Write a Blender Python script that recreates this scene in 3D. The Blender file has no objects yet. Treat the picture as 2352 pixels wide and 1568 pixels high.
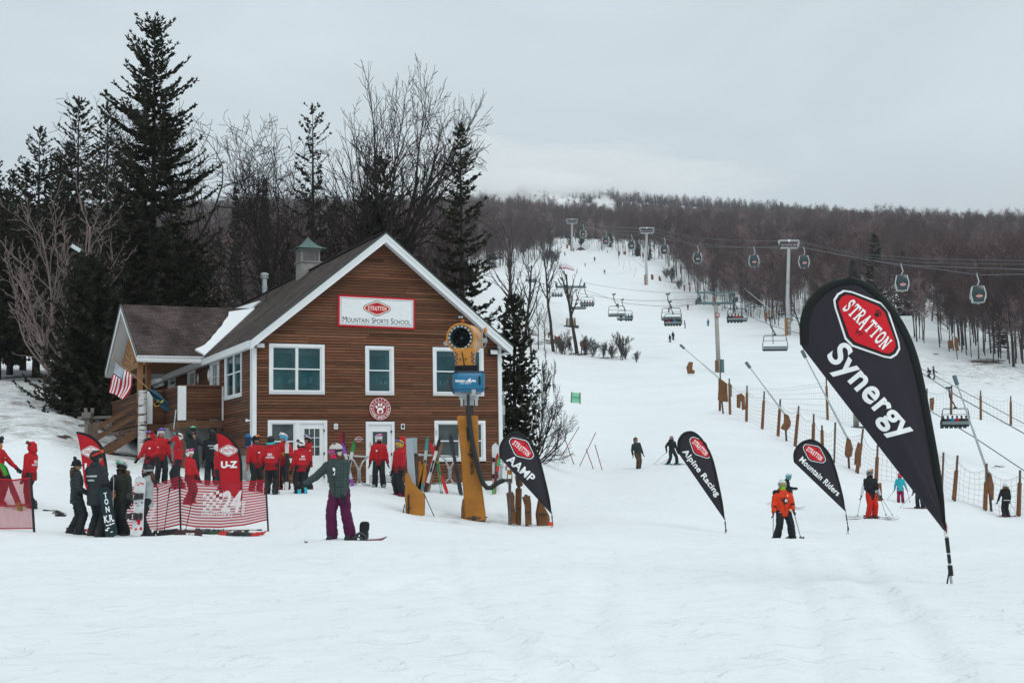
import bpy,bmesh,math,random
import numpy as np
from mathutils import Vector,Matrix,noise
from mathutils.bvhtree import BVHTree
rnd=random.Random(11)
SC=bpy.context.scene
COL=SC.collection
PI=math.pi
R=math.radians
F,CX,CY=3267.0,1176.0,784.0
PITCH,ROLL=math.atan(316/3267),R(0.9)
CAM=Vector((0,0,1.1))
_r0=Vector((1,0,0));_f0=Vector((0,math.cos(PITCH),math.sin(PITCH)));_u0=Vector((0,-math.sin(PITCH),math.cos(PITCH)))
CR=_r0*math.cos(ROLL)-_u0*math.sin(ROLL)
CU=_u0*math.cos(ROLL)+_r0*math.sin(ROLL)
CF=_f0
def ray(px,py):
 return CF+CR*((px-CX)/F)-CU*((py-CY)/F)
def at(px,py,Y):
 d=ray(px,py);return CAM+d*(Y/d.y)
def proj(P):
 q=Vector(P)-CAM;w=q.dot(CF)
 return CX+F*q.dot(CR)/w,CY-F*q.dot(CU)/w
def ppm(Y):return F/Y
def hit_plane(px,py,P0,N):
 d=ray(px,py);t=(P0-CAM).dot(N)/d.dot(N);return CAM+d*t
ZC={'A1':(0,0,1.68),'A2':(300,900,1.96),'A3':(900,850,1.96),'A4':(0,1600,2.613),'A5':(500,1600,2.613),'A6':(950,1600,2.613),'A7':(1550,1600,2.613),'A8':(1650,1200,2.613),'B1':(2000,650,2.091),'B2':(2000,850,2.613),'B3':(2500,800,2.24),'B4':(3096,700,2.091),'B5':(3100,1050,1.1616),'B6':(2150,1550,2.412),'B7':(2700,1400,1.96),'B8':(3400,1450,2.24),'C1':(1200,200,2.24),'C2':(0,600,1.4257)}
K=2352/4096
def Z(c,x,y):
 a,b,s=ZC[c];return((a+x/s)*K,(b+y/s)*K)
cam_d=bpy.data.cameras.new('camera');cam=bpy.data.objects.new('camera',cam_d);COL.objects.link(cam)
cam_d.sensor_width=36;cam_d.lens=36*F/2352;cam_d.clip_start=0.1;cam_d.clip_end=9000
cam.matrix_world=Matrix(((CR.x,CU.x,-CF.x,CAM.x),(CR.y,CU.y,-CF.y,CAM.y),(CR.z,CU.z,-CF.z,CAM.z),(0,0,0,1)))
SC.camera=cam
SC.view_settings.view_transform='Standard';SC.view_settings.look='None';SC.view_settings.exposure=0.0;SC.view_settings.gamma=1
SC.render.resolution_x,SC.render.resolution_y=1024,682
SC.cycles.volume_bounces=4;SC.cycles.max_bounces=8;SC.cycles.transparent_max_bounces=24;SC.cycles.use_denoising=True
SC.cycles.diffuse_bounces=3;SC.cycles.glossy_bounces=2
MATS={}
def srgb(r,g,b):
 f=lambda c:(c/12.92 if c<=.04045 else((c+.055)/1.055)**2.4)
 return(f(r/255),f(g/255),f(b/255))
def mat(name,col=(.5,.5,.5),rough=.7,metal=0.,spec=.3,var=0.,vscale=8.,bump=0.,bscale=40.,alpha=None,trans=0.,aniso=(1,1,1),attr=None,coat=0.,gen='Object',emit=None,sheen=0.):
 if name in MATS:return MATS[name]
 m=bpy.data.materials.new(name);m.use_nodes=True;MATS[name]=m
 nt=m.node_tree;b=nt.nodes['Principled BSDF'];L=nt.links.new
 b.inputs['Base Color'].default_value=(*col,1);b.inputs['Roughness'].default_value=rough;b.inputs['Metallic'].default_value=metal
 b.inputs['Specular IOR Level'].default_value=spec
 if coat:b.inputs['Coat Weight'].default_value=coat
 if sheen:b.inputs['Sheen Weight'].default_value=sheen
 if emit:b.inputs['Emission Color'].default_value=(*emit[:3],1);b.inputs['Emission Strength'].default_value=emit[3]
 src=None
 if var or bump:
  tc=nt.nodes.new('ShaderNodeTexCoord');mp=nt.nodes.new('ShaderNodeMapping');mp.inputs['Scale'].default_value=aniso
  L(tc.outputs[gen],mp.inputs['Vector'])
 if attr:
  at_=nt.nodes.new('ShaderNodeAttribute');at_.attribute_name=attr
  mul=nt.nodes.new('ShaderNodeMix');mul.data_type='RGBA';mul.blend_type='MULTIPLY';mul.inputs[0].default_value=1
  mul.inputs[6].default_value=(*col,1);L(at_.outputs['Color'],mul.inputs[7]);src=mul.outputs[2]
 if var:
  n=nt.nodes.new('ShaderNodeTexNoise');n.inputs['Scale'].default_value=vscale;n.inputs['Detail'].default_value=5;n.inputs['Roughness'].default_value=.62
  L(mp.outputs[0],n.inputs['Vector'])
  mr=nt.nodes.new('ShaderNodeMapRange');mr.inputs[1].default_value=.3;mr.inputs[2].default_value=.7
  mr.inputs[3].default_value=1-var;mr.inputs[4].default_value=1+var;L(n.outputs[0],mr.inputs[0])
  mx=nt.nodes.new('ShaderNodeMix');mx.data_type='RGBA';mx.blend_type='MULTIPLY';mx.inputs[0].default_value=1
  if src is None:mx.inputs[6].default_value=(*col,1)
  else:L(src,mx.inputs[6])
  L(mr.outputs[0],mx.inputs[7]);src=mx.outputs[2]
 if src is not None:L(src,b.inputs['Base Color'])
 if bump:
  n2=nt.nodes.new('ShaderNodeTexNoise');n2.inputs['Scale'].default_value=bscale;n2.inputs['Detail'].default_value=4
  L(mp.outputs[0],n2.inputs['Vector'])
  bp=nt.nodes.new('ShaderNodeBump');bp.inputs['Strength'].default_value=min(1,bump);bp.inputs['Distance'].default_value=.02*max(1,bump)
  L(n2.outputs[0],bp.inputs['Height']);L(bp.outputs[0],b.inputs['Normal'])
 if alpha is not None:b.inputs['Alpha'].default_value=alpha
 return m
def M(name):return MATS[name]
WHITE=mat('white_paint',(.78,.8,.8),.55,var=.06,vscale=3)
BLACK=mat('black_plastic',(.014,.015,.017),.45)
DGREY=mat('dark_grey',(.045,.05,.055),.6)
STEEL=mat('galvanised_steel',(.42,.46,.47),.42,metal=.6,var=.12,vscale=6)
LTXT=mat('white_print',(.86,.88,.88),.6)
DTXT=mat('black_print',(.012,.012,.014),.6)
RED=mat('red_print',(.60,.008,.02),.55)
_cc={}
def cm(col,rough=.75,var=.12,bump=.25,sheen=.0,spec=.2):
 """cloth or paint of one colour"""
 k=tuple(round(c,3)for c in col)+(rough,var,bump)
 if k not in _cc:_cc[k]=mat('colour_%d'%len(_cc),col,rough,var=var,vscale=7,bump=bump,bscale=14,spec=spec)
 return _cc[k]
class MB:
 def __init__(s):s.v=[];s.f=[];s.m=[];s.cur=0
 def mi(s,i):s.cur=i;return s
 def add(s,vs,fs,T=None):
  o=len(s.v)
  s.v+=[tuple(T@Vector(p))for p in vs]if T is not None else[tuple(p)for p in vs]
  for f in fs:s.f.append(tuple(i+o for i in f));s.m.append(s.cur)
  return s
 def box(s,c,d,T=None,taper=1.,rot=None):
  x,y,z=d[0]/2,d[1]/2,d[2]/2;t=taper
  vs=[(-x,-y,-z),(x,-y,-z),(x,y,-z),(-x,y,-z),(-x*t,-y*t,z),(x*t,-y*t,z),(x*t,y*t,z),(-x*t,y*t,z)]
  A=Matrix.Translation(c)
  if rot is not None:A=A@rot.to_4x4()
  if T is not None:A=T@A
  return s.add(vs,[(0,3,2,1),(4,5,6,7),(0,1,5,4),(1,2,6,5),(2,3,7,6),(3,0,4,7)],A)
 def bar(s,p,q,w,h=None,up=(0,0,1)):
  p,q=Vector(p),Vector(q);d=q-p;L=d.length
  if L<1e-6:return s
  z=d/L;u=Vector(up)
  if abs(z.dot(u))>.98:u=Vector((0,1,0))
  x=z.cross(u).normalized();y=x.cross(z)
  h=h or w
  c=(p+q)/2;A=Matrix(((x.x,y.x,z.x,c.x),(x.y,y.y,z.y,c.y),(x.z,y.z,z.z,c.z),(0,0,0,1)))
  return s.box((0,0,0),(w,h,L),A)
 def tube(s,pts,rad,n=8,cap=True,flat=None):
  pts=[Vector(p)for p in pts];N=len(pts)
  rad=rad if isinstance(rad,(list,tuple))else[rad]*N
  o=len(s.v);up=None
  for i,p in enumerate(pts):
   d=(pts[min(i+1,N-1)]-pts[max(i-1,0)])
   d=d.normalized()if d.length>1e-9 else Vector((0,0,1))
   if up is None:
    up=Vector((0,0,1))if abs(d.z)<.9 else Vector((0,1,0))
   x=d.cross(up)
   if x.length<1e-5:x=d.orthogonal()
   x.normalize();y=x.cross(d).normalized();up=y
   for k in range(n):
    a=2*PI*k/n;s.v.append(tuple(p+(x*math.cos(a)+y*math.sin(a))*rad[i]))
  for i in range(N-1):
   for k in range(n):
    a,b=o+i*n+k,o+i*n+(k+1)%n
    s.f.append((a,b,b+n,a+n));s.m.append(s.cur)
  if cap:
   s.f.append(tuple(o+k for k in range(n))[::-1]);s.m.append(s.cur)
   s.f.append(tuple(o+(N-1)*n+k for k in range(n)));s.m.append(s.cur)
  return s
 def ell(s,c,r,nu=10,nv=7,T=None):
  c=Vector(c);r=r if isinstance(r,(list,tuple))else(r,r,r)
  vs=[(c.x,c.y,c.z-r[2])]
  for j in range(1,nv):
   a=-PI/2+PI*j/nv
   for i in range(nu):
    t=2*PI*i/nu;vs.append((c.x+r[0]*math.cos(a)*math.cos(t),c.y+r[1]*math.cos(a)*math.sin(t),c.z+r[2]*math.sin(a)))
  vs.append((c.x,c.y,c.z+r[2]));fs=[]
  for i in range(nu):fs.append((0,1+(i+1)%nu,1+i))
  for j in range(nv-2):
   for i in range(nu):
    a=1+j*nu+i;b=1+j*nu+(i+1)%nu;fs.append((a,b,b+nu,a+nu))
  e=len(vs)-1
  for i in range(nu):fs.append((1+(nv-2)*nu+i,1+(nv-2)*nu+(i+1)%nu,e))
  return s.add(vs,fs,T)
 def cap(s,p,q,r0,r1,n=9):
  """tapered capsule"""
  s.tube([p,q],[r0,r1],n);s.ell(p,r0,n,6);s.ell(q,r1,n,6);return s
 def loft(s,rings,close=True):
  o=len(s.v);n=len(rings[0])
  for r in rings:s.v+=[tuple(p)for p in r]
  for i in range(len(rings)-1):
   for k in range(n):
    a,b=o+i*n+k,o+i*n+(k+1)%n
    s.f.append((a,b,b+n,a+n));s.m.append(s.cur)
  if close:
   s.f.append(tuple(o+k for k in range(n))[::-1]);s.m.append(s.cur)
   s.f.append(tuple(o+(len(rings)-1)*n+k for k in range(n)));s.m.append(s.cur)
  return s
 def prism(s,poly,d,T=None):
  """poly: 2-D points in XZ, extruded by d along +Y"""
  n=len(poly)
  vs=[(p[0],0,p[1])for p in poly]+[(p[0],d,p[1])for p in poly]
  fs=[tuple(range(n)),tuple(range(2*n-1,n-1,-1))]+[(i,i+n,(i+1)%n+n,(i+1)%n)for i in range(n)]
  return s.add(vs,fs,T)
 def lathe(s,prof,n=24,T=None):
  vs=[];fs=[]
  for r,z in prof:
   for k in range(n):
    a=2*PI*k/n;vs.append((r*math.cos(a),r*math.sin(a),z))
  for i in range(len(prof)-1):
   for k in range(n):
    a,b=i*n+k,i*n+(k+1)%n;fs.append((a,b,b+n,a+n))
  return s.add(vs,fs,T)
 def mesh(s,name,mats,smooth=False,fix=False):
  me=bpy.data.meshes.new(name);me.from_pydata(s.v,[],s.f)
  for m in(mats if isinstance(mats,(list,tuple))else[mats]):me.materials.append(m)
  if any(s.m):me.polygons.foreach_set('material_index',s.m)
  if fix:
   bm=bmesh.new();bm.from_mesh(me);bmesh.ops.recalc_face_normals(bm,faces=bm.faces);bm.to_mesh(me);bm.free()
  if smooth:me.polygons.foreach_set('use_smooth',[True]*len(me.polygons))
  me.update();return me
 def build(s,name,mats,parent=None,smooth=False,fix=True,angle=None):
  me=s.mesh(name,mats,smooth,fix)
  if angle is not None:
   me.polygons.foreach_set('use_smooth',[True]*len(me.polygons));sharp_edges(me,angle)
  return link(name,me,parent)
def sharp_edges(me,angle):
 bm=bmesh.new();bm.from_mesh(me)
 for e in bm.edges:
  e.smooth=not(len(e.link_faces)==2 and e.calc_face_angle(0)>R(angle))
 bm.to_mesh(me);bm.free()
def link(name,data,parent=None):
 o=bpy.data.objects.new(name,data);COL.objects.link(o)
 if parent is not None:o.parent=parent
 return o
def tag(o,label=None,cat=None,group=None,kind=None):
 if label:o['label']=label
 if cat:o['category']=cat
 if group:o['group']=group
 if kind:o['kind']=kind
 return o
def thing(name,label,cat,loc=(0,0,0),rz=0.,group=None,mtx=None):
 o=link(name,None);o.empty_display_size=.2
 if mtx is not None:o.matrix_world=mtx
 else:o.location=loc;o.rotation_euler=(0,0,rz)
 return tag(o,label,cat,group)
KIDS={}
def copy_tree(o,parent=None,_m=None):
 if _m is None:
  _m={}
  for x in bpy.data.objects:
   if x.parent is not None:_m.setdefault(x.parent.name,[]).append(x)
 c=o.copy();COL.objects.link(c)
 if parent is not None:c.parent=parent
 for ch in _m.get(o.name,[]):copy_tree(ch,c,_m)
 return c
def frame(o,x,y,z):
 return Matrix(((x[0],y[0],z[0],o[0]),(x[1],y[1],z[1],o[1]),(x[2],y[2],z[2],o[2]),(0,0,0,1)))
_tx={}
def text_mesh(body,size=1.,bold=0.,ext=0.,align='CENTER',shear=0.,spacing=1.,res=5):
 """text in the XY plane; returns (verts, faces)"""
 k=(body,size,bold,ext,align,shear,spacing)
 if k in _tx:return _tx[k]
 cu=bpy.data.curves.new('t','FONT');cu.body=body;cu.size=size;cu.offset=bold*size;cu.extrude=ext;cu.align_x=align;cu.align_y='CENTER'
 cu.shear=shear;cu.space_character=spacing;cu.resolution_u=res
 ob=bpy.data.objects.new('t',cu)
 me=bpy.data.meshes.new_from_object(ob)
 out=([tuple(v.co)for v in me.vertices],[tuple(p.vertices)for p in me.polygons])
 bpy.data.objects.remove(ob);bpy.data.curves.remove(cu);bpy.data.meshes.remove(me)
 _tx[k]=out;return out
def fit_text(body,w,h=None,bold=.0,shear=0.,spacing=1.):
 v,f=text_mesh(body,1.,bold,0.,'CENTER',shear,spacing)
 xs=[p[0]for p in v];ys=[p[1]for p in v]
 cx,cy=(min(xs)+max(xs))/2,(min(ys)+max(ys))/2
 sx=w/(max(xs)-min(xs));sy=h/(max(ys)-min(ys))if h else sx
 return[((p[0]-cx)*sx,(p[1]-cy)*sy,0)for p in v],f
w=bpy.data.worlds.new('World');SC.world=w;w.use_nodes=True
nt=w.node_tree;nt.nodes.clear();L=nt.links.new
SUN_EL,SUN_AZ=R(52),R(150)
out=nt.nodes.new('ShaderNodeOutputWorld');mixs=nt.nodes.new('ShaderNodeMixShader');mixs.inputs[0].default_value=.93
bg1=nt.nodes.new('ShaderNodeBackground');bg1.inputs[1].default_value=.08
sky=nt.nodes.new('ShaderNodeTexSky');sky.sky_type='NISHITA';sky.sun_disc=False;sky.sun_elevation=SUN_EL;sky.sun_rotation=SUN_AZ
L(sky.outputs[0],bg1.inputs[0])
bg2=nt.nodes.new('ShaderNodeBackground');bg2.inputs[1].default_value=1.0
tc=nt.nodes.new('ShaderNodeTexCoord');sep=nt.nodes.new('ShaderNodeSeparateXYZ');L(tc.outputs['Generated'],sep.inputs[0])
mp=nt.nodes.new('ShaderNodeMapping');mp.inputs['Scale'].default_value=(1.5,1.5,4.2);L(tc.outputs['Generated'],mp.inputs[0])
nz=nt.nodes.new('ShaderNodeTexNoise');nz.inputs['Scale'].default_value=2.2;nz.inputs['Detail'].default_value=5;nz.inputs['Roughness'].default_value=.55
nz.inputs['Distortion'].default_value=.5;L(mp.outputs[0],nz.inputs['Vector'])
cr=nt.nodes.new('ShaderNodeValToRGB')
cr.color_ramp.elements[0].position=0.0;cr.color_ramp.elements[0].color=(.55,.62,.655,1)
cr.color_ramp.elements[1].position=1.0;cr.color_ramp.elements[1].color=(.92,.98,1.0,1)
for p,c in((.12,(.53,.595,.63)),(.17,(.57,.64,.68)),(.24,(.645,.735,.78)),(.42,(.70,.79,.84))):
 e=cr.color_ramp.elements.new(p);e.color=(*c,1)
L(sep.outputs[2],cr.inputs[0])
mr=nt.nodes.new('ShaderNodeMapRange');mr.inputs[1].default_value=.32;mr.inputs[2].default_value=.7;mr.inputs[3].default_value=.92;mr.inputs[4].default_value=1.06
L(nz.outputs[0],mr.inputs[0])
mu=nt.nodes.new('ShaderNodeMix');mu.data_type='RGBA';mu.blend_type='MULTIPLY';mu.inputs[0].default_value=1
L(cr.outputs[0],mu.inputs[6]);L(mr.outputs[0],mu.inputs[7]);L(mu.outputs[2],bg2.inputs[0])
L(bg1.outputs[0],mixs.inputs[1]);L(bg2.outputs[0],mixs.inputs[2]);L(mixs.outputs[0],out.inputs[0])
sl=bpy.data.lights.new('sun','SUN');sl.energy=1.0;sl.angle=R(40);sl.color=(1,.97,.92)
so=bpy.data.objects.new('sun',sl);COL.objects.link(so)
so.rotation_euler=(PI/2-SUN_EL,0,PI-SUN_AZ)
def yh(px):return 1100-(px-1176)*math.tan(ROLL)
GP=[]
def gp(px,py,d):GP.append((px,py,d))
def gh(px,h,d):gp(px,yh(px)+h*F/d,d)
for px in(-2200,-1000,-300,200,600,1000,1400,1800,2200,2700,3600,5000):
 gh(px,1.1,2.2);gh(px,1.1,7.6);gh(px,1.08,13.5);gh(px,1.06,19)
for px,h in((-2200,.9),(-1000,.9),(-300,.93),(200,.95),(770,1.0),(1200,1.08),(1800,1.17),(2352,1.2),(3600,1.2),(5000,1.2)):gh(px,h,26)
for px in(-2200,-1000,-300):gh(px,.6,39);gp(px,1010,52);gp(px,945,66);gp(px,866,90)
for px in(350,500,610):gp(px,1222,33)
gp(650,1110,51.6);gp(760,1109,52.2);gp(950,1107.5,53.4);gp(1050,1107,54.);gp(77,1222,31);gp(200,1231,31.5);gp(330,1231,31.5);gp(70,1168,39);gp(200,1165,40);gp(350,1125,44);gp(430,1122,44);gp(490,1110,46)
gp(623,1128,45);gp(700,1126,45.5);gp(873,1117,49);gp(800,1160,41);gp(700,1195,36);gp(1000,1190,40)
for px,py,d in((580,1110,51),(865,1108,52.8),(1152,1106,54.6),(955,1186,42),(1085,1197,43.6),(1268,1212,43),(1200,1208,43.5),(1665,1226,42),(1947,1228,44.7),(1803,1240,34),(1300,1225,34),(2200,1238,40),(2600,1250,40),(3600,1250,40),(5000,1240,40),(20,1008,52),(120,1012,52),(20,940,66),(150,948,68),(20,872,88),(100,870,90),(190,935,76),(300,935,78),(240,1047,57),(330,1042,60),(420,1075,55),(450,1020,70),(700,1090,60),(1000,1085,62),(700,1050,75),(1000,1030,75),(1200,1030,70),(1190,1095,56),(1250,1000,92),(1272,1053,76),(1383,1081,76),(1465,1100,66),(1545,1083,73),(1300,1110,60),(1500,1150,55),(1700,1150,58),(1800,1165,60),(2003,1185,52),(2068,1158,72),(2310,1191,70),(2350,1220,52),(2700,1215,60),(3600,1215,60),(2195,1142,72),(2340,1165,71),(2700,1200,75),(1975,1070,86),(1900,1040,92),(1826,1008,97),(1740,965,112),(1650,921,132),(1322,930,140),(1500,930,138),(1585,858,185),(1652,858,195),(1450,832,215),(1308,812,240),(1543,774,280),(1627,748,330),(1580,713,418),(1485,652,455),(1388,628,530),(1366,600,590),(1343,612,570),(1315,578,690),(1423,585,620),(1502,600,540),(1588,672,440),(1615,700,400),(1720,735,350),(1810,769,275),(1900,775,265),(2130,790,240),(2352,852,200),(2145,898,170),(2185,948,130),(2252,963,130),(2320,976,128),(1967,985,125),(2000,915,160),(1850,880,170),(2600,1000,125),(2700,880,200),(3600,900,200),(3600,1010,120),(1190,625,480),(1180,700,330),(1200,790,250),(1200,880,150),(1230,565,700),(1100,800,180),(900,850,130),(600,880,130),(300,850,130),(0,830,130),(-1000,830,130),(900,720,300),(500,740,300),(0,750,300),(-1000,750,300),(900,580,700),(400,600,700),(-400,620,700),(900,492,1300),(500,492,1300),(0,520,1300),(-1000,540,1300),(1150,472,1500),(1150,455,1800),(1300,452,1750),(1450,455,1750),(1700,486,1600),(1700,488,1800),(1900,508,1450),(1900,512,1800),(2100,528,1250),(2100,538,1800),(2352,545,1000),(2352,552,1300),(2352,560,1800),(2800,555,1000),(2800,570,1800),(3600,560,1000),(3600,580,1800),(900,480,1800),(300,490,1800),(-600,520,1800),(1300,535,900),(1500,545,850),(1700,565,750),(2000,590,650),(2352,605,620),(2800,600,620),(2352,700,380),(2000,690,380),(1700,640,500),(2700,700,400),(3600,700,400),(1500,515,1150),(1300,505,1150),(1900,525,1100)):
 gp(px,py,d)
def to_ael(px,py,d):
 P=at(px,py,d);return P.x/P.y,math.log(P.y),(P.z-CAM.z)/P.y
_g=np.array([to_ael(*g)for g in GP]);_S=np.array([5.5,1.0])
_q=_g[:,:2]*_S
def _phi(r):return np.where(r>1e-9,r*r*np.log(np.maximum(r,1e-9)),0)
_n=len(_q);_A=np.zeros((_n+3,_n+3));_D=np.linalg.norm(_q[:,None]-_q[None],axis=2)
_A[:_n,:_n]=_phi(_D)+np.eye(_n)*.012;_A[:_n,_n]=1;_A[:_n,_n+1:]=_q;_A[_n,:_n]=1;_A[_n+1:,:_n]=_q.T
_w=np.linalg.solve(_A,np.concatenate([_g[:,2],np.zeros(3)]))
NA,NL=420,460
_aa=np.concatenate([np.linspace(-1.25,-.42,50,endpoint=False),np.linspace(-.42,.42,320,endpoint=False),np.linspace(.42,1.25,50)])
L0,L1=math.log(2.2),math.log(1800.)
_ll=np.linspace(L0,L1,NL)
_E=np.zeros((NL,NA))
for i in range(NL):
 q=np.stack([_aa*_S[0],np.full(NA,_ll[i])],1)
 r=np.linalg.norm(q[:,None]-_q[None],axis=2)
 _E[i]=_phi(r)@_w[:_n]+_w[_n]+q@_w[_n+1:]
def vnoise(x,y,seed=0):
 xi,yi=np.floor(x).astype(int),np.floor(y).astype(int);fx,fy=x-xi,y-yi
 fx=fx*fx*(3-2*fx);fy=fy*fy*(3-2*fy)
 def h(a,b):
  n=(a*374761393+b*668265263+seed*974711)&0x7fffffff;n=((n^(n>>13))*1274126177)&0x7fffffff
  return((n^(n>>16))&0xffff)/65535.
 return(h(xi,yi)*(1-fx)+h(xi+1,yi)*fx)*(1-fy)+(h(xi,yi+1)*(1-fx)+h(xi+1,yi+1)*fx)*fy
_YY=np.exp(_ll)[:,None]*np.ones((1,NA));_XX=_aa[None]*_YY
_ZZ=CAM.z+_E*_YY
_bk=np.clip((_YY-1150)/500,0,1);
_am=np.clip(1-np.abs(_YY-300)/1200,.3,1)
_nearm=np.clip(1-(_YY-28)/25,0,1)
_ZZ+=_nearm*(.07*(vnoise(_XX*.55,_YY*.55,3)-.5)+.05*(vnoise(_XX*1.5,_YY*1.3,4)-.5)+.032*(vnoise(_XX*4,_YY*3.3,5)-.5))
for _tr in(((1015,1265),(1050,1360),(1110,1430),(1235,1570)),((1360,1275),(1365,1370),(1320,1450),(1285,1570)),((1395,1275),(1400,1370),(1370,1450),(1420,1570)),((1790,1265),(1830,1350),(1870,1450),(1880,1570)),((1930,1270),(1985,1350),(2085,1460),(2180,1580)),((1955,1262),(2010,1345),(2120,1460),(2230,1580)),((300,1420),(700,1380),(1100,1310),(1500,1290)),((-50,1330),(400,1345),(900,1300),(1300,1262))):
 _w2=[]
 for q in _tr:d_=ray(*q);_w2.append((CAM+d_*((.02-CAM.z)/d_.z))[:2])
 _dm=np.full(_XX.shape,9.)
 for(ax_,ay_),(bx_,by_)in zip(_w2,_w2[1:]):
  ux,uy=bx_-ax_,by_-ay_;t_=np.clip(((_XX-ax_)*ux+(_YY-ay_)*uy)/(ux*ux+uy*uy),0,1);_dm=np.minimum(_dm,np.hypot(_XX-ax_-t_*ux,_YY-ay_-t_*uy))
 _dm=_dm+.05*(vnoise(_XX*2,_YY*2,12)-.5);_ZZ+=(_YY<27)*(-.028*np.exp(-(_dm/.11)**2)+.010*np.exp(-((_dm-.22)/.09)**2))
_ZZ+=(1-_nearm)*(.10*(vnoise(_XX*.25,_YY*.25,6)-.5)+.05*(vnoise(_XX*.9,_YY*.9,7)-.5))*np.clip(_YY/60,.3,1)
_ZZ+=np.clip((_YY-500)/600,0,1)*9*(vnoise(_XX*.009,_YY*.009,8)-.5)
def gz(x,y):
 y=max(y,2.21);a=x/y;l=(math.log(y)-L0)/(L1-L0)*(NL-1)
 j=int(np.searchsorted(_aa,a))-1;j=max(0,min(NA-2,j));fa=max(0,min(1,(a-_aa[j])/(_aa[j+1]-_aa[j])))
 i=max(0,min(NL-2,int(l)));fl=max(0,min(1,l-i))
 return float((_ZZ[i,j]*(1-fa)+_ZZ[i,j+1]*fa)*(1-fl)+(_ZZ[i+1,j]*(1-fa)+_ZZ[i+1,j+1]*fa)*fl)
def gpos(px,d):
 """point of the ground at image column px (near the ground row) and distance d"""
 P=at(px,yh(px),d)
 for _ in range(4):
  z=gz(P.x,P.y);q=proj((P.x,P.y,z));P=at(px,q[1],d)
 return Vector((P.x,P.y,gz(P.x,P.y)))
me=bpy.data.meshes.new('snow_ground')
co=np.stack([_XX,_YY,_ZZ],2).reshape(-1,3)
far=np.stack([_XX[-1]*1.25,_YY[-1]*1.25,_ZZ[-1]-160],1);near=np.stack([_XX[0]*1.0+np.sign(_aa)*0,_YY[0]-9,_ZZ[0]],1);near[:,0]=_aa*24
co=np.concatenate([co,far,near])
idx=np.arange(NL*NA).reshape(NL,NA);idx=np.concatenate([(NL*NA+NA+np.arange(NA))[None],idx,(NL*NA+np.arange(NA))[None]])
q=np.stack([idx[:-1,:-1],idx[:-1,1:],idx[1:,1:],idx[1:,:-1]],2).reshape(-1,4)
me.from_pydata(co.tolist(),[],q.tolist())
me.polygons.foreach_set('use_smooth',[True]*len(me.polygons));me.update()
SNOW=bpy.data.materials.new('snow');SNOW.use_nodes=True;MATS['snow']=SNOW
nt=SNOW.node_tree;L=nt.links.new;b=nt.nodes['Principled BSDF']
b.inputs['Roughness'].default_value=.65;b.inputs['Specular IOR Level'].default_value=.15
tc=nt.nodes.new('ShaderNodeTexCoord');sp=nt.nodes.new('ShaderNodeSeparateXYZ');L(tc.outputs['Object'],sp.inputs[0])
def N_(t,**k):
 n=nt.nodes.new(t)
 for a,v in k.items():
  if a in n.inputs.keys():n.inputs[a].default_value=v
  else:setattr(n,a,v)
 return n
def noise_(scale,detail=4,rough=.6,sc=(1,1,1),dist=0.):
 mp=N_('ShaderNodeMapping');mp.inputs['Scale'].default_value=sc;L(tc.outputs['Object'],mp.inputs[0])
 n=N_('ShaderNodeTexNoise');n.inputs['Scale'].default_value=scale;n.inputs['Detail'].default_value=detail;n.inputs['Roughness'].default_value=rough;n.inputs['Distortion'].default_value=dist
 L(mp.outputs[0],n.inputs['Vector']);return n.outputs[0]
def math_(op,a,b_=None,clamp=False):
 n=N_('ShaderNodeMath');n.operation=op;n.use_clamp=clamp
 for i,s in enumerate((a,b_)):
  if s is None:continue
  if isinstance(s,(int,float)):n.inputs[i].default_value=s
  else:L(s,n.inputs[i])
 return n.outputs[0]
def map_(v,a,b_,c=0.,d=1.):
 n=N_('ShaderNodeMapRange');n.inputs[1].default_value=a;n.inputs[2].default_value=b_;n.inputs[3].default_value=c;n.inputs[4].default_value=d;L(v,n.inputs[0]);return n.outputs[0]
att=N_('ShaderNodeAttribute');att.attribute_name='dirt'
d1=map_(noise_(.9,7,.72,(1,.55,1),.8),.47,.62);d2=map_(noise_(7,5,.75,(1,.5,1),.6),.47,.64)
d3=math_('MULTIPLY',math_('MAXIMUM',math_('MULTIPLY',d1,.75),math_('MULTIPLY',d2,.55)),att.outputs['Fac'],True)
c1=N_('ShaderNodeMix',data_type='RGBA');c1.inputs[6].default_value=(.775,.83,.855,1);c1.inputs[7].default_value=(.16,.13,.11,1);L(d3,c1.inputs[0])
soil=N_('ShaderNodeAttribute');soil.attribute_name='soil'
ds=map_(math_('ADD',soil.outputs['Fac'],math_('ADD',math_('MULTIPLY',math_('SUBTRACT',noise_(2.4,6,.7),.5),1.2),math_('MULTIPLY',math_('SUBTRACT',noise_(.33,5,.75),.5),2.6))),.62,.80)
c2=N_('ShaderNodeMix',data_type='RGBA');L(c1.outputs[2],c2.inputs[6]);c2.inputs[7].default_value=(.055,.038,.028,1);L(ds,c2.inputs[0])
tone=map_(noise_(.12,5,.6),.3,.7,.955,1.03)
c3=N_('ShaderNodeMix',data_type='RGBA',blend_type='MULTIPLY');c3.inputs[0].default_value=1;L(c2.outputs[2],c3.inputs[6]);L(tone,c3.inputs[7])
L(c3.outputs[2],b.inputs['Base Color'])
h1=math_('MULTIPLY',noise_(1.1,5,.62,(1,.9,1),.4),.075);h2=math_('MULTIPLY',noise_(7.,4,.65,(1,.8,1),.3),.032);h3=math_('MULTIPLY',noise_(45,2,.6),.004)
h4=math_('MULTIPLY',map_(noise_(2.6,4,.6,(1,1,1),.8),.55,.7),-.026)
hh=math_('ADD',math_('ADD',h1,h2),math_('ADD',h3,h4))
bp=N_('ShaderNodeBump');bp.inputs['Strength'].default_value=.8;bp.inputs['Distance'].default_value=1.0;L(hh,bp.inputs['Height']);L(bp.outputs[0],b.inputs['Normal'])
me.materials.append(SNOW)
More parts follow.
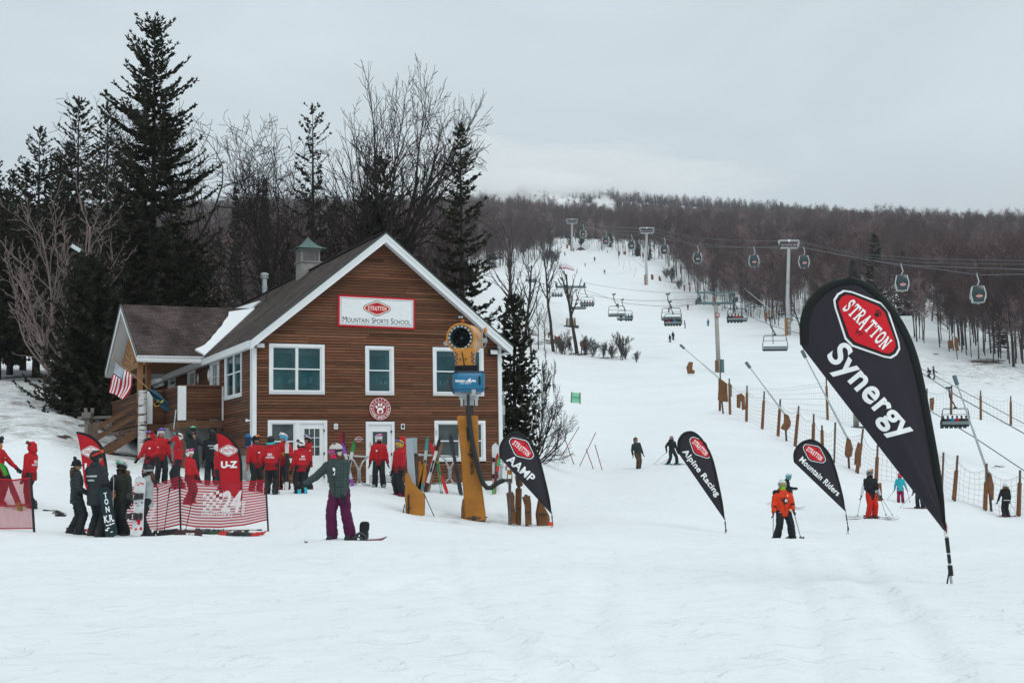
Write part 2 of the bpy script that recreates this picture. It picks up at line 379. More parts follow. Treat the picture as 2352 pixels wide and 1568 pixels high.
snow_ground=tag(link('snow_ground',me),'snow covered ground and ski slope',None,None,'structure')
def _proj_np(P):
 q=P-np.array(CAM);w_=q@np.array(CF);return CX+F*(q@np.array(CR))/w_,CY-F*(q@np.array(CU))/w_
_px,_py=_proj_np(co[:,:3]);_Yv=co[:,1]
def blob(cx,cy,rx,ry):return np.clip(1.25-np.hypot((_px-cx)/rx,(_py-cy)/ry),0,1)
front=_Yv>1
dirt=np.where((_Yv>49)&(_Yv<130)&(_px<330),np.clip((_Yv-50)/5,0,1),0)
dirt=np.maximum(dirt,np.where((_Yv>100),np.maximum(np.maximum(blob(1230,760,90,60),blob(2280,850,260,55)),np.maximum(blob(1560,640,50,40),blob(1600,690,70,22))),0)*.9)
dirt=np.maximum(dirt,np.where((_Yv>34)&(_Yv<60),.8*blob(1080,1190,130,14),0))
soil_=np.where((_Yv>45)&(_Yv<100),np.maximum.reduce([blob(147,1003,34,7),blob(140,949,18,5),blob(24,961,12,4),blob(185,945,60,10),blob(60,866,110,5),blob(220,940,90,10),blob(420,1060,70,12),blob(330,1050,30,8)]),0)
soil_=np.maximum(soil_,np.where((_Yv>150),np.maximum.reduce([blob(1260,785,60,9),blob(1215,768,30,10),blob(1330,812,40,6),blob(1400,822,60,5),blob(2260,830,60,12),blob(2150,812,14,3)]),0))
soil_=np.maximum(soil_,np.where((_Yv>38)&(_Yv<130),np.maximum(blob(1125,1199,40,5)*.9,blob(2290,1072,30,5)),0))
for nm,arr in(('dirt',dirt*front),('soil',soil_*front)):
 a_=me.attributes.new(nm,'FLOAT','POINT');a_.data.foreach_set('value',arr.astype(np.float32))
YAW=R(23.9)
BU=Vector((math.cos(YAW),math.sin(YAW),0));BV=Vector((-math.sin(YAW),math.cos(YAW),0));BW=Vector((0,0,1))
BO=at(580,1110,51.0)
BM=frame(BO,BU,BV,BW);BMI=BM.inverted()
def fac(px,py,v=0.):
 """image point -> (u, w) on the plane v=const"""
 P=BMI@hit_plane(px,py,BO+BV*v,BV);return P.x,P.z
def sid(px,py,u=0.):
 P=BMI@hit_plane(px,py,BO+BU*u,BU);return P.y,P.z
UR=fac(1151,1000)[0];UM=UR/2
_ap=fac(875,533,-.45);_el=fac(575,776,-.45);_er=fac(1177,796,-.45)
OV=.45
slope=(_ap[1]-(_el[1]+_er[1])/2)/((_er[0]-_el[0])/2)
RIDGE=_ap[1];UM=(_el[0]+_er[0])/2
def roofz(u):return RIDGE-abs(u-UM)*slope
RT=.26
BLEN=24.
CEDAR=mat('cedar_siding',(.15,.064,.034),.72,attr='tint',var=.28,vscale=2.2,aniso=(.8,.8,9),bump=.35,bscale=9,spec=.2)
TRIM=mat('white_trim',(.74,.77,.78),.5,var=.05,vscale=2.5)
SHING=bpy.data.materials.new('asphalt_shingles');SHING.use_nodes=True
def shingle_nodes(m,base=(.088,.068,.064)):
 nt=m.node_tree;L=nt.links.new;b=nt.nodes['Principled BSDF'];b.inputs['Roughness'].default_value=.9;b.inputs['Specular IOR Level'].default_value=.15
 uv=nt.nodes.new('ShaderNodeUVMap');uv.uv_map='UVMap'
 br=nt.nodes.new('ShaderNodeTexBrick');br.inputs['Scale'].default_value=1;br.inputs['Brick Width'].default_value=.32;br.inputs['Row Height'].default_value=.145
 br.inputs['Mortar Size'].default_value=.012;br.inputs['Mortar Smooth'].default_value=.1;br.inputs['Bias'].default_value=-.2
 br.inputs['Color1'].default_value=(base[0]*.72,base[1]*.72,base[2]*.72,1);br.inputs['Color2'].default_value=(base[0]*1.35,base[1]*1.3,base[2]*1.3,1);br.inputs['Mortar'].default_value=(.018,.016,.016,1)
 L(uv.outputs[0],br.inputs['Vector'])
 n=nt.nodes.new('ShaderNodeTexNoise');n.inputs['Scale'].default_value=.9;n.inputs['Detail'].default_value=5
 mp=nt.nodes.new('ShaderNodeMapping');mp.inputs['Scale'].default_value=(1.3,.45,1);L(uv.outputs[0],mp.inputs[0]);L(mp.outputs[0],n.inputs['Vector'])
 mr=nt.nodes.new('ShaderNodeMapRange');mr.inputs[1].default_value=.38;mr.inputs[2].default_value=.62;mr.inputs[3].default_value=.5;mr.inputs[4].default_value=1.2;L(n.outputs[0],mr.inputs[0])
 mx=nt.nodes.new('ShaderNodeMix');mx.data_type='RGBA';mx.blend_type='MULTIPLY';mx.inputs[0].default_value=1;L(br.outputs[0],mx.inputs[6]);L(mr.outputs[0],mx.inputs[7])
 L(mx.outputs[2],b.inputs['Base Color'])
 bp=nt.nodes.new('ShaderNodeBump');bp.inputs['Strength'].default_value=.8;bp.inputs['Distance'].default_value=.012
 L(br.outputs[1],bp.inputs['Height']);bp.invert=True;L(bp.outputs[0],b.inputs['Normal'])
shingle_nodes(SHING)
GLASS=mat('window_glass',(.02,.095,.11),.05,spec=.6,var=.6,vscale=.7,bump=.5,bscale=1.2,alpha=.5)
ROOM=[mat('room_dark',(.02,.05,.055),.9),mat('room_mid',(.2,.24,.24),.8),mat('room_pale',(.62,.66,.66),.7),mat('room_wood',(.16,.09,.05),.8)]
GLASS2=mat('window_glass_lower',(.045,.062,.062),.1,spec=.5,var=.4,vscale=1.5)
CONC=mat('weathered_concrete',(.33,.34,.33),.9,var=.25,vscale=2.5,bump=.3,bscale=12)
DECKW=mat('deck_wood',(.13,.068,.038),.8,var=.35,vscale=3,aniso=(1,1,5),bump=.3,bscale=15)
OLDW=mat('old_grey_wood',(.12,.085,.065),.85,var=.3,vscale=4,bump=.3,bscale=20)
POSTW=mat('porch_timber',(.27,.125,.05),.7,var=.3,vscale=3,aniso=(3,3,.6),bump=.2,bscale=10)
bld=thing('ski_school_building','two storey brown clapboard ski school building with white trim and steep gable roof','building',mtx=BM)
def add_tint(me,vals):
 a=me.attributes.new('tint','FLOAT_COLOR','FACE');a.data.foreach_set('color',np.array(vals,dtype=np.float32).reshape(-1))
def clapboards(name,parent,segs,P,nrm,holes=(),bh=.108,dark=0.):
 """segs(w)->(a0,a1) extent of the wall at height w; P(a,w,out)->point; holes: (a0,a1,w0,w1)"""
 mb=MB();tint=[];r=random.Random(len(name)+int(segs['w1']*10))
 k=0;wv=segs['w0']
 while wv<segs['w1']-.02:
  w0,w1=wv,min(wv+bh,segs['w1']);wv=w1
  a0,a1=segs['f'](w0);b0,b1=segs['f'](w1)
  if a1-a0<.05:continue
  cuts=[(a0,b0)];x=a0+r.uniform(.6,4.5)
  while x<a1-.4:cuts.append((x,x));x+=r.uniform(1.6,4.8)
  cuts.append((a1,b1))
  rowt=r.uniform(.82,1.14)
  for i in range(len(cuts)-1):
   spans=[(cuts[i],cuts[i+1])]
   for(h0,h1,g0,g1)in holes:
    if g0<w1-.03 and g1>w0+.03:
     ns=[]
     for(p,q)in spans:
      if q[0]<=h0 or p[0]>=h1:ns.append((p,q));continue
      if p[0]<h0:ns.append((p,(h0,h0)))
      if q[0]>h1:ns.append(((h1,h1),q))
     spans=ns
   t=rowt*r.uniform(.72,1.25)*(1-dark*r.random());hue=r.uniform(-.1,.1)
   if r.random()<.06:t*=.6
   for(p,q)in spans:
    if q[0]-p[0]<.01:continue
    g_=w0+.017
    mb.add([P(p[0],g_,.030),P(q[0],g_,.030),P(q[1],w1,.008),P(p[1],w1,.008),P(p[0],g_,.0),P(q[0],g_,.0),P(p[0],w0,.0),P(q[0],w0,.0)],[(0,1,2,3),(4,5,1,0),(6,7,5,4)])
    tint+=[(t,t*(1+hue),t*(1+hue*1.5),1),(t*.3,t*.3,t*.3,1),(.16,.16,.18,1)]  # lip underside and gap strip tinted dark: joint grime plus painted-in shadow line
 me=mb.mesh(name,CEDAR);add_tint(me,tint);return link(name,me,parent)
BASEW=-.6
def zw(u):return roofz(u)-RT
core=MB()
pent=[(0.08,BASEW),(UR,BASEW),(UR,zw(UR)),(UM,zw(UM)),(0.08,zw(.08))]
core.prism([(p[0],p[1])for p in pent],BLEN-.1,Matrix.Translation((0,.08,0)))
core.build('wall_core',mat('dark_sheathing',(.08,.04,.025),.9),bld)
def frect(tl,br):
 a=fac(*tl);b=fac(*br);return(a[0],b[0],b[1],a[1])
W_UL=frect((617.5,788.5),(745,905.8));W_UM=frect((838,794),(904.5,907.5));W_UR=frect((993,797),(1111,909.5))
W_LL=frect((614.5,964.5),(751,1106));W_LM=frect((839.5,967.8),(906,1106));W_LR=frect((997,965.6),(1115,1058.6))
dsp=fac(684,1000)[0];sillz=fac(640,1062.5)[1]
fh=[W_UL,W_UM,W_UR,(W_LL[0],dsp-.02,sillz,W_LL[3]),(dsp-.05,W_LL[1],W_LL[2]-.1,W_LL[3]),W_LM,W_LR]
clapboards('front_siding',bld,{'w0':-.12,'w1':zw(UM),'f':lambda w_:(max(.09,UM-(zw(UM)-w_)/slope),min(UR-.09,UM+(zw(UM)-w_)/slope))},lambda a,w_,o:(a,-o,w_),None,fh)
def srect(tl,tr,br,bl,u=0.):
 A,B,C,D=[sid(*p,u)for p in(tl,tr,br,bl)]
 return((B[0]+C[0])/2,(A[0]+D[0])/2,(C[1]+D[1])/2,(A[1]+B[1])/2)
SW1=srect(Z('A2',1178,992),Z('A2',1310,940),Z('A2',1315,1338),Z('A2',1184,1375))
D1=sid(*Z('A2',1066,1033)),sid(*Z('A2',1136,1010));D2=sid(*Z('A2',890,1107)),sid(*Z('A2',950,1085))
S3=sid(*Z('A2',738,1165)),sid(*Z('A2',792,1148)),sid(*Z('A2',738,1285));S4=sid(*Z('A2',607,1217)),sid(*Z('A2',702,1180)),sid(*Z('A2',607,1290))
vA,wA=sid(*Z('A2',1165,1530));DECK=wA
topd=(D1[0][1]+D1[1][1]+D2[0][1]+D2[1][1])/4
SD1=(D1[1][0],D1[0][0],DECK+.02,topd);SD2=(D2[1][0],D2[0][0],DECK+.02,topd)
SW3=(S3[1][0],S3[0][0],S3[2][1],topd);SW4=(S4[1][0],S4[0][0],S4[2][1],topd)
sh_=[SW1,SD1,SD2,SW3,SW4]
SKIRT=sid(*Z('A6',110,515))[1]
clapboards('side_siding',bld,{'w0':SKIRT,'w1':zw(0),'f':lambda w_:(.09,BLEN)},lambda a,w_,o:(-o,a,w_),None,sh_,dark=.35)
mb=MB();mb.box((-.03,BLEN/2+.05,SKIRT-.09),(.09,BLEN,.2));mb.build('skirt_board',DECKW,bld)
mb=MB();mb.box((-.0,BLEN/2+.05,(SKIRT-.2-1.2)/2),(.02,BLEN,SKIRT-.2+1.2));mb.build('foundation',CONC,bld)
mb=MB();mb.box((.045,-.045,(zw(0)-.25)/2),(.15,.09,zw(0)+.25));mb.box((-.032,.09,(zw(0)-.25)/2),(.055,.12,zw(0)+.25));mb.build('corner_board',TRIM,bld)
mb=MB();mb.box((UR-.045,-.045,(zw(UR)-.3)/2),(.15,.09,zw(UR)+.3));mb.build('corner_board',TRIM,bld)
RV0,RV1=-OV,BLEN+.4;uL,uR=_el[0],_er[0]
def slab(mb,u0,u1,v0,v1,z0,z1,th,uvs=None):
 """roof plane from the ridge side (u1,z1) to the eave (u0,z0)"""
 vs=[(u0,v0,z0),(u0,v1,z0),(u1,v1,z1),(u1,v0,z1),(u0,v0,z0-th),(u0,v1,z0-th),(u1,v1,z1-th),(u1,v0,z1-th)]
 mb.add(vs,[(0,1,2,3),(4,7,6,5),(0,3,7,4),(1,5,6,2),(0,4,5,1),(3,2,6,7)])
def plane_uv(me,run):
 uvl=me.uv_layers.new(name='UVMap')
 for p in me.polygons:
  for li in p.loop_indices:uvl.data[li].uv=run(me.vertices[me.loops[li].vertex_index].co)
rs=math.sqrt(1+slope*slope)
for nm,a in(('roof_slope',uL),('roof_slope',uR)):
 mb=MB();slab(mb,a,UM,RV0,RV1,roofz(a),RIDGE,.05);o=mb.build(nm,SHING,bld)
 plane_uv(o.data,lambda c:(c.y,abs(c.x-UM)*rs))
DRIP=mat('green_drip_edge',(.05,.075,.07),.5)
for s,a in((-1,uL),(1,uR)):
 mb=MB();wdt=abs(a-UM)
 for(v0,dv,o0,th)in((RV0-.03,.05,.055,.25),(RV0-.06,.03,.055,.09)):
  p=[(a,roofz(a)-o0),(UM,RIDGE-o0),(UM,RIDGE-o0-th*rs),(a,roofz(a)-o0-th*rs)]
  mb.prism(p,dv,Matrix.Translation((0,v0,0)))
 mb.build('rake_board',TRIM,bld)
 mb=MB();p=[(a-s*0,roofz(a)+.012),(UM,RIDGE+.012),(UM,RIDGE-.052),(a,roofz(a)-.052)]
 mb.prism(p,.05,Matrix.Translation((0,RV0-.075,0)));mb.build('drip_edge',DRIP,bld)
 mb=MB();slab(mb,a,UM,RV0+.025,.03,roofz(a)-.29,RIDGE-.29,.02);mb.build('soffit',TRIM,bld)
 mb=MB();mb.box((a-s*.02,(RV0+RV1)/2,roofz(a)-.16),(.05,RV1-RV0-.1,.22));mb.box((a-s*.035,(RV0+RV1)/2,roofz(a)-.06),(.1,RV1-RV0-.1,.06))
 mb.build('eave_fascia',TRIM,bld)
 wl=0 if s<0 else UR
 mb=MB();mb.box(((a+wl)/2,(RV0+RV1)/2,roofz(a)-.285),(abs(a-wl)-.02,RV1-RV0-.1,.02));mb.build('eave_soffit',TRIM,bld)
mb=MB();mb.bar((UM,RV0+.02,RIDGE+.015),(UM,RV1,RIDGE+.015),.2,.05);mb.build('ridge_cap',mat('ridge_dark',(.03,.027,.027),.9),bld)
def window(name,r,units,P,trim=.11,glass=GLASS,sill=True,parent=None,split=.5,outz=.0):
 """double hung window; P(a, out, w) maps to building space"""
 a0,a1,w0,w1=r;parent=parent or bld
 def bx(mb,x0,x1,z0,z1,o0,o1):
  vs=[P(x,o,z)for z in(z0,z1)for(x,o)in((x0,o0),(x1,o0),(x1,o1),(x0,o1))]
  mb.add(vs,[(0,3,2,1),(4,5,6,7),(0,1,5,4),(1,2,6,5),(2,3,7,6),(3,0,4,7)])
 mb=MB();t=trim
 bx(mb,a0,a0+t,w0+t,w1-t,-.05,.05);bx(mb,a1-t,a1,w0+t,w1-t,-.05,.05);bx(mb,a0,a1,w1-t,w1,-.05,.053);bx(mb,a0,a1,w0,w0+t,-.05,.053)
 o=mb.build(name,TRIM,parent)
 if sill:s_=MB();bx(s_,a0+.02,a1-.02,w0+t-.03,w0+t+.02,.0,.09);s_.build('sill',TRIM,o)
 iw=(a1-a0-2*t);uw=iw/units
 for k in range(units):
  x0=a0+t+k*uw;x1=x0+uw;mid=w0+t+(w1-w0-2*t)*split
  f=.055;m2=MB()
  for(z0,z1,d)in((w0+t,mid+.02,-.02),(mid-.02,w1-t,-.0)):
   bx(m2,x0,x0+f,z0,z1,d-.03,d+.015);bx(m2,x1-f,x1,z0,z1,d-.03,d+.015);bx(m2,x0+f,x1-f,z1-.04,z1,d-.03,d+.014);bx(m2,x0+f,x1-f,z0,z0+.045,d-.03,d+.014)
  if k:bx(m2,x0-.035,x0+.035,w0+t,w1-t,-.03,.03)
  sa=m2.build('sash',TRIM,o)
  for(z0,z1,d)in((w0+t+.045,mid-.02,-.03),(mid+.025,w1-t-.04,-.02)):
   g=MB();bx(g,x0+f,x1-f,z0,z1,d-.006,d);g.build('pane',glass,o)
  if glass is GLASS:
   rr=random.Random(int(a0*31+k*7+w0*13));g=MB();X0,X1,Z0,Z1=x0+f,x1-f,w0+t+.045,w1-t-.04
   bx(g,X0,X1,Z0,Z1,-.068,-.064);g.mi(3);zc=Z0+(Z1-Z0)*.16;bx(g,X0,X1,Z0,zc,-.062,-.055);g.mi(1);bx(g,X0,X1,zc,zc+.03,-.06,-.05)
   for _ in range(7):
    cx_=rr.uniform(X0+.05,X1-.08);ww=rr.uniform(.04,.12);hh_=rr.uniform(.05,.2);g.mi(rr.choice((1,2,2,3)));bx(g,cx_,min(X1,cx_+ww),zc+.03,zc+.03+hh_,-.06-_*.0002,-.054)
   g.mi(1);xb=X0 if k else X1-.1;bx(g,xb,xb+.1,zc+.25,Z1,-.0635,-.06);bx(g,X0,X1,Z1-.16-.1*rr.random(),Z1,-.0632,-.0585)
   g.build('room_view',ROOM,o)
 return o
PF=lambda a,o,w_:(a,-o-.0,w_)
PS=lambda a,o,w_:(-o,a,w_)
def hole_back():pass
window('window',W_UL,2,PF);window('window',W_UM,1,PF);window('window',W_UR,2,PF)
window('window',W_LR,2,PF,glass=GLASS2)
window('window',SW1,2,PS);window('window',SW3,1,PS,split=.5);window('window',SW4,2,PS)
def door(name,r,P,glass,grid,kick=False,hinge=1,lowpanel=True,trim=.11):
 a0,a1,w0,w1=r
 def bx(mb,x0,x1,z0,z1,o0,o1):
  vs=[P(x,o,z)for z in(z0,z1)for(x,o)in((x0,o0),(x1,o0),(x1,o1),(x0,o1))]
  mb.add(vs,[(0,3,2,1),(4,5,6,7),(0,1,5,4),(1,2,6,5),(2,3,7,6),(3,0,4,7)])
 mb=MB();bx(mb,a0,a0+trim,w0,w1-trim,-.05,.052);bx(mb,a1-trim,a1,w0,w1-trim,-.05,.052);bx(mb,a0,a1,w1-trim,w1,-.05,.056)
 o=mb.build(name,TRIM,bld)
 x0,x1=a0+trim,a1-trim;z0,z1=w0+.02,w1-trim;gw=x1-x0
 gx0,gx1=x0+gw*glass[0],x0+gw*glass[1];gz0,gz1=z0+(z1-z0)*glass[2],z0+(z1-z0)*glass[3]
 m2=MB();bx(m2,x0,gx0,z0,z1,-.04,.005);bx(m2,gx1,x1,z0,z1,-.04,.005);bx(m2,gx0,gx1,z0,gz0,-.04,.005);bx(m2,gx0,gx1,gz1,z1,-.04,.005)
 e=.035
 bx(m2,gx0-e,gx0,gz0-e,gz1+e,.005,.02);bx(m2,gx1,gx1+e,gz0-e,gz1+e,.005,.02);bx(m2,gx0,gx1,gz0-e,gz0,.005,.021);bx(m2,gx0,gx1,gz1,gz1+e,.005,.021)
 nx,ny=grid
 for i in range(1,nx):c=gx0+(gx1-gx0)*i/nx;bx(m2,c-.012,c+.012,gz0,gz1,-.02,.008)
 for i in range(1,ny):c=gz0+(gz1-gz0)*i/ny;bx(m2,gx0,gx1,c-.012,c+.012,-.02,.0095)
 if lowpanel:
  h=gz0-z0
  for(p,q)in((.14,.46),(.54,.86)):
   for(za,zb)in((.14,.16),(.82,.84)):bx(m2,x0+gw*p,x0+gw*q,z0+h*za,z0+h*zb,.005,.014)
   for xa in(p,q-.02):bx(m2,x0+gw*xa,x0+gw*(xa+.02),z0+h*.16,z0+h*.82,.005,.0135)
 lf=m2.build('door_leaf',TRIM,o)
 g=MB();bx(g,gx0,gx1,gz0,gz1,-.03,-.015);g.build('pane',GLASS2,o)
 hx=x0+gw*.07 if hinge>0 else x1-gw*.07
 h_=MB();p=Vector(P(hx,.05,z0+(z1-z0)*.47));q=Vector(P(hx,.005,z0+(z1-z0)*.47));h_.tube([q,p],.012,8);h_.ell(p,.033,10,8);h_.build('handle',STEEL,o,smooth=True)
 xx=x1 if hinge>0 else x0
 for t in(.12,.5,.88):h_=MB();bx(h_,xx-.02,xx+.02,z0+(z1-z0)*t-.05,z0+(z1-z0)*t+.05,.0,.06);h_.build('hinge',DGREY,o)
 if kick:k=MB();bx(k,x0+.02,x1-.02,z0+.03,z0+.35,.006,.011);k.build('kick_plate',mat('kick_plate',(.5,.52,.53),.4,metal=.4,var=.2),o)
 return o
a0,a1,w0,w1=W_LL;dsp=fac(684,1000)[0];sillz=fac(640,1062.5)[1]
window('window',(a0,dsp,sillz,w1),1,PF,glass=GLASS2)
door('door',(dsp-.055,a1,w0-.1,w1-.002),PF,(.20,.82,.47,.91),(3,3))
door('door',(W_LM[0],W_LM[1],W_LM[2]-.1,W_LM[3]),PF,(.18,.82,.66,.88),(1,1),kick=True,lowpanel=False)
mb=MB();xx=fac(*Z('A6',1385,460));mb.tube([(xx[0],-.01,xx[1]+.06),(xx[0],-.06,xx[1]+.06),(xx[0],-.06,xx[1]-.06),(xx[0],-.01,xx[1]-.06)],.012,8);mb.build('door_pull',mat('brass',(.5,.33,.12),.35,metal=.8),bld)
door('door',SD1,PS,(.2,.8,.12,.9),(3,4),lowpanel=False,hinge=-1)
door('door',SD2,PS,(.2,.8,.12,.9),(3,4),lowpanel=False,hinge=-1)
def fbox(name,tl,br,o0,o1,m,m2=None,inset=.3):
 a=fac(*tl);b=fac(*br);mb=MB();mb.box(((a[0]+b[0])/2,-(o0+o1)/2,(a[1]+b[1])/2),(b[0]-a[0],o1-o0,a[1]-b[1]))
 if m2:mb.mi(1).box(((a[0]+b[0])/2,-o1-.004,(a[1]+b[1])/2),((b[0]-a[0])*(1-inset),.012,(a[1]-b[1])*(1-inset)))
 return mb.build(name,[m]+([m2]if m2 else[]),bld)
fbox('outlet_cover',Z('A6',1005,245),Z('A6',1045,303),.02,.06,TRIM,mat('outlet_grey',(.45,.47,.47),.5),.45)
fbox('card_reader',Z('A6',1705,247),Z('A6',1743,303),.02,.06,TRIM,BLACK,.4)
fbox('thermometer',Z('A7',499,312),Z('A7',512,362),.056,.08,mat('beige_plate',(.5,.47,.4),.5))
def flood(tl,br,nm='wall_light'):
 a=fac(*tl);b=fac(*br);cx,cz=(a[0]+b[0])/2,(a[1]+b[1])/2;wd,hd=b[0]-a[0],a[1]-b[1]
 mb=MB();mb.box((cx,-.12,cz),(wd,.2,hd),rot=Matrix.Rotation(R(-14),3,'X'));mb.box((cx,-.02,cz+.02),(wd*.5,.06,hd*.6))
 o=mb.build(nm,mat('bronze_housing',(.03,.027,.025),.5),bld)
 l=MB();l.box((cx,-.225,cz-.03),(wd*.86,.02,hd*.72),rot=Matrix.Rotation(R(-14),3,'X'));l.build('lens',mat('lamp_lens',(.6,.63,.64),.25,spec=.6),o)
flood(Z('A3',231,1015),Z('A3',302,1064));flood(Z('A3',2060,1070),Z('A3',2128,1115))
c=fac(*Z('A7',1204,100));mb=MB();u0=UR+.16
mb.box((u0+.02,.25,c[1]),(.16,.14,.36));mb.bar((UR-.02,.25,c[1]),(u0,.25,c[1]),.05)
for du in(-.07,0,.07):mb.tube([(u0+du,.25,c[1]-.75),(u0+du,.25,c[1]+.75)],.022,8)
mb.build('meter_box',STEEL,bld)
mb=MB();c=fac(*Z('A7',1178,395));mb.tube([(UR,.1,c[1]),(UR+.12,.0,c[1]),(UR+.14,-.03,c[1]-.05)],.03,8);mb.build('spigot',STEEL,bld)
c=fac(*Z('A5',1275,212));mb=MB();mb.tube([(-.06,.1,c[1]),(-.2,.0,c[1])],.03,8);mb.ell((-.22,-.02,c[1]),.05,8,6);mb.build('hose_tap',TRIM,bld)
cp=fac(707,590,4.0)
def ridge_at(px):
 best=min((abs(proj(BM@Vector((UM,t*.05,RIDGE)))[0]-px),t*.05)for t in range(0,480));return best[1]
vc=ridge_at(707);pm=F/(BM@Vector((UM,vc,RIDGE))).y;cw=52/pm*.87;hb=RIDGE
cu=thing('cupola',None,None);cu.parent=bld;cu.matrix_parent_inverse=Matrix.Identity(4)
CUPW=mat('cupola_wood',(.26,.25,.24),.85,var=.25,vscale=4,bump=.3)
cupz=(RIDGE-.75)
z1=BMI@hit_plane(707,605,BM@Vector((UM,vc,0)),BV);z2=BMI@hit_plane(707,574,BM@Vector((UM,vc,0)),BV);z3=BMI@hit_plane(706,545,BM@Vector((UM,vc,0)),BV)
mb=MB();mb.box((UM,vc,(z1.z+RIDGE-.9)/2),(cw,cw,z1.z-RIDGE+.9));mb.box((UM,vc,z1.z+.02),(cw+.12,cw+.12,.05));mb.build('base',CUPW,cu)
mb=MB();t=.09
for sx in(-1,1):
 for sy in(-1,1):mb.box((UM+sx*(cw/2-t/2),vc+sy*(cw/2-t/2),(z1.z+z2.z)/2),(t,t,z2.z-z1.z))
mb.box((UM,vc,z2.z-.03),(cw+.06,cw+.06,.08));mb.build('corner_post',CUPW,cu)
mb=MB();k=8;hh=(z2.z-z1.z-.1)/k
for i in range(k):
 zc=z1.z+.07+hh*(i+.5)
 for ax in(0,1):
  for s in(-1,1):
   rt=Matrix.Rotation(R(38*s),3,'Y' if ax==0 else 'X')if ax==0 else Matrix.Rotation(R(-38*s),3,'X')
   c_=(UM+s*(cw/2-.05),vc,zc)if ax==0 else(UM,vc+s*(cw/2-.05),zc)
   mb.box(c_,(.015,cw-.2,hh*1.35)if ax==0 else(cw-.2,.015,hh*1.35),rot=rt)
mb.box((UM,vc,(z1.z+z2.z)/2),(cw-.25,cw-.25,z2.z-z1.z-.1));mb.build('louver',CUPW,cu)
mb=MB();n=12;prof=[(cw*.78,0),(cw*.77,.03),(cw*.60,.14),(cw*.42,.34),(cw*.25,.66),(cw*.1,1.02),(.015,1.25)]
sc_=(z3.z-z2.z)/1.0
rings=[[(UM+sx*r_,vc+sy*r_,z2.z+zz*sc_*.8)for(sx,sy)in((-1,-1),(1,-1),(1,1),(-1,1))]for r_,zz in prof]
mb.loft(rings);mb.build('copper_roof',mat('patina_copper',(.085,.15,.135),.65,var=.35,vscale=5,metal=.1),cu)
def on_roof(px,py):
 N=(Vector((-slope,0,1))).normalized();n=BM.to_3x3()@N;return BMI@hit_plane(px,py,BM@Vector((UM,0,RIDGE)),n)
p=on_roof(*Z('A2',1486,525));s_=1/(F/(BM@p).y)
mb=MB();rr=5.6*s_;H=44*s_
mb.lathe([(0,-.3),(rr,-.3),(rr,H*.22),(rr*1.25,H*.22),(rr*1.25,H*.3),(rr,H*.3),(rr,H*.72),(rr*1.7,H*.74),(rr*1.7,H*.79),(rr*1.2,H*.8),(rr*1.2,H*.87),(rr*1.75,H*.88),(rr*1.7,H*.97),(rr*.9,H*1.02),(0,H*1.02)],18,Matrix.Translation(p))
mb.build('vent_chimney',STEEL,bld,angle=40)
p=on_roof(*Z('A2',1498,610));mb=MB();mb.tube([p-Vector((0,0,.2)),p+Vector((0,0,20*s_))],2.6*s_,12);mb.box(p,(.3,.3,.03),rot=Matrix.Rotation(-math.atan(slope),3,'Y'));mb.build('vent_pipe',DGREY,bld)
vP1=None
uE=uL
pt=hit_plane(*Z('A2',992,1010),BM@Vector((uE,0,0)),BU);q=BMI@pt;vP1=q.y;zPe=roofz(uE)-.02
q=BMI@hit_plane(*Z('A2',492,1005),BM@Vector((0,vP1,0)),BV);uP=q.x;zPe=(q.z+roofz(uE))/2
q=BMI@hit_plane(*Z('A2',241,1120),BM@Vector((uP,0,0)),BU);vP2=q.y
q=BMI@hit_plane(*Z('A2',362,624),BM@Vector((uP,0,0)),BU);zPr=q.z;vPm=(vP1+vP2)/2
psl=(zPr-zPe)/(vPm-vP1);prs=math.sqrt(1+psl*psl)
uMeet=UM-(RIDGE-zPr)/slope
def porch_slab(v,th,zoff,ua,extra=0.):
 ue=UM-(RIDGE-zPe)/slope
 vs=[(ua,v,zPe+zoff),(ue+extra,v,zPe+zoff),(uMeet+extra,vPm,zPr+zoff),(ua,vPm,zPr+zoff)]
 vs+=[(a,b,c-th)for a,b,c in vs]
 m_=MB();m_.add(vs,[(0,1,2,3),(7,6,5,4),(0,4,5,1),(1,5,6,2),(2,6,7,3),(3,7,4,0)]);return m_
for v in(vP1,vP2):
 o=porch_slab(v,.05,.012,uP).build('porch_roof',SHING,bld);plane_uv(o.data,lambda c:(c.x,abs(c.y-vPm)*prs))
 porch_slab(v,.02,-.24,uP+.04,-.1).build('porch_soffit',TRIM,bld)
 s=-1 if v==vP1 else 1
 mb=MB();mb.box(((uP+uE)/2+.1,v-s*.02,zPe-.12),(abs(uE-uP)+.2,.05,.2));mb.box(((uP+uE)/2+.1,v-s*.03+s*.03,zPe-.02),(abs(uE-uP)+.2,.09,.05));mb.build('porch_fascia',TRIM,bld)
 mb=MB()
 T=Matrix(((0,1,0,uP-.03),(1,0,0,0),(0,0,1,0),(0,0,0,1)))
 mb.prism([(v,zPe-.02),(vPm,zPr-.02),(vPm,zPr-.28*prs),(v,zPe-.24)],.05,T);mb.build('porch_rake',TRIM,bld)
 mb=MB();mb.prism([(v,zPe+.02),(vPm,zPr+.02),(vPm,zPr-.04),(v,zPe-.04)],.04,Matrix(((0,1,0,uP-.06),(1,0,0,0),(0,0,1,0),(0,0,0,1))));mb.build('drip_edge',DRIP,bld)
uG=uP+.5;hw=(vPm-vP1)*.80;zB=zPe-.05
T=Matrix(((0,1,0,uG),(1,0,0,0),(0,0,1,0),(0,0,0,1)))
mb=MB();mb.prism([(vPm-hw,zB),(vPm+hw,zB),(vPm,zB+hw*psl)],.06,T);gab=mb.build('porch_gable',POSTW,bld)
mb=MB()
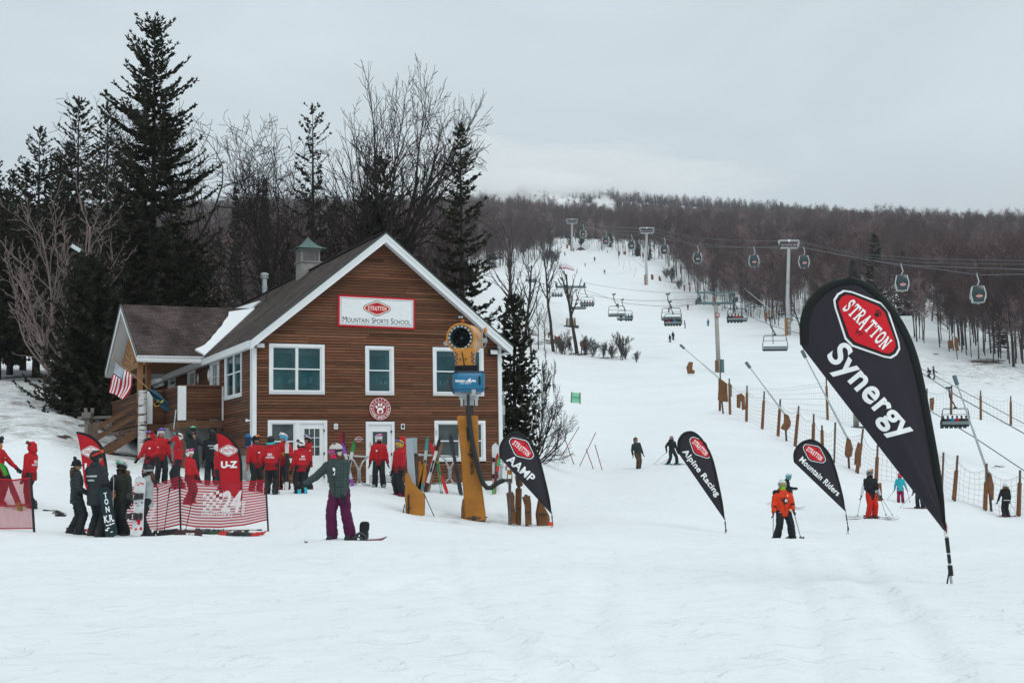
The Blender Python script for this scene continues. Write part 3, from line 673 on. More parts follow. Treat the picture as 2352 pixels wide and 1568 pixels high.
for i in range(13):
 a=PI*(i+.5)/13;r0,r1=.42,min(1.9,.82*hw*psl/(abs(math.sin(a))+psl*abs(math.cos(a))))
 mb.bar((uG-.02,vPm+r0*math.cos(a),zB+.08+r0*math.sin(a)),(uG-.02,vPm+r1*math.cos(a),zB+.08+r1*math.sin(a)*.9),.10,.05,up=(1,0,0))
mb.ell((uG-.0,vPm,zB+.08),(.08,.36,.36),16,8);mb.build('sunburst',mat('carved_timber',(.36,.18,.075),.7,var=.2),gab)
mb=MB();mb.box((uG-.02,vPm,zB-.12),(.2,(vPm-vP1)*2-.3,.26));mb.build('porch_beam',POSTW,bld)
mb=MB();mb.box(((uG+0)/2,vPm,zB-.0),(abs(uG)-.1,(vPm-vP1)*2-.5,.04));mb.build('porch_ceiling',mat('ceiling_boards',(.30,.15,.07),.7,var=.2),bld)
vD1=vA
uD1=(BMI@hit_plane(*Z('A2',831,1400),BM@Vector((0,vD1,0)),BV)).x;zRail=(BMI@hit_plane(*Z('A2',1000,1263),BM@Vector((0,vD1,0)),BV)).z
vD2=(BMI@hit_plane(*Z('A2',703,1400),BM@Vector((uD1,0,0)),BU)).y
uD2=(BMI@hit_plane(*Z('A2',556,1400),BM@Vector((0,vD2,0)),BV)).x
vD3=vP2+.3
def panel(name,p,q,z0,z1):
 p,q=Vector((*p,0)),Vector((*q,0));d=(q-p);Ld=d.length;d.normalize();nn=Vector((d.y,-d.x,0))
 T_=lambda a,w_,o:tuple(p+d*a+nn*o+Vector((0,0,w_)))
 g=MB();g.add([T_(0,z0,-.07),T_(Ld,z0,-.07),T_(Ld,z1,-.07),T_(0,z1,-.07),T_(0,z0,0),T_(Ld,z0,0),T_(Ld,z1,0),T_(0,z1,0)],[(0,1,2,3),(4,7,6,5),(0,4,5,1),(1,5,6,2),(2,6,7,3),(3,7,4,0)])
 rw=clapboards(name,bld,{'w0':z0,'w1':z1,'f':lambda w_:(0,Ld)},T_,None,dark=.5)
 g.build('panel_back',OLDW,rw);c_=MB();m0=p+d*(Ld/2);c_.bar(tuple(p+Vector((0,0,z1+.02))),tuple(q+Vector((0,0,z1+.02))),.15,.05);c_.build('top_rail',DECKW,rw)
panel('deck_rail',(uD1,vD1),(0.0,vD1),DECK+.03,zRail);panel('deck_rail',(uD1,vD2),(uD1,vD1),DECK+.03,zRail);panel('deck_rail',(uD2,vD2),(uD1,vD2),DECK+.03,zRail)
mb=MB();mb.box((uD1+.03,vD1-.02,(DECK+zRail)/2),(.3,.16,zRail-DECK));mb.build('deck_post',TRIM,bld)
mb=MB();mb.box((uD2+.1,vD2-.02,(DECK+zRail)/2),(.3,.16,zRail-DECK));mb.build('deck_post',TRIM,bld)
mb=MB();mb.box((-.05,vD1-.05,(DECK+zRail)/2),(.05,.07,zRail-DECK));mb.build('deck_post',TRIM,bld)
mb=MB()
for(x0,x1,y0,y1)in((uD1,0,vD1,vD2),(uD2,0,vD2,vD3)):
 mb.box(((x0+x1)/2,(y0+y1)/2,DECK-.02),(x1-x0-.004,y1-y0-.004,.05))
mb.build('deck_floor',DECKW,bld)
mb=MB();mb.box((uD1/2,vD1-.02,DECK-.17),(abs(uD1)+.1,.09,.26));mb.box((uD1-.02,(vD1+vD2)/2,DECK-.17),(.09,vD2-vD1-.1,.26));mb.box(((uD1+uD2)/2,vD2-.02,DECK-.17),(uD1-uD2-.1,.09,.26));mb.box((uD2-.02,(vD2+vD3)/2,DECK-.17),(.09,vD3-vD2,.26))
mb.build('deck_beam',DECKW,bld)
def gnd_b(u,v):
 P=BM@Vector((u,v,0));return gz(P.x,P.y)-BO.z
for(u,v)in((uD1+.1,vD1+.15),(uD1+1.5,vD1+.15),(uD2+.1,vD2+.15),(uD2+1.1,vD2+.15),(uD2+.1,vD3-.2),(uD1+.2,vD2+1.5)):
 mb=MB();z_=gnd_b(u,v)-.3;mb.box((u,v,(z_+DECK-.3)/2),(.17,.17,DECK-.3-z_));mb.build('deck_support',OLDW,bld)
mb=MB();mb.box((-1.0,vD1+2.2,DECK/2-.5),(1.9,.12,DECK+.6));mb.build('basement_wall',CONC,bld)
for(px,b0)in((Z('A2',418,1100),0),(Z('A2',510,1100),0),(Z('A2',576,1100),1)):
 v_=(vD3-.3)if px[0]<300 else(vP1+.35 if not b0 else vP1+1.2)
 u_=(BMI@hit_plane(px[0],px[1],BM@Vector((0,v_,0)),BV)).x
 mb=MB();mb.box((u_,v_,(DECK+zB-.05)/2),(.2,.2,zB-.05-DECK+.02));mb.build('porch_post',POSTW,bld)
st0=BMI@hit_plane(*Z('A4',1440,300),BM@Vector((0,vD2+.1,0)),BV);uS=uD2-.02
st1=BMI@hit_plane(*Z('A4',1075,520),BM@Vector((0,vD2+.1,0)),BV)
ns=6;du=(st1.x-uS)/ns;dz=(st1.z-DECK)/ns;vS0,vS1=vD2+.1,vD2+1.6
mb=MB()
for i in range(ns):
 mb.box((uS+du*(i+.55),(vS0+vS1)/2,DECK+dz*(i+1)+.0),(abs(du)+.05,vS1-vS0,.05));mb.box((uS+du*(i+.05),(vS0+vS1)/2,DECK+dz*(i+.5)),(.03,vS1-vS0-.06,abs(dz)-.05))
mb.build('stair_tread',mat('worn_tread',(.2,.15,.12),.85,var=.3),bld)
for v in(vS0-.03,vS1+.03):
 mb=MB();mb.prism([(uS,DECK+.03),(uS,DECK-.33),(st1.x-.0,st1.z-.35),(st1.x-.15,st1.z-.1),(st1.x,st1.z+.03)],.05,Matrix.Translation((0,v-.025,0)));mb.build('stair_stringer',DECKW,bld)
 mb=MB()
 for h in(.55,.95):mb.bar((uS,v,DECK+h+.02),(st1.x-.25,v,st1.z+h-.12),.07,.14)
 mb.build('stair_rail',DECKW,bld)
 mb=MB();mb.box((st1.x-.3,v,st1.z+.35),(.18,.18,1.5));mb.build('newel_post',OLDW,bld)
 mb=MB();mb.box((uS-.05,v,DECK+.5),(.14,.14,1.2));mb.build('newel_post',OLDW,bld)
panel('deck_rail',(uD2,vD3),(uD2,vS1+.1),DECK+.03,zRail)
def on_main(u,v):return Vector((u,v,roofz(u)+.03))
poly=[Z('A2',p[0],p[1])for p in((985,996),(1075,930),(1130,880),(1190,830),(1225,790),(1262,760),(1300,728),(1342,700),(1375,665),(1410,640),(1456,602),(1400,618),(1330,640),(1262,660))]
mb=MB();top=[on_roof(*p)for p in poly]
valley=[Vector((UM-(RIDGE-z_)/slope,vP1+(z_-zPe)/psl,z_))for z_ in np.linspace(zPr-.02,zPe+.02,9)]
ps=[Z('A2',p[0],p[1])for p in((1205,690),(1200,725),(1165,768),(1150,800),(1122,828),(1102,856),(1078,880),(1060,908),(1040,925),(1015,950),(985,965),(940,985))]
nP=Vector((0,-psl,1)).normalized();pp=[BMI@hit_plane(*p,BM@Vector((0,vPm,zPr)),BM.to_3x3()@nP)for p in ps]
def snow_sheet(lst,up):
 n_=len(lst);vs=[tuple(p+up*.075)for p in lst]+[tuple(p+up*.0)for p in lst]
 mb.add(vs,[tuple(range(n_)),tuple(range(2*n_-1,n_-1,-1))]+[(i,(i+1)%n_,(i+1)%n_+n_,i+n_)for i in range(n_)])
nM=Vector((-slope,0,1)).normalized()
snow_sheet(top+[v_+nM*.0 for v_ in valley],nM);snow_sheet(pp+[v_ for v_ in valley[::-1]],nP)
o=mb.build('roof_snow',SNOW);o.matrix_world=BM;tag(o,'wedge of old snow left in the valley between the two roofs',None,None,'stuff')
LOGO_O=[(-1,.0),(-.96,.25),(-.82,.42),(-.12,.98),(.12,.98),(.82,.42),(.96,.25),(1,.0),(.96,-.25),(.82,-.42),(.12,-.98),(-.12,-.98),(-.82,-.42),(-.96,-.25)]
def flat(mb,pts,z,m,T=None):
 mb.mi(m).add([(x,y,z)for x,y in pts],[tuple(range(len(pts)))],T);return mb
_SERIF={'S':[('a',[(.78,.72),(.74,.88),(.5,.95),(.25,.86),(.22,.68),(.5,.53),(.76,.38),(.8,.2),(.55,.05),(.28,.1),(.2,.28)],.19),('l',(.8,.6),(.8,.97),.1),('l',(.2,.4),(.2,.03),.1)],'T':[('l',(.06,.9),(.94,.9),.17),('l',(.5,.95),(.5,.03),.24),('l',(.28,.05),(.72,.05),.11),('l',(.08,.98),(.08,.68),.1),('l',(.92,.98),(.92,.68),.1)],'R':[('l',(.24,.95),(.24,.03),.22),('l',(.05,.05),(.44,.05),.11),('l',(.05,.93),(.5,.93),.12),('a',[(.3,.92),(.6,.92),(.78,.8),(.76,.6),(.55,.5),(.3,.5)],.16),('l',(.45,.52),(.85,.03),.22),('l',(.7,.05),(1,.05),.11)],'A':[('l',(.5,.98),(.16,.03),.16),('l',(.46,.98),(.84,-.22),.24),('l',(.24,.3),(.66,.3),.12),('l',(.02,.05),(.34,.05),.11)],'O':[('a',[(.5,.95),(.22,.84),(.12,.5),(.22,.16),(.5,.05),(.78,.16),(.88,.5),(.78,.84),(.5,.95)],.2)],'N':[('l',(.2,.95),(.2,.03),.16),('l',(.18,.95),(.82,.05),.24),('l',(.82,.97),(.82,.05),.16),('l',(.03,.05),(.38,.05),.11),('l',(.64,.93),(.99,.93),.11),('l',(.03,.93),(.3,.93),.11)]}
def serif_word(mb,word,w,h,z,m,T,curve=0.):
 n=len(word);cw_=w/n;k=[0]
 sub=Matrix();mb.mi(m)
 def seg(p,q,wd,cx):
  dx,dy=q[0]-p[0],q[1]-p[1];ln=math.hypot(dx,dy)or 1;nx,ny=-dy/ln*wd/2,dx/ln*wd/2;k[0]+=1
  P2=[(p[0]+nx,p[1]+ny),(p[0]-nx,p[1]-ny),(q[0]-nx,q[1]-ny),(q[0]+nx,q[1]+ny)]
  e=.00002*(k[0]%16)
  mb.add([(cx+(x-.5)*cw_*.92,(y-.5)*h+curve*((cx/(w/2))**2)*h*-1+curve*h*.5,z+e)for x,y in P2],[(0,1,2,3)],T)
 for i,ch in enumerate(word):
  cx=-w/2+cw_*(i+.5)
  for s_ in _SERIF[ch]:
   if s_[0]=='l':seg(s_[1],s_[2],s_[3],cx)
   else:
    for a_,b_ in zip(s_[1],s_[1][1:]):
     seg(a_,b_,s_[2],cx)
def paw(mb,s,z,m,T,cx=0,cy=0,heel=True,line=False):
 def bl(x,y,rx,ry,a=0,dz=0.):
  pts=[(cx+s*(x+rx*math.cos(t)*math.cos(a)-ry*math.sin(t)*math.sin(a)),cy+s*(y+rx*math.cos(t)*math.sin(a)+ry*math.sin(t)*math.cos(a)))for t in[2*PI*i/14 for i in range(14)]]
  flat(mb,pts,z+dz,m,T)
 for x,y,a in((-.62,.35,.5),(-.22,.72,.15),(.22,.72,-.15),(.62,.35,-.5)):bl(x,y,.17,.27,a)
 pts=[(-.55,-.25),(-.42,.08),(-.15,.28),(.15,.28),(.42,.08),(.55,-.25),(.5,-.62),(.25,-.78),(0,-.66),(-.25,-.78),(-.5,-.62)]
 flat(mb,[(cx+s*x,cy+s*y)for x,y in pts],z+.00001,m,T)
def scale_poly(pts,sx,sy,k=1.):return[(x*sx*k,y*sy*k)for x,y in pts]
def grow(pts,sx,sy,d):
 return[((x*sx)*(1+d/sx),(y*sy)*(1+d/sy))for x,y in pts]
def resort_logo(name,parent,wdt,hgt,T,mats,rim=.06,badge=True,vt=True):
 """mats: field, rim1, rim2, text, small"""
 mb=MB();e=.0035
 flat(mb,grow(LOGO_O,wdt/2,hgt/2,wdt*.075),0,2,T);flat(mb,grow(LOGO_O,wdt/2,hgt/2,wdt*.045),e,1,T);flat(mb,grow(LOGO_O,wdt/2,hgt/2,wdt*.0),2*e,0,T)
 serif_word(mb,'STRATTON',wdt*.80,hgt*.34,3*e,3,T,.10)
 if badge:
  paw(mb,hgt*.10,3*e,4,T,0,hgt*.345)
 if vt:
  v,f=fit_text('VT',wdt*.10,hgt*.11,.01);mb.mi(4).add([(x,y-hgt*.30,3*e)for x,y,_ in v],f,T)
 return mb.build(name,mats,parent,fix=False)
CRIMSON=mat('sign_red',(.50,.010,.022),.5,var=.05)
SIGNW=mat('sign_white',(.76,.79,.8),.5,var=.04)
CREAM=mat('cream_print',(.82,.76,.66),.6)
def facing(px,py,v=0.):
 """frame on the facade plane: x right, y up, z out"""
 u_,w_=fac(px,py,v);return BM@Matrix(((1,0,0,u_),(0,0,-1,v),(0,1,0,w_),(0,0,0,1)))
tl=fac(776.5,677.5,-.08);br=fac(954,757,-.08);W_,H_=br[0]-tl[0],fac(776.5,677.5,-.08)[1]-fac(777.5,750,-.08)[1]
T0=facing(865.4,717,-.06)@Matrix.Rotation(R(-.75),4,'Z')
sg=thing('building_sign','white board with red border reading Mountain Sports School high on the gable','sign',mtx=T0)
mb=MB();mb.box((0,0,-.02),(W_,H_,.05));mb.mi(1).box((0,0,.012),(W_*.95,H_*.88,.02));e=.0235
for(cx,cy,dx,dy)in((0,H_*.40,W_*.93,.012),(0,-H_*.40,W_*.93,.012),(W_*.461,0,.012,H_*.8),(-W_*.461,0,.012,H_*.8)):mb.mi(2).box((cx,cy,.022),(dx,dy,.004 if dx>dy else .0045))
mb.build('board',[CRIMSON,SIGNW,DTXT],sg)
mb=MB()
def small_caps(txt,w,h,y,m,mb,z,bold=.0):
 parts=[];x=0
 for i,wd in enumerate(txt.split()):
  if i:x+=.42
  for j,(s_,t_)in enumerate(((1.3,wd[0]),(1.,wd[1:].upper()))):
   v,f=text_mesh(t_,s_,bold,0,'LEFT');xs=[p[0]for p in v];mn,mx_=min(xs),max(xs)
   bt=min(p[1]for p in v)
   parts.append(([(p[0]-mn+x,(p[1]-bt))for p in v],f));x+=mx_-mn+.09
 sc=w/(x-.09)
 for v,f in parts:mb.mi(m).add([((a-(x-.09)/2)*sc,y+b*sc*h,z)for a,b in v],f)
small_caps('Mountain Sports School',W_*.88,1.25,-H_*.36,0,mb,.027);mb.build('lettering',DTXT,sg,fix=False)
resort_logo('emblem',sg,W_*.31,H_*.37,Matrix.Translation((0,H_*.12,.027)),[CRIMSON,CREAM,DTXT,CREAM,DTXT])
T0=facing(872.8,938.5,-.05);rad=26.6/ppm(52.9)
sg=thing('round_sign','round dark red club sign with a white bear paw above the middle door','sign',mtx=T0)
DKRED=mat('club_red',(.30,.012,.02),.5)
mb=MB();mb.lathe([(0,-.03),(rad,-.03),(rad,.02),(0,.02)],40);mb.build('disc',DKRED,sg,angle=40)
def ring(mb,r0,r1,z,m,n=44):
 vs=[(r*math.cos(2*PI*i/n),r*math.sin(2*PI*i/n),z)for r in(r0,r1)for i in range(n)]
 mb.mi(m).add(vs,[(i,(i+1)%n,(i+1)%n+n,i+n)for i in range(n)])
mb=MB();ring(mb,rad*.91,rad*.945,.0225,0);ring(mb,rad*.585,rad*.615,.0225,0)
def arc_text(mb,txt,r_,a_mid,span,size,up,z,m):
 n=len(txt)
 for i,ch in enumerate(txt):
  if ch==' ':continue
  t=(i-(n-1)/2)/(n-1)*span;a=a_mid-t if up else a_mid+t
  v,f=fit_text(ch,size*(.25 if ch=='I' else .8),size*1.1,.02)
  rot=a-PI/2 if up else a+PI/2
  mb.mi(m).add([(r_*math.cos(a)+x*math.cos(rot)-y*math.sin(rot),r_*math.sin(a)+x*math.sin(rot)+y*math.cos(rot),z)for x,y,_ in v],f)
arc_text(mb,'STRATTON',rad*.76,PI/2,R(140),rad*.17,True,.023,0);arc_text(mb,'WINTER SPORTS CLUB',rad*.76,-PI/2,R(150),rad*.15,False,.023,0)
for s in(-1,1):
 for k in range(3):
  a=PI*k/3;mb.mi(0).add([(s*rad*.77+math.cos(a)*x*rad*.07-math.sin(a)*y*rad*.02,math.sin(a)*x*rad*.07+math.cos(a)*y*rad*.02,.0226+k*.0002)for x,y in((-1,-1),(1,-1),(1,1),(-1,1))],[(0,1,2,3)])
paw(mb,rad*.52,.023,0,None,0,-rad*.03)
mb.mi(1);flat(mb,[(rad*x,rad*y)for x,y in((-.16,-.28),(-.12,-.12),(-.05,-.2),(0,-.02),(.06,-.16),(.13,-.08),(.17,-.26),(.1,-.36),(-.1,-.36))],.0245,1)
mb.build('lettering',[LTXT,DKRED],sg,fix=False)
T0=facing(*Z('A6',1268,407),v=-.045);k=52/2.613/ppm(52.4)*K
sg=thing('door_sign','small black and red lozenge sign reading Staff Locker Room beside the middle door','sign',mtx=T0)
mb=MB();lz=[(-.95,0),(-.9,.12),(-.15,.52),(.15,.52),(.9,.12),(.95,0),(.9,-.12),(.15,-.52),(-.15,-.52),(-.9,-.12)]
mb.prism([(x*k,y*k)for x,y in lz],.02,Matrix(((1,0,0,0),(0,0,1,0),(0,1,0,-.021),(0,0,0,1)))if False else Matrix(((1,0,0,0),(0,0,1,0),(0,1,0,-.021),(0,0,0,1))));T1=Matrix.Translation((0,0,.0))
flat(mb,[(x*k*.9,y*k*.86)for x,y in lz],.003,1);mb.mi(2).box((0,0,.006),(k*2.1,k*.36,.012))
mb.build('board',[SIGNW,CRIMSON,BLACK],sg)
mb=MB();v,f=fit_text('Staff Locker Room',k*1.9,k*.22,.03);mb.add([(x,y,.0135)for x,y,_ in v],f);mb.build('lettering',LTXT,sg,fix=False)
for zx,zy,lab in((963,1205,'small white lozenge sign between the two upper side doors, left one'),(1047,1175,'small white lozenge sign right beside the nearer upper side door')):
 P=hit_plane(*Z('A2',zx,zy),BO-BU*.05,BU);o=thing('lozenge_sign',lab,'sign',mtx=Matrix.Translation(P)@frame((0,0,0),-BV,BW,-BU))
 mb=MB();a=.26;lz=[(-.9,.0),(-.85,.2),(0,1.0),(.85,.2),(.9,0),(.85,-.2),(0,-1.0),(-.85,-.2)]
 flat(mb,[(x*a*1.1,y*a*1.1)for x,y in lz],0.,0);flat(mb,[(x*a,y*a)for x,y in lz],.004,1)
 mb.box((0,0,-.01),(a,a,.015))
 mb.build('board',[CRIMSON,SIGNW],o,fix=False)
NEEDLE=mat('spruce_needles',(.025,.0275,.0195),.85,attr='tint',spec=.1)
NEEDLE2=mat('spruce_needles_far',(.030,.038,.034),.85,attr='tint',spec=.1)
BARKD=mat('dark_bark',(.036,.029,.027),.9,var=.3,vscale=6,bump=.3)
BARKG=mat('grey_bark',(.085,.075,.07),.9,var=.3,vscale=6)
BARKP=mat('pale_birch_bark',(.25,.195,.185),.8,var=.35,vscale=5)
BARKF=mat('forest_bark',(.080,.067,.067),.9,attr='tint')
nt=BARKF.node_tree;oi=nt.nodes.new('ShaderNodeObjectInfo');cr=nt.nodes.new('ShaderNodeValToRGB');cr.color_ramp.elements[0].color=(.62,.58,.6,1);cr.color_ramp.elements[1].color=(2.6,2.6,2.6,1);e=cr.color_ramp.elements.new(.8);e.color=(1.,.95,.95,1)
mx=nt.nodes.new('ShaderNodeMix');mx.data_type='RGBA';mx.blend_type='MULTIPLY';mx.inputs[0].default_value=1;b=nt.nodes['Principled BSDF'];s_=b.inputs['Base Color'].links[0].from_socket;nt.links.new(oi.outputs['Random'],cr.inputs[0]);nt.links.new(s_,mx.inputs[6]);nt.links.new(cr.outputs[0],mx.inputs[7]);nt.links.new(mx.outputs[2],b.inputs['Base Color'])
def fast_mesh(name,V,Q,mats,tint=None,T3=None):
 """V (n,3) array, Q (m,k) faces"""
 me=bpy.data.meshes.new(name);V=np.asarray(V,dtype=np.float32);Q=np.asarray(Q,dtype=np.int32);k=Q.shape[1]
 me.vertices.add(len(V));me.vertices.foreach_set('co',V.ravel());me.loops.add(Q.size);me.loops.foreach_set('vertex_index',Q.ravel())
 me.polygons.add(len(Q));me.polygons.foreach_set('loop_start',np.arange(0,Q.size,k,dtype=np.int32));me.polygons.foreach_set('loop_total',np.full(len(Q),k,dtype=np.int32))
 for m in(mats if isinstance(mats,(list,tuple))else[mats]):me.materials.append(m)
 if tint is not None:
  a=me.attributes.new('tint','FLOAT_COLOR','FACE');t=np.ones((len(Q),4),dtype=np.float32);t[:,:3]=np.asarray(tint,dtype=np.float32).reshape(len(Q),-1);a.data.foreach_set('color',t.ravel())
 me.update(calc_edges=True);return me
def spruce_mesh(seed,H,rad,full=1.,base=.04,droop=.5,nb=7,dens=1.,tipw=.35,gaps=.12,shape=1.,leaf=1.):
 """Norway spruce: whorls of limbs that sag and turn up, each hung with sprays of needles"""
 r=np.random.RandomState(seed);V=[];Q=[];tint=[];bV=[];bQ=[]
 z=H*base;lev=0
 lobes=[(r.rand()*2*PI,r.uniform(.0,1),r.uniform(-.32,.3))for _ in range(9)]
 while z<H*.992:
  t=(z-H*base)/(H*(1-base));L=rad*((1-t)**shape+.012)*r.uniform(.8,1.1)
  n=max(4,int(round(nb*(.65+.35*(1-t)))))
  a0=r.rand()*2*PI
  for i in range(n):
   if r.rand()<gaps and t<.9:continue
   a=a0+2*PI*i/n+r.uniform(-.45,.45);l=L*r.uniform(.55,1.2);zb=z;z=zb+r.uniform(-.5,.5)*H*.026
   for(la,lz,lv)in lobes:l*=1+lv*math.exp(-((math.cos(a-la)-1)**2)/.12-((t-lz)/.12)**2)
   dx,dy=math.cos(a),math.sin(a)
   up0=(.55*t*t+.05)-droop*.45*(1-t);m=max(3,int(l/.55*dens)+2)
   pts=[]
   for k in range(m+1):
    s=k/m;pts.append((dx*l*s,dy*l*s,z+l*(up0*s-droop*.42*(1-t)*s*(1-s)*2+.30*s*s*(.4+droop*.5))))
   pts=np.array(pts)
   o=len(bV)
   for k in range(m+1):
    w_=(.012+.03*(1-t))*(1-k/m*.85)*l/rad*1.4
    px=np.array((-dy,dx,0))*w_
    bV+=[pts[k]-px,pts[k]+px,pts[k]+np.array((0,0,w_*1.4))]
   for k in range(m):
    for e in range(3):
     bQ.append((o+k*3+e,o+k*3+(e+1)%3,o+(k+1)*3+(e+1)%3,o+(k+1)*3+e))
   ns=max(5,int(l*15*dens*full))
   for j in range(ns):
    s=.12+.88*(j+r.rand())/ns;kk=min(m-1,int(s*m));f=s*m-kk
    p=pts[kk]*(1-f)+pts[kk+1]*f;tg=pts[kk+1]-pts[kk];tg/=np.linalg.norm(tg)+1e-9
    side=r.choice((-1,1));latl=(.15+.40*(1-s)*min(1,l/2.2))*r.uniform(.5,1.25)*leaf
    sd=np.array((-dy,dx,0))*side
    d=tg*.55+sd*r.uniform(.3,1.)+np.array((0,0,-droop*r.uniform(.2,1.25)*(1-t*.8)+.15*t+.1));d/=np.linalg.norm(d)
    nrm=np.cross(d,r.randn(3));nrm/=np.linalg.norm(nrm)+1e-9
    wv=nrm*(.045+.075*r.rand())*leaf*(1.15 if t<.8 else .8)
    e=p+d*latl*1.4;mid=p+d*latl*.62
    o2=len(V);V+=[p,mid+wv,e,mid-wv];Q.append((o2,o2+1,o2+2,o2+3))
    q_=r.uniform(.55,1.35)*(1.6 if s>.8 else 1.)
    br=1.0+.35*max(0,r.randn())*(1-t);tint.append((q_*br,q_,q_*.95))
    if r.rand()<.5:
     dd=np.array((r.randn()*.25,r.randn()*.25,-1.));dd/=np.linalg.norm(dd);mid2=mid
     hl=latl*r.uniform(.5,1.1)*(1-t*.7)
     n2=np.cross(dd,r.randn(3));n2/=np.linalg.norm(n2)+1e-9;o2=len(V)
     V+=[mid2,mid2+dd*hl*.5+n2*.035*leaf,mid2+dd*hl,mid2+dd*hl*.5-n2*.035*leaf];Q.append((o2,o2+1,o2+2,o2+3));tint.append((q_*br*.9,q_*.8,q_*.7))
   z=zb
   for j in range(5):
    d=tg*1.0+r.randn(3)*.45+np.array((0,0,.25));d/=np.linalg.norm(d);nrm=np.cross(d,r.randn(3));nrm/=np.linalg.norm(nrm)+1e-9
    p=pts[-1];ll=(.2+.1*r.rand())*leaf;o2=len(V);V+=[p,p+d*ll*.5+nrm*.045*leaf,p+d*ll,p+d*ll*.5-nrm*.045*leaf];Q.append((o2,o2+1,o2+2,o2+3));tint.append((1.2,1.25,1.1))
  z+=H*(.020+.012*(1-t))*r.uniform(.8,1.2)*(7.0/nb)**.2/(1.0 if dens>=1 else .75)
  lev+=1
 for j in range(14):
  d=np.array((r.randn()*.25,r.randn()*.25,1.));p=np.array((0,0,H*(.965+.03*r.rand())));d/=np.linalg.norm(d);nrm=np.cross(d,r.randn(3));nrm/=np.linalg.norm(nrm)
  o2=len(V);V+=[p,p+d*.25+nrm*.05,p+d*.5,p+d*.25-nrm*.05];Q.append((o2,o2+1,o2+2,o2+3));tint.append((1,1,1))
 crown=fast_mesh('crown',V,Q,NEEDLE,tint)
 limbs=fast_mesh('limbs',bV,bQ,BARKD)
 tm=MB();tr=H*.0125+.04;k=8
 tm.tube([(0,0,-.8)]+[(0,0,H*i/k)for i in range(1,k)]+[(0,0,H*.985)],[tr*1.25]+[tr*(1-i/k*.97)for i in range(1,k)]+[.012],9)
 trunk=tm.mesh('trunk',BARKD,True);return trunk,limbs,crown
def add_tree(name,label,cat,loc,meshes,scale=1.,rz=0.,group=None,sxy=1.,names=('trunk','limbs','crown')):
 o=thing(name,label,cat,loc,rz,group);o.scale=(scale*sxy,scale*sxy,scale)
 for n,me in zip(names,meshes):
  if me is not None:link(n,me,o)
 return o
def tree_height(px,py_top,d):
 """height of a tree at column px, distance d whose top is at py_top"""
 g=gpos(px,d);return at(px,py_top,d).z-g.z,g
def bare_mesh(seed,H,spread=.5,trunk=.25,levels=4,kids=(5,5,5,4),r0=None,up=.35,wig=.12,twig=.006,tn=3,fork=1,lean=(0,0),stems=1,minr=.004,first=.28,lratio=.62,mats=None,curl=.15):
 """leafless broadleaf tree: forked tapering limbs down to fine twigs; returns trunk, branches"""
 r=np.random.RandomState(seed);TV=[];TQ=[];BV_=[];BQ=[]
 r0=r0 or H*.016
 def seg(pts,rads,V,Q,n):
  o=len(V);prev=None
  for i in range(len(pts)):
   d=pts[min(i+1,len(pts)-1)]-pts[max(i-1,0)];d=d/(np.linalg.norm(d)+1e-9)
   x=np.cross(d,(0,1,0))if abs(d[1])<.9 else np.cross(d,(1,0,0));x/=np.linalg.norm(x);y=np.cross(d,x)
   for k in range(n):
    a=2*PI*k/n;V.append(pts[i]+(x*math.cos(a)+y*math.sin(a))*rads[i])
  for i in range(len(pts)-1):
   for k in range(n):Q.append((o+i*n+k,o+i*n+(k+1)%n,o+(i+1)*n+(k+1)%n,o+(i+1)*n+k))
 def grow(p,d,L,rad,lev):
  n=6 if lev==0 else(5 if lev==1 else(3 if lev==2 else 2))
  pts=[p];dirs=[d];cur=p.copy()
  for i in range(n):
   d=d+r.randn(3)*wig*(1+.4*lev)+np.array((0,0,up*.22*(1 if lev else .3)))
   d=d/np.linalg.norm(d);cur=cur+d*L/n;pts.append(cur.copy());dirs.append(d)
  tip=minr if lev>=levels else rad*(.42 if lev else .35)
  rads=[max(minr,rad+(tip-rad)*i/n)for i in range(n+1)]
  if lev==0:seg(pts,rads,TV,TQ,8)
  else:seg(pts,rads,BV_,BQ,5 if lev==1 else tn)
  if lev>=levels:return
  nk=kids[min(lev,len(kids)-1)];nk=max(2,nk+r.randint(-1,2))
  for j in range(nk):
   s=(first+(1-first)*(j+.3+.6*r.rand())/nk)if lev==0 else(.22+.78*(j+.3+.6*r.rand())/nk)
   s=min(s,.99);k=min(n-1,int(s*n));f=s*n-k;q=pts[k]*(1-f)+pts[k+1]*f;dd=dirs[k+1]
   a=r.rand()*2*PI;x=np.cross(dd,(0,0,1.))if abs(dd[2])<.95 else np.array((1.,0,0));x/=np.linalg.norm(x);y=np.cross(dd,x)
   sp=spread*r.uniform(.7,1.3);nd=dd*math.cos(sp)+(x*math.cos(a)+y*math.sin(a))*math.sin(sp);nd=nd/np.linalg.norm(nd)
   l=L*lratio*(1.05-.5*s if lev==0 else 1.-.35*s)*r.uniform(.75,1.2)
   grow(q,nd,l,max(minr,rads[k]*r.uniform(.56,.74)),lev+1)
  if lev:grow(pts[-1],dirs[-1],L*.45,rads[-1],min(levels,lev+1))
 for s in range(stems):
  d=np.array((lean[0]+(r.uniform(-.25,.25)if stems>1 else 0),lean[1]+(r.uniform(-.2,.2)if stems>1 else 0),1.));d/=np.linalg.norm(d)
  p=np.array(((r.uniform(-.25,.25),r.uniform(-.25,.25),-.4)if stems>1 else(0,0,-.5)))
  grow(p,d,H*(.62 if fork else .95)*(r.uniform(.8,1)if stems>1 else 1),r0*(r.uniform(.7,1)if stems>1 else 1),0)
 V=np.array(TV+BV_);zm=V[:,2].max();k=H/zm
 TVa=np.array(TV);TVa[:,2]=np.where(TVa[:,2]>0,TVa[:,2]*k,TVa[:,2]);B=np.array(BV_);B[:,2]*=k
 m=mats or(BARKD,BARKD)
 return fast_mesh('trunk',TVa,TQ,m[0]),fast_mesh('branches',B,BQ,m[1])
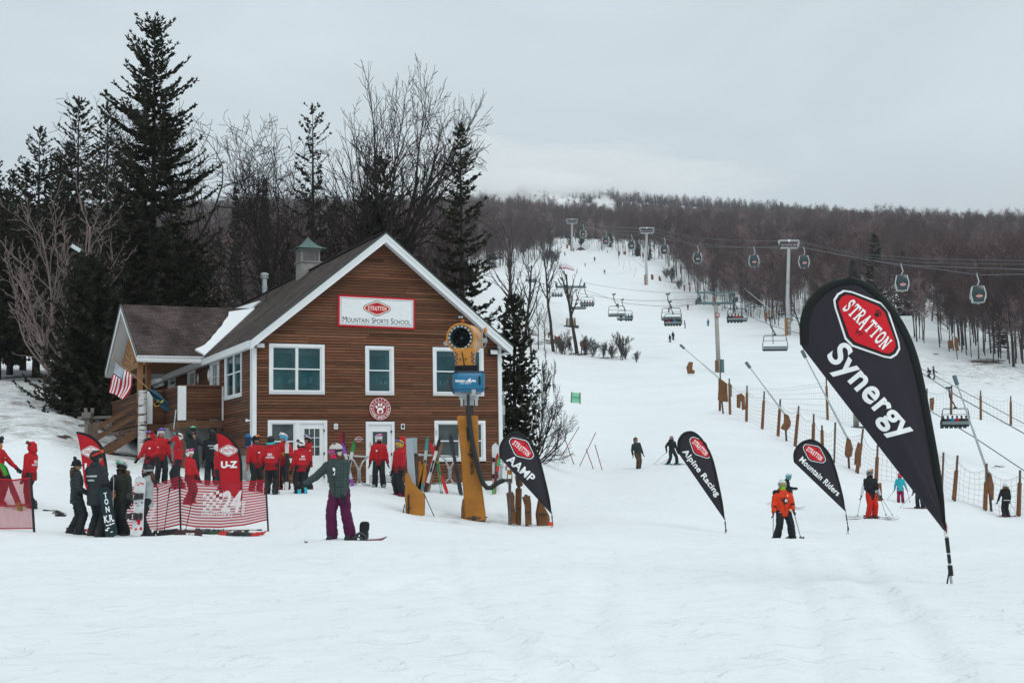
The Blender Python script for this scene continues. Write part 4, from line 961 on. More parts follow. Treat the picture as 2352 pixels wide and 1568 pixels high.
SPL='tall spruces behind the building'
def spruce(px,top,d,wpx,label,seed,**k):
 H,g=tree_height(px,top,d);rad=wpx/2/ppm(d)*1.3;k['nb']=k.get('nb',7)+2;k['gaps']=k.get('gaps',.1)*.6
 ms=spruce_mesh(seed,H,rad,**k);return add_tree('spruce_tree',label,'tree',g,ms,group=SPL)
spruce(348,52,74,320,'tallest dark spruce, towering over the porch roof on the left',21,nb=8,droop=.85,dens=1.15,base=.04,gaps=.13,shape=.55,full=1.2)
spruce(172,232,86,215,'pointed spruce between the white barked birch and the tallest spruce',22,nb=7,droop=.7,dens=.9,gaps=.14,shape=.62,base=.08)
spruce(240,240,84,190,'slender spruce touching the left side of the tallest spruce',23,nb=6,droop=.6,dens=.8,gaps=.16,shape=.62,base=.1)
spruce(82,302,92,185,'spire topped spruce second from the left edge of the wood',24,nb=6,droop=.5,dens=.8,gaps=.16,shape=.6,base=.12)
spruce(22,400,94,170,'low dark spruce at the far left edge of the wood',25,nb=8,droop=.4,dens=.95,gaps=.05,shape=.7,base=.14)
spruce(52,380,102,170,'thin spruce standing back between the two leftmost spruces',26,nb=7,droop=.5,dens=.8,gaps=.1,shape=.75,base=.12)
spruce(-25,360,98,150,'spruce cut off by the left picture edge',36,nb=7,droop=.5,dens=.9,gaps=.1,shape=.75,base=.1)
spruce(125,360,96,150,'dark spruce filling the gap behind the birch trunks',27,nb=8,droop=.5,dens=.9,gaps=.06,shape=.7,base=.13)
spruce(205,600,69,220,'broad low spruce with boughs sweeping the snow left of the porch',28,nb=9,droop=.9,dens=1.2,gaps=.04,shape=.6,base=.02)
spruce(425,560,80,230,'dense dark spruce close behind the porch roof',29,nb=9,droop=.8,dens=1.1,gaps=.03,shape=.6,base=.02)
spruce(150,330,101,170,'dark spruce far back between the two tall left spruces',57,nb=8,droop=.5,dens=.8,gaps=.08,shape=.65,base=.1)
spruce(285,345,95,170,'dark spruce just behind the left flank of the tallest spruce',58,nb=8,droop=.5,dens=.8,gaps=.08,shape=.65,base=.1)
spruce(-5,440,88,160,'dense low spruce by the left picture edge',59,nb=9,droop=.4,dens=.8,gaps=.05,shape=.6,base=.12)
spruce(300,500,90,260,'bulky spruce hidden behind the tallest spruce',37,nb=9,droop=.7,dens=.95,gaps=.03,shape=.6,base=.03)
spruce(720,245,84,190,'open spruce with sagging boughs above the roof cupola',30,nb=4,droop=.9,dens=.8,gaps=.3,shape=.6,base=.1)
spruce(878,365,80,225,'dark bushy spruce right behind the gable peak',31,nb=8,droop=.75,dens=1.05,gaps=.08,shape=.55,base=.05)
spruce(770,470,86,130,'small spruce low behind the ridge of the roof',38,nb=8,droop=.7,dens=.9,gaps=.05,shape=.7,base=.05)
spruce(1066,288,71,205,'spruce with widely spaced boughs right of the gable peak',32,nb=5,droop=.55,dens=1.0,gaps=.24,shape=.72,base=.06)
spruce(1184,690,66,112,'ragged spruce beside the right corner of the building',33,nb=6,droop=.8,dens=1.0,gaps=.25,shape=.45,base=.05)
spruce(608,415,150,60,'small distant spruce seen between the bare trees left of the cupola',34,nb=7,droop=.4,dens=.5,gaps=.1,leaf=1.6)
spruce(540,432,160,70,'small distant spruce behind the curved bare tree',35,nb=7,droop=.4,dens=.5,gaps=.1,leaf=1.6)
def bare(px,top,d,label,seed,name='bare_tree',group='large leafless trees behind the building',sx=1.,rz=0.,**k):
 H,g=tree_height(px,top,d);return add_tree(name,label,'tree',g,bare_mesh(seed,H,**k),1.,rz,group=group,names=('trunk','branches'),sxy=sx)
bare(455,172,82,'leafless tree with long curving limbs right of the tallest spruce',41,levels=4,kids=(7,6,5,3),spread=.8,up=.3,wig=.15,minr=.0135,r0=.26,first=.35,lratio=.72)
bare(545,250,84,'leafless tree leaning right beside the curving limbed tree',46,levels=4,kids=(6,6,5,3),spread=.75,up=.3,wig=.16,minr=.0135,r0=.2,lean=(.16,0),first=.4,lratio=.7)
bare(838,150,80,'broad vase shaped leafless tree, tallest above the gable',42,sx=.85,levels=4,kids=(9,6,5,3),spread=.62,up=.36,wig=.09,minr=.0135,r0=.30,first=.25,lratio=.64)
bare(868,175,82,'leafless tree twinned with the vase shaped tree above the gable',43,rz=3.0,sx=.85,levels=4,kids=(8,6,5,3),spread=.62,up=.36,wig=.09,minr=.0135,r0=.26,lean=(.01,0),first=.28,lratio=.6)
bare(660,300,88,'thin leafless tree just left of the cupola spruce',44,levels=4,kids=(8,6,5,3),spread=.5,up=.5,wig=.1,minr=.0135,r0=.16,first=.25)
bare(590,370,86,'low twiggy leafless tree behind the vent chimney',47,levels=4,kids=(8,6,5,3),spread=.6,up=.4,wig=.13,minr=.0135,r0=.15,first=.2)
bare(975,470,84,'small leafless tree between the gable peak and the spaced spruce',45,levels=4,kids=(8,5,5,3),spread=.55,up=.4,minr=.0135,r0=.12,first=.15)
bare(770,400,76,'leafless tree with a pale forked trunk behind the cupola',48,levels=4,kids=(8,5,5,3),spread=.7,up=.35,minr=.0135,r0=.16,first=.2,mats=(BARKG,BARKD))
for i,(px,top,d,ln)in enumerate(((128,420,72,-.06),(178,395,71,-.12),(100,520,70,-.2))):
 bare(px+30,top,d,('pale pinkish birch with the straightest trunk on the left','tallest pale pinkish birch leaning left','shortest pale birch with spreading twigs far left')[i],51+i,group='pale birches left of the porch',levels=4,kids=(13,5,3,2),spread=.6,up=.45,wig=.09,minr=.0135,r0=.10,first=.2,mats=(BARKP,BARKP),lean=(ln,0),fork=0,lratio=.36)
bare(1232,795,70,'leafless shrub reaching right from behind the building corner',55,name='bare_shrub',group=None,sx=.5,levels=4,kids=(4,4,3,3),spread=.5,up=.3,stems=3,minr=.0135,r0=.06,first=.15,lean=(.5,0))
bare(1225,880,66,'low twiggy shrub at the foot of the ragged spruce',56,name='bare_shrub',group=None,levels=3,kids=(6,5,4),spread=.6,up=.2,stems=4,minr=.006,r0=.045,first=.1,lean=(.8,0))
MID='leafless trees along the chairlift line'
for k,(px,top,base,wr,lab,ln,sd)in enumerate(((1237,640,775,.10,'straight thin bare tree left of the leaning trunk',0,61),(1272,540,800,.30,'bare trunk leaning left beside the lift tower, forked high up',-.10,62),(1326,590,812,.34,'gnarled bare tree with a broken top in front of the lift tower',0,63),(1200,560,780,.25,'bare tree with pale trunk nearest the ragged spruce',0,64),(1222,600,770,.16,'slim bare tree behind the pale trunk',0,65),(1180,520,760,.3,'thick bare trunk rising behind the roof corner',0,66),(1152,480,760,.2,'bare tree partly behind the spaced spruce',0.02,67),(1252,690,770,.06,'bare sapling at the foot of the leaning trunk',0,68))):
 d=240 if k in(0,1,2,7)else 190
 g=gpos(px,d);H=at(px,top,d).z-g.z
 add_tree('bare_tree',lab,'tree',g,bare_mesh(sd,H,levels=4 if k in(1,2)else 3,kids=(9,4,3,2),spread=.75 if k==2 else .5,up=.3,wig=.045 if k!=2 else .07,minr=.018,r0=wr*1.0,first=.45 if k in(1,2)else .3,fork=0 if k!=2 else 1,lean=(ln,0),lratio=.34,mats=(BARKD,BARKD)),group=MID,names=('trunk','branches'))
SH=bare_mesh(71,3.2,levels=3,kids=(6,5,4),spread=.4,up=.5,stems=6,minr=.012,r0=.035,first=.1,mats=(BARKG,BARKG))
SH2=bare_mesh(72,2.6,levels=3,kids=(7,5,3),spread=.6,up=.4,stems=5,minr=.012,r0=.03,first=.1,mats=(BARKG,BARKG))
for i,(px,d,s)in enumerate(((1296,235,1.7),(1345,236,1.1),(1362,232,1.35),(1388,228,.9),(1405,226,1.15),(1428,222,1.45),(1437,224,.8),(1462,215,.6),(1285,240,1.0),(1268,560,2.2),(1278,590,2.4),(1255,560,2.3),(1530,480,1.6),(1545,470,1.9),(1560,455,1.5))):
 add_tree('bare_shrub','leafless shrub growing at the edge of the ski run','shrub',gpos(px,d),SH if i%2 else SH2,s,i*1.3,'leafless shrubs at the edge of the ski run',names=('stem','branches'))
def forest_proto(seed,H,conifer=False):
 r=np.random.RandomState(seed);V=[];Q=[];tint=[]
 def rod(p,q,r0,r1,t):
  d=q-p;d=d/(np.linalg.norm(d)+1e-9);x=np.cross(d,r.randn(3));x/=np.linalg.norm(x);y=np.cross(d,x);o=len(V)
  for c,rr in((p,r0),(q,r1)):
   for k in range(3):a=2*PI*k/3;V.append(c+(x*math.cos(a)+y*math.sin(a))*rr)
  for k in range(3):Q.append((o+k,o+(k+1)%3,o+3+(k+1)%3,o+3+k));tint.append(t)
 if conifer:
  rod(np.array((0,0,-.5)),np.array((0,0,H)),.18,.02,(1,1,1))
  z=H*.08
  while z<H:
   t=z/H;L=(H*.2*(1-t)+.12)*r.uniform(.7,1.15)
   for i in range(7):
    a=r.rand()*2*PI;d=np.array((math.cos(a),math.sin(a),-.25+.5*t));p=np.array((0,0,z));e=p+d*L;s=np.array((-d[1],d[0],-.3))*L*.28;o=len(V)
    V+=[p,p+d*L*.55+s,e,p+d*L*.55-s];Q.append((o,o+1,o+2,o+3));q_=r.uniform(.7,1.3);tint.append((q_,q_,q_))
   z+=H*.035
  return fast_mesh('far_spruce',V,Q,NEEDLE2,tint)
 lean=r.randn(2)*.03*H;top=np.array((lean[0],lean[1],H*.97));b=np.array((0,0,-.8));n=4;prev=b;R0=H*.010
 q0=r.uniform(.7,1.5)
 pts=[b+(top-b)*i/n+np.append(r.randn(2)*.12,0)*(i>0)for i in range(n+1)]
 for i in range(n):rod(pts[i],pts[i+1],R0*(1-i/n*.8),R0*(1-(i+1)/n*.85),(q0,q0,q0))
 for k in range(26):
  s=.34+.64*r.rand()**.8;i=min(n-1,int(s*n));f=s*n-i;p=pts[i]*(1-f)+pts[i+1]*f;a=r.rand()*2*PI;L=H*(.36-.22*s)*r.uniform(.6,1.3);el=r.uniform(.35,1.15)
  d=np.array((math.cos(a)*math.cos(el),math.sin(a)*math.cos(el),math.sin(el)));e=p+d*L;t=r.uniform(.8,1.3);tt=(t*1.02,t*.98,t)
  rod(p,e,.04,.024,tt)
  for j in range(9):
   pj=p+d*L*r.uniform(.2,1);a2=r.rand()*2*PI;e2=r.uniform(.2,1.35);d2=np.array((math.cos(a2)*math.cos(e2),math.sin(a2)*math.cos(e2),math.sin(e2)))
   l2=L*r.uniform(.25,.6);t2=r.uniform(.8,1.6);rod(pj,pj+d2*l2,.024,.014,(t2*1.12,t2*.94,t2*.95))
   pk=pj+d2*l2*.5;d3=d2+r.randn(3)*.7;rod(pk,pk+d3*l2*.6,.019,.012,(t2*1.16,t2*.94,t2*.95))
   d3=d2+r.randn(3)*.7;rod(pk,pk+d3*l2*.5,.019,.012,(t2*1.16,t2*.94,t2*.95))
 return fast_mesh('forest_tree',V,Q,BARKF,tint)
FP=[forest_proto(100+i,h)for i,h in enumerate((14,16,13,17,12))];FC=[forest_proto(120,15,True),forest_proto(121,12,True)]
def run_bounds(d):
 Ls=[(60,1050),(150,1050),(470,1060),(500,1150),(540,1205),(600,1272),(690,1262),(715,1300)]
 Rs=[(60,9000),(185,9000),(200,2360),(222,2200),(240,2130),(262,1900),(280,1845),(350,1722),(400,1618),(440,1590),(540,1503),(620,1424),(690,1345),(715,1310)]
 f=lambda T:np.interp(d,[t[0]for t in T],[t[1]for t in T]);return f(Ls),f(Rs)
def open_ground(px,d):
 if d<100:return True
 if d>712:return False
 l,r_=run_bounds(d);return l<px<r_
def sight(px,d):return d<345 and any(abs(px-c)<w_ for c,w_ in((2015,30),(2078,22),(1962,20),(1852,24),(1840,16),(2140,14)))
fr=random.Random(5);items=[]
def pxof(x,y):return proj((x,y,gz(x,y)))[0]
BPX=1160
near=[]
tries=0
while len(near)<270 and tries<20000:
 tries+=1
 d=190+(fr.random()**1.3)*330;a=fr.uniform(-.05,.385);x,y=a*d,d;px=pxof(x,y)
 if open_ground(px,d)or px<1140 or px>2420:continue
 if sight(px,d):continue
 l,r_=run_bounds(d)
 if px<1300 and d<480:continue
 edge=(px-r_)if px>r_ else(l-px)
 if fr.random()>math.exp(-max(0,edge)/110):continue
 if any((x-u)**2+(y-v)**2<4.0 for u,v,_ in near):continue
 near.append((x,y,px))
for i,(x,y,px)in enumerate(near):
 me=FP[fr.randrange(5)];o=link('bare_tree',me);o.location=(x,y,gz(x,y));s=fr.uniform(.62,1.15);o.scale=(s,s,s*fr.uniform(.9,1.1));o.rotation_euler=(0,0,fr.random()*6.28)
 tag(o,'leafless grey brown tree in the wood along the ski run edge','tree','trees of the bare wood along the run')
pts=[];tries=0
while len(pts)<27000 and tries<190000:
 tries+=1
 d=200*(1900/200)**(fr.random()**.78)if len(pts)<17000 else fr.uniform(820,1850);a=fr.uniform(-.47,.47);px_=CX+F*a
 x,y=a*d,d
 if-.36>a and d<400:pass
 px=pxof(x,y)
 if open_ground(px,d):continue
 r_b=run_bounds(d)[1]
 if sight(px,d):continue
 if px<1140 and d<150:continue
 if px>1090 and px<1300 and d<470:continue
 if d<520 and px>1140 and fr.random()<.62+.3*max(0,1-abs(px-r_b)/90):continue
 if fr.random()<.0:continue
 con=fr.random()<(.06 if d<800 else .32 if d<1300 else .75)
 if px>2000 and d<1000:con=fr.random()<.03
 q_=proj((x,y,gz(x,y)))if d>1000 else None
 if q_ and 1165<q_[0]<1420 and abs(q_[1]-(457+(q_[0]-1180)*.15))<7+5*math.sin(q_[0]*.05):continue
 cl=vnoise(np.array([x*.006]),np.array([y*.004]),31)[0]
 if 850<d<1350 and x>.06*d and cl<.22:continue
 pts.append((x,y,gz(x,y),5+fr.randrange(2)if con else fr.randrange(5),fr.uniform(.65,1.15)*(.85 if d>1000 else 1),fr.random()*6.28))
fcol=bpy.data.collections.new('forest_kinds')
for i,m_ in enumerate(FP+FC):
 o=bpy.data.objects.new('kind_%d'%i,m_);fcol.objects.link(o)
fm=bpy.data.meshes.new('forest');fm.from_pydata([p[:3]for p in pts],[],[])
for nm,ty,k in(('kind','INT',3),('size','FLOAT',4),('turn','FLOAT',5)):
 a_=fm.attributes.new(nm,ty,'POINT');a_.data.foreach_set('value',[p[k]for p in pts])
forest=tag(link('forest',fm),'leafless wood with scattered spruces covering the mountainside',None,None,'stuff')
ng=bpy.data.node_groups.new('forest_scatter','GeometryNodeTree');ng.interface.new_socket('Geometry',in_out='INPUT',socket_type='NodeSocketGeometry');ng.interface.new_socket('Geometry',in_out='OUTPUT',socket_type='NodeSocketGeometry')
gi=ng.nodes.new('NodeGroupInput');go=ng.nodes.new('NodeGroupOutput');ip=ng.nodes.new('GeometryNodeInstanceOnPoints');ci=ng.nodes.new('GeometryNodeCollectionInfo')
ci.inputs['Collection'].default_value=fcol;ci.inputs['Separate Children'].default_value=True;ci.inputs['Reset Children'].default_value=True
def named(n,t):
 q_=ng.nodes.new('GeometryNodeInputNamedAttribute');q_.data_type=t;q_.inputs[0].default_value=n;return q_.outputs[0]
ip.inputs['Pick Instance'].default_value=True
mpn=ng.nodes.new('GeometryNodeMeshToPoints');ng.links.new(gi.outputs[0],mpn.inputs['Mesh']);ng.links.new(mpn.outputs[0],ip.inputs['Points']);ng.links.new(ci.outputs[0],ip.inputs['Instance'])
ng.links.new(named('kind','INT'),ip.inputs['Instance Index']);ng.links.new(named('size','FLOAT'),ip.inputs['Scale'])
cx_=ng.nodes.new('ShaderNodeCombineXYZ');ng.links.new(named('turn','FLOAT'),cx_.inputs[2]);ng.links.new(cx_.outputs[0],ip.inputs['Rotation']);ng.links.new(ip.outputs[0],go.inputs[0])
md=forest.modifiers.new('scatter','NODES');md.node_group=ng
HSP=spruce_mesh(140,16,3.4,nb=7,droop=.55,dens=.55,gaps=.06,shape=.85,leaf=1.9,base=.05)
for px,top,d,lab in((2015,538,330,'tallest dark spruce in the bare wood on the right'),(2078,578,320,'dark spruce right of the tallest one in the right wood'),(1962,598,335,'short dark spruce left of the tallest one in the right wood'),(1852,690,290,'dark spruce low in the wood beside the large gondola tower'),(1880,640,310,'dark spruce behind the pale branched tree by the gondola tower'),(1925,660,300,'dark spruce just above the big flag'),(1338,520,735,'dark spruce behind the hut at the top of the run'),(1310,530,740,'dark spruce just left of the hut at the top of the run')):
 H,g=tree_height(px,top,d);add_tree('spruce_tree',lab,'tree',g,HSP,H/16,px*.7,'dark spruces in the bare wood',1.25)
bare(1840,590,280,'pale branched leafless tree beside the large gondola tower',81,group=None,levels=4,kids=(9,5,4,3),spread=.5,up=.4,minr=.02,r0=.16,first=.2,mats=(BARKG,BARKG))
bare(2140,560,300,'dead pale tree rising above the right wood',82,group=None,levels=4,kids=(7,4,4,3),spread=.45,up=.4,minr=.02,r0=.2,first=.4,mats=(BARKG,BARKG))
SKIN=mat('skin',(.44,.235,.165),.55,var=.08,vscale=10,spec=.3)
EYE=mat('eye_dark',(.02,.015,.012),.3)
def two_bone(a,t,l1,l2,pole):
 a,t=Vector(a),Vector(t);v=t-a;L=v.length;mx=(l1+l2)*.995
 if L>mx:t=a+v*(mx/L);v=t-a;L=mx
 n=v.normalized();c=max(-1,min(1,(l1*l1+L*L-l2*l2)/(2*l1*L)));p=Vector(pole);p=p-n*p.dot(n)
 if p.length<1e-4:p=n.orthogonal()
 p.normalize();return a+n*(l1*c)+p*(l1*math.sqrt(max(0,1-c*c))),t
QUEUE=[]
def remesh_part(name,mb,m,parent,vox,wr=.0,seed=0,sm=2):
 o=link(name,mb.mesh(name,m),parent);QUEUE.append((o,vox,wr,seed,sm));return o
DECALS=[]
SHARED={}
def shared(key,fn):
 if key not in SHARED:SHARED[key]=fn()
 return SHARED[key]
def hand_mb(fing=True):
 """right-hand glove hanging along -Z, palm towards -X ... five separate curled fingers"""
 mb=MB();mb.ell((0,0,-.045),(.022,.043,.055),10,7)
 for i,(y,l)in enumerate(((-.032,.062),(-.011,.074),(.011,.07),(.031,.054))):
  p0=Vector((0,y,-.085));p1=p0+Vector((-.012,y*.1,-l*.55));p2=p1+Vector((-.024,0,-l*.38));mb.tube([p0,p1,p2],[.0125,.0118,.0095],6);mb.ell(p2,.0095,6,4)
 p0=Vector((-.004,-.036,-.03));p1=p0+Vector((-.014,-.026,-.03));p2=p1+Vector((-.012,-.004,-.03));mb.tube([p0,p1,p2],[.014,.013,.010],6);mb.ell(p2,.01,6,4)
 mb.tube([(0,0,.03),(0,0,-.015)],[.043,.036],9);return mb
def hand_mesh(m):return shared(('hand',m.name),lambda:hand_mb().mesh('glove',m,True))
def boot_mesh(m,kind):
 def f():
  mb=MB()
  if kind=='ski':
   mb.box((0,-.035,.022),(.095,.31,.045));mb.loft([[(x*w_,y0+y*l,z)for x,y in((-1,-1),(1,-1),(1,1),(-1,1))]for(w_,l,y0,z)in((.05,.145,-.035,.04),(.052,.14,-.03,.09),(.05,.10,.01,.15),(.055,.07,.015,.19),(.058,.07,.01,.23))])
   mb.mi(1)
   for z,y in((.1,-.1),(.15,-.07),(.2,-.05)):mb.box((0,y,z),(.118,.03,.018))
  else:
   mb.loft([[(x*w_,y0+y*l,z)for x,y in((-1,-.7),(-.6,-1),(.6,-1),(1,-.7),(1,.8),(.6,1),(-.6,1),(-1,.8))]for(w_,l,y0,z)in((.05,.15,-.03,.0),(.056,.155,-.03,.05),(.052,.13,-.01,.1),(.054,.075,.02,.15),(.056,.072,.015,.2))])
   mb.mi(1).box((0,-.05,.15),(.1,.03,.02));mb.box((0,-.1,.1),(.1,.03,.02))
  return mb.mesh('boot',[m,DGREY],False,True)
 return shared(('boot',m.name,kind),f)
def helmet_mesh(m):
 def f():
  mb=MB();mb.ell((0,.012,.028),(.118,.14,.122),18,12)
  mb.v=[(x,y,max(z,-.005 if y<-.02 else-.07))for x,y,z in mb.v]
  for s in(-1,1):mb.ell((s*.098,.015,-.05),(.022,.05,.055),8,6)
  mb.mi(1);
  for s in(-1,1):mb.ell((s*.05,-.03,.14),(.008,.035,.012),6,4)
  mb.tube([(-.092,-.01,-.08),(-.05,-.06,-.125),(.05,-.06,-.125),(.092,-.01,-.08)],.007,5)
  return mb.mesh('helmet',[m,BLACK],True)
 return shared(('helmet',m.name),f)
def goggle_mesh(lens,strap,r=1.):
 def f():
  mb=MB();n=10;vs=[]
  for i in range(n+1):
   a=-1.15+2.3*i/n
   for z,k in((-.044,.97),(-.03,1.06),(.03,1.06),(.05,.97)):vs.append((.118*math.sin(a)*k*r,-.128*math.cos(a)*k*r+.0,z*(1-.25*abs(a)/1.15)))
  for i in range(n):
   for k in range(3):mb.f.append((i*4+k,i*4+k+1,i*4+k+5,i*4+k+4));mb.m.append(0 if k==1 and 0<i<n-1 else 1)
  mb.v+=vs;mb.mi(1)
  vs=[];k2=22
  for i in range(k2+1):
   a=1.05+(2*PI-2.1)*i/k2
   for z in(-.022,.022):vs.append((.126*math.sin(a)*r,-.140*math.cos(a)*r+.01,z+.012*math.cos(a)))
  mb.add(vs,[(i*2,i*2+1,i*2+3,i*2+2)for i in range(k2)]);return mb.mesh('goggles',[lens,strap],True)
 return shared(('gog',lens.name,strap.name,r),f)
LENS={k:mat('lens_'+k,c,.12,spec=.7,metal=.5)for k,c in dict(orange=(.55,.16,.02),pink=(.5,.05,.28),violet=(.16,.08,.42),green=(.1,.4,.22),teal=(.05,.35,.38),dark=(.02,.02,.025),red=(.4,.04,.02),gold=(.5,.3,.05),white=(.6,.65,.7)).items()}
ZIP=mat('zip_dark',(.03,.012,.014),.6)
FUR=mat('brown_fur',(.14,.075,.04),.95,var=.4,vscale=30,bump=.8,bscale=60)
HAIRB=mat('brown_hair',(.09,.04,.025),.7,var=.3,vscale=20)
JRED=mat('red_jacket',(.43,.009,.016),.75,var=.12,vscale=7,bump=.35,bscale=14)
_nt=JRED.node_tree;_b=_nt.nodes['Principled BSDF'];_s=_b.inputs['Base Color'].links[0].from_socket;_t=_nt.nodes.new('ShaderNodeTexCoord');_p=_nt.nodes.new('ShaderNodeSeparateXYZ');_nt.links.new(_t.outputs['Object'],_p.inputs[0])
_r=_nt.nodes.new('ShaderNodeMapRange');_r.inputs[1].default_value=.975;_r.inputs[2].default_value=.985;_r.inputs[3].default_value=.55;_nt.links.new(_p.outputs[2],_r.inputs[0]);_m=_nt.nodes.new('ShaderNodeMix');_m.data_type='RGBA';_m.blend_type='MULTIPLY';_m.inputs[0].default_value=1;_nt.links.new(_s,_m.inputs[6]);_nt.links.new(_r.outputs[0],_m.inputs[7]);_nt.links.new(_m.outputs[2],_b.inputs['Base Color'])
DKP=cm((.017,.021,.024),bump=.4);BLKJ=cm((.014,.016,.019),bump=.35);DGREEN=cm((.025,.035,.036),bump=.4)
PLAID=bpy.data.materials.new('green_plaid');PLAID.use_nodes=True;MATS['green_plaid']=PLAID
_nt=PLAID.node_tree;_b=_nt.nodes['Principled BSDF'];_b.inputs['Roughness'].default_value=.8;_t=_nt.nodes.new('ShaderNodeTexCoord')
_prev=(.026,.048,.046,1)
_sock=None
for ax,sc_,colr in(('X',5.5,(1.35,1.3,1.28,1)),('Z',5.0,(1.35,1.3,1.28,1)),('X',11.7,(.75,.75,.75,1)),('Z',10.9,(.75,.75,.75,1))):
 wv=_nt.nodes.new('ShaderNodeTexWave');wv.bands_direction=ax;wv.inputs['Scale'].default_value=sc_;wv.inputs['Distortion'].default_value=.4;_nt.links.new(_t.outputs['Object'],wv.inputs[0])
 cr_=_nt.nodes.new('ShaderNodeMapRange');cr_.inputs[1].default_value=.62;cr_.inputs[2].default_value=.8;_nt.links.new(wv.outputs[1],cr_.inputs[0])
 mx_=_nt.nodes.new('ShaderNodeMix');mx_.data_type='RGBA';mx_.blend_type='MULTIPLY';_nt.links.new(cr_.outputs[0],mx_.inputs[0]);mx_.inputs[7].default_value=colr
 if _sock is None:mx_.inputs[6].default_value=_prev
 else:_nt.links.new(_sock,mx_.inputs[6])
 _sock=mx_.outputs[2]
_nt.links.new(_sock,_b.inputs['Base Color'])
PEOPLE={}
def person(label,px,d,h=1.75,yaw=0.,group=None,jacket=None,pants=None,head='helmet',hcol=(.015,.016,.018),gog=None,gup=True,strap=None,glove=(.016,.017,.019),boots='ski',bcol=(.03,.032,.035),lean=0.,side=0.,crouch=0.,feet=((-.13,0),(.13,0)),hands=((-.31,.06,.78),(.31,.06,.78)),hem=.17,hy=0.,hp=0.,far=False,hair=None,neck=None,loose=1.,elbow=None,key=None,wide=1.,band=None,collar=None,pos=None,dz=0.,sit=False,fur=False,ftoe=0.,seed=None,tall_hood=False):
 jacket=jacket or JRED;pants=pants or DKP;sd=seed if seed is not None else int(px*7)%97
 g=pos if pos is not None else gpos(px,d);g=Vector(g);g.z+=dz-(.035 if not sit else 0)
 o=thing('person',label,'person',g,R(yaw),group);s=h/1.80;o.scale=(s,s,s)
 V_=lambda x,f,z:Vector((x,-f,z))
 hipz=.93-crouch;hf=-crouch*.45 if not sit else 0
 ax=V_(math.sin(R(side)),math.sin(R(lean)),math.cos(R(lean))*math.cos(R(side))).normalized()
 hip=V_(0,hf,hipz);xs=Vector((1,0,0));xs=(xs-ax*xs.dot(ax)).normalized();ys=ax.cross(xs)
 S=lambda t,x=0,y=0:hip+ax*t+xs*x+ys*y
 neckp=S(.56);hd=neckp+(ax*.5+Vector((0,0,.5))).normalized()*.165
 HM=Matrix.Translation(hd)@Matrix.Rotation(R(hy),4,'Z')@Matrix.Rotation(R(hp),4,'X')
 sh=[S(.475,-.185*wide),S(.475,.185*wide)];arms=[]
 for i in(0,1):
  t=V_(*hands[i]);pole=Vector((-.5 if i==0 else .5,.75,-.35))if elbow is None or elbow[i]is None else V_(*elbow[i])
  e,t=two_bone(sh[i],t,.30,.28,pole);arms.append((sh[i],e,t))
 hj=[S(-.02,-.095),S(-.02,.095)];legs=[]
 for i in(0,1):
  fx,ff=feet[i][:2];fz=feet[i][2]if len(feet[i])>2 else 0.
  k,t=two_bone(hj[i],V_(fx,ff-.02,fz+.10),.44,.42,V_(.0 if not sit else 0,1,0));legs.append((hj[i],k,t))
 vb,vc=(.018,.024)if not far else(.04,.048)
 mb=MB();mb.ell(hd,(.076,.092,.112),12,9,None)
 mb.v=[tuple(HM@(Vector(v)-hd))for v in mb.v];mb.ell(HM@Vector((0,-.055,-.05)),(.055,.05,.055),9,7)
 if not far:
  mb.cap(HM@Vector((0,-.092,.01)),HM@Vector((0,-.108,-.025)),.010,.017,7)
  for sx in(-1,1):mb.ell(HM@Vector((sx*.078,.012,-.01)),(.012,.022,.032),6,5)
 mb.cap(S(.46),hd-Vector((0,0,.05)),.062,.055);mb.cap(S(0),S(.40),.12,.13)
 for a,e,t in arms:mb.cap(a,e,.048,.038);mb.cap(e,t,.038,.026)
 for a,k,t in legs:mb.cap(a,k,.08,.05);mb.cap(k,t,.05,.035)
 bo=remesh_part('body',mb,SKIN,o,vb,0,0,1)
 if not far and not(gog and not gup):
  eb=MB()
  for sx in(-1,1):eb.ell(HM@Vector((sx*.032,-.088,.008)),(.013,.008,.007),7,5)
  eb.mi(1).ell(HM@Vector((0,-.098,-.066)),(.022,.008,.006),7,5)
  for sx in(-1,1):eb.mi(2).ell(HM@Vector((sx*.032,-.092,.026)),(.018,.006,.004),7,5)
  eb.build('face_features',[EYE,mat('lip',(.30,.09,.075),.5),HAIRB],o,smooth=True)
 mb=MB();n=14;rings=[]
 for t,rx,ry in((-hem,.190,.150),(-.03,.185,.145),(.14,.178,.135),(.32,.205,.15),(.43,.20,.138),(.51,.135,.105),(.58,.085,.085)):
  rings.append([S(t,rx*wide*loose*math.cos(2*PI*k/n),ry*loose*math.sin(2*PI*k/n))for k in range(n)])
 mb.loft(rings)
 for a,e,t in arms:mb.cap(a,e,.083*loose,.069*loose);mb.cap(e,e+(t-e)*.96,.069*loose,.05*loose)
 if head=='hood':
  for q,rr in(((0,.02,.01),(.128,.138,.15)),((0,.06,-.09),(.12,.11,.10))):
   b_=MB();b_.ell((0,0,0),rr,14,10);mb.add([HM@(Vector(v)+Vector(q))if False else HM@Vector((v[0]+q[0],max(v[1]+q[1],-.062),v[2]+q[2]))for v in b_.v],b_.f)
 elif collar!='none':mb.ell(S(.585,0,.05 if not fur else .05),(.115,.10,.06),10,7)
 jo=remesh_part('jacket',mb,jacket,o,vc,.0 if far else .011,sd)
 mb=MB();mb.ell(S(-.02),(.165*loose,.135*loose,.15),12,8)
 for a,k,t in legs:mb.cap(a,k,.112*loose,.094*loose);mb.cap(k,t+(k-t).normalized()*.02,.094*loose,.102*loose);
 remesh_part('trousers',mb,pants,o,vc,0 if far else .013,sd+3)
 gm=glove if hasattr(glove,'node_tree')else cm(glove)
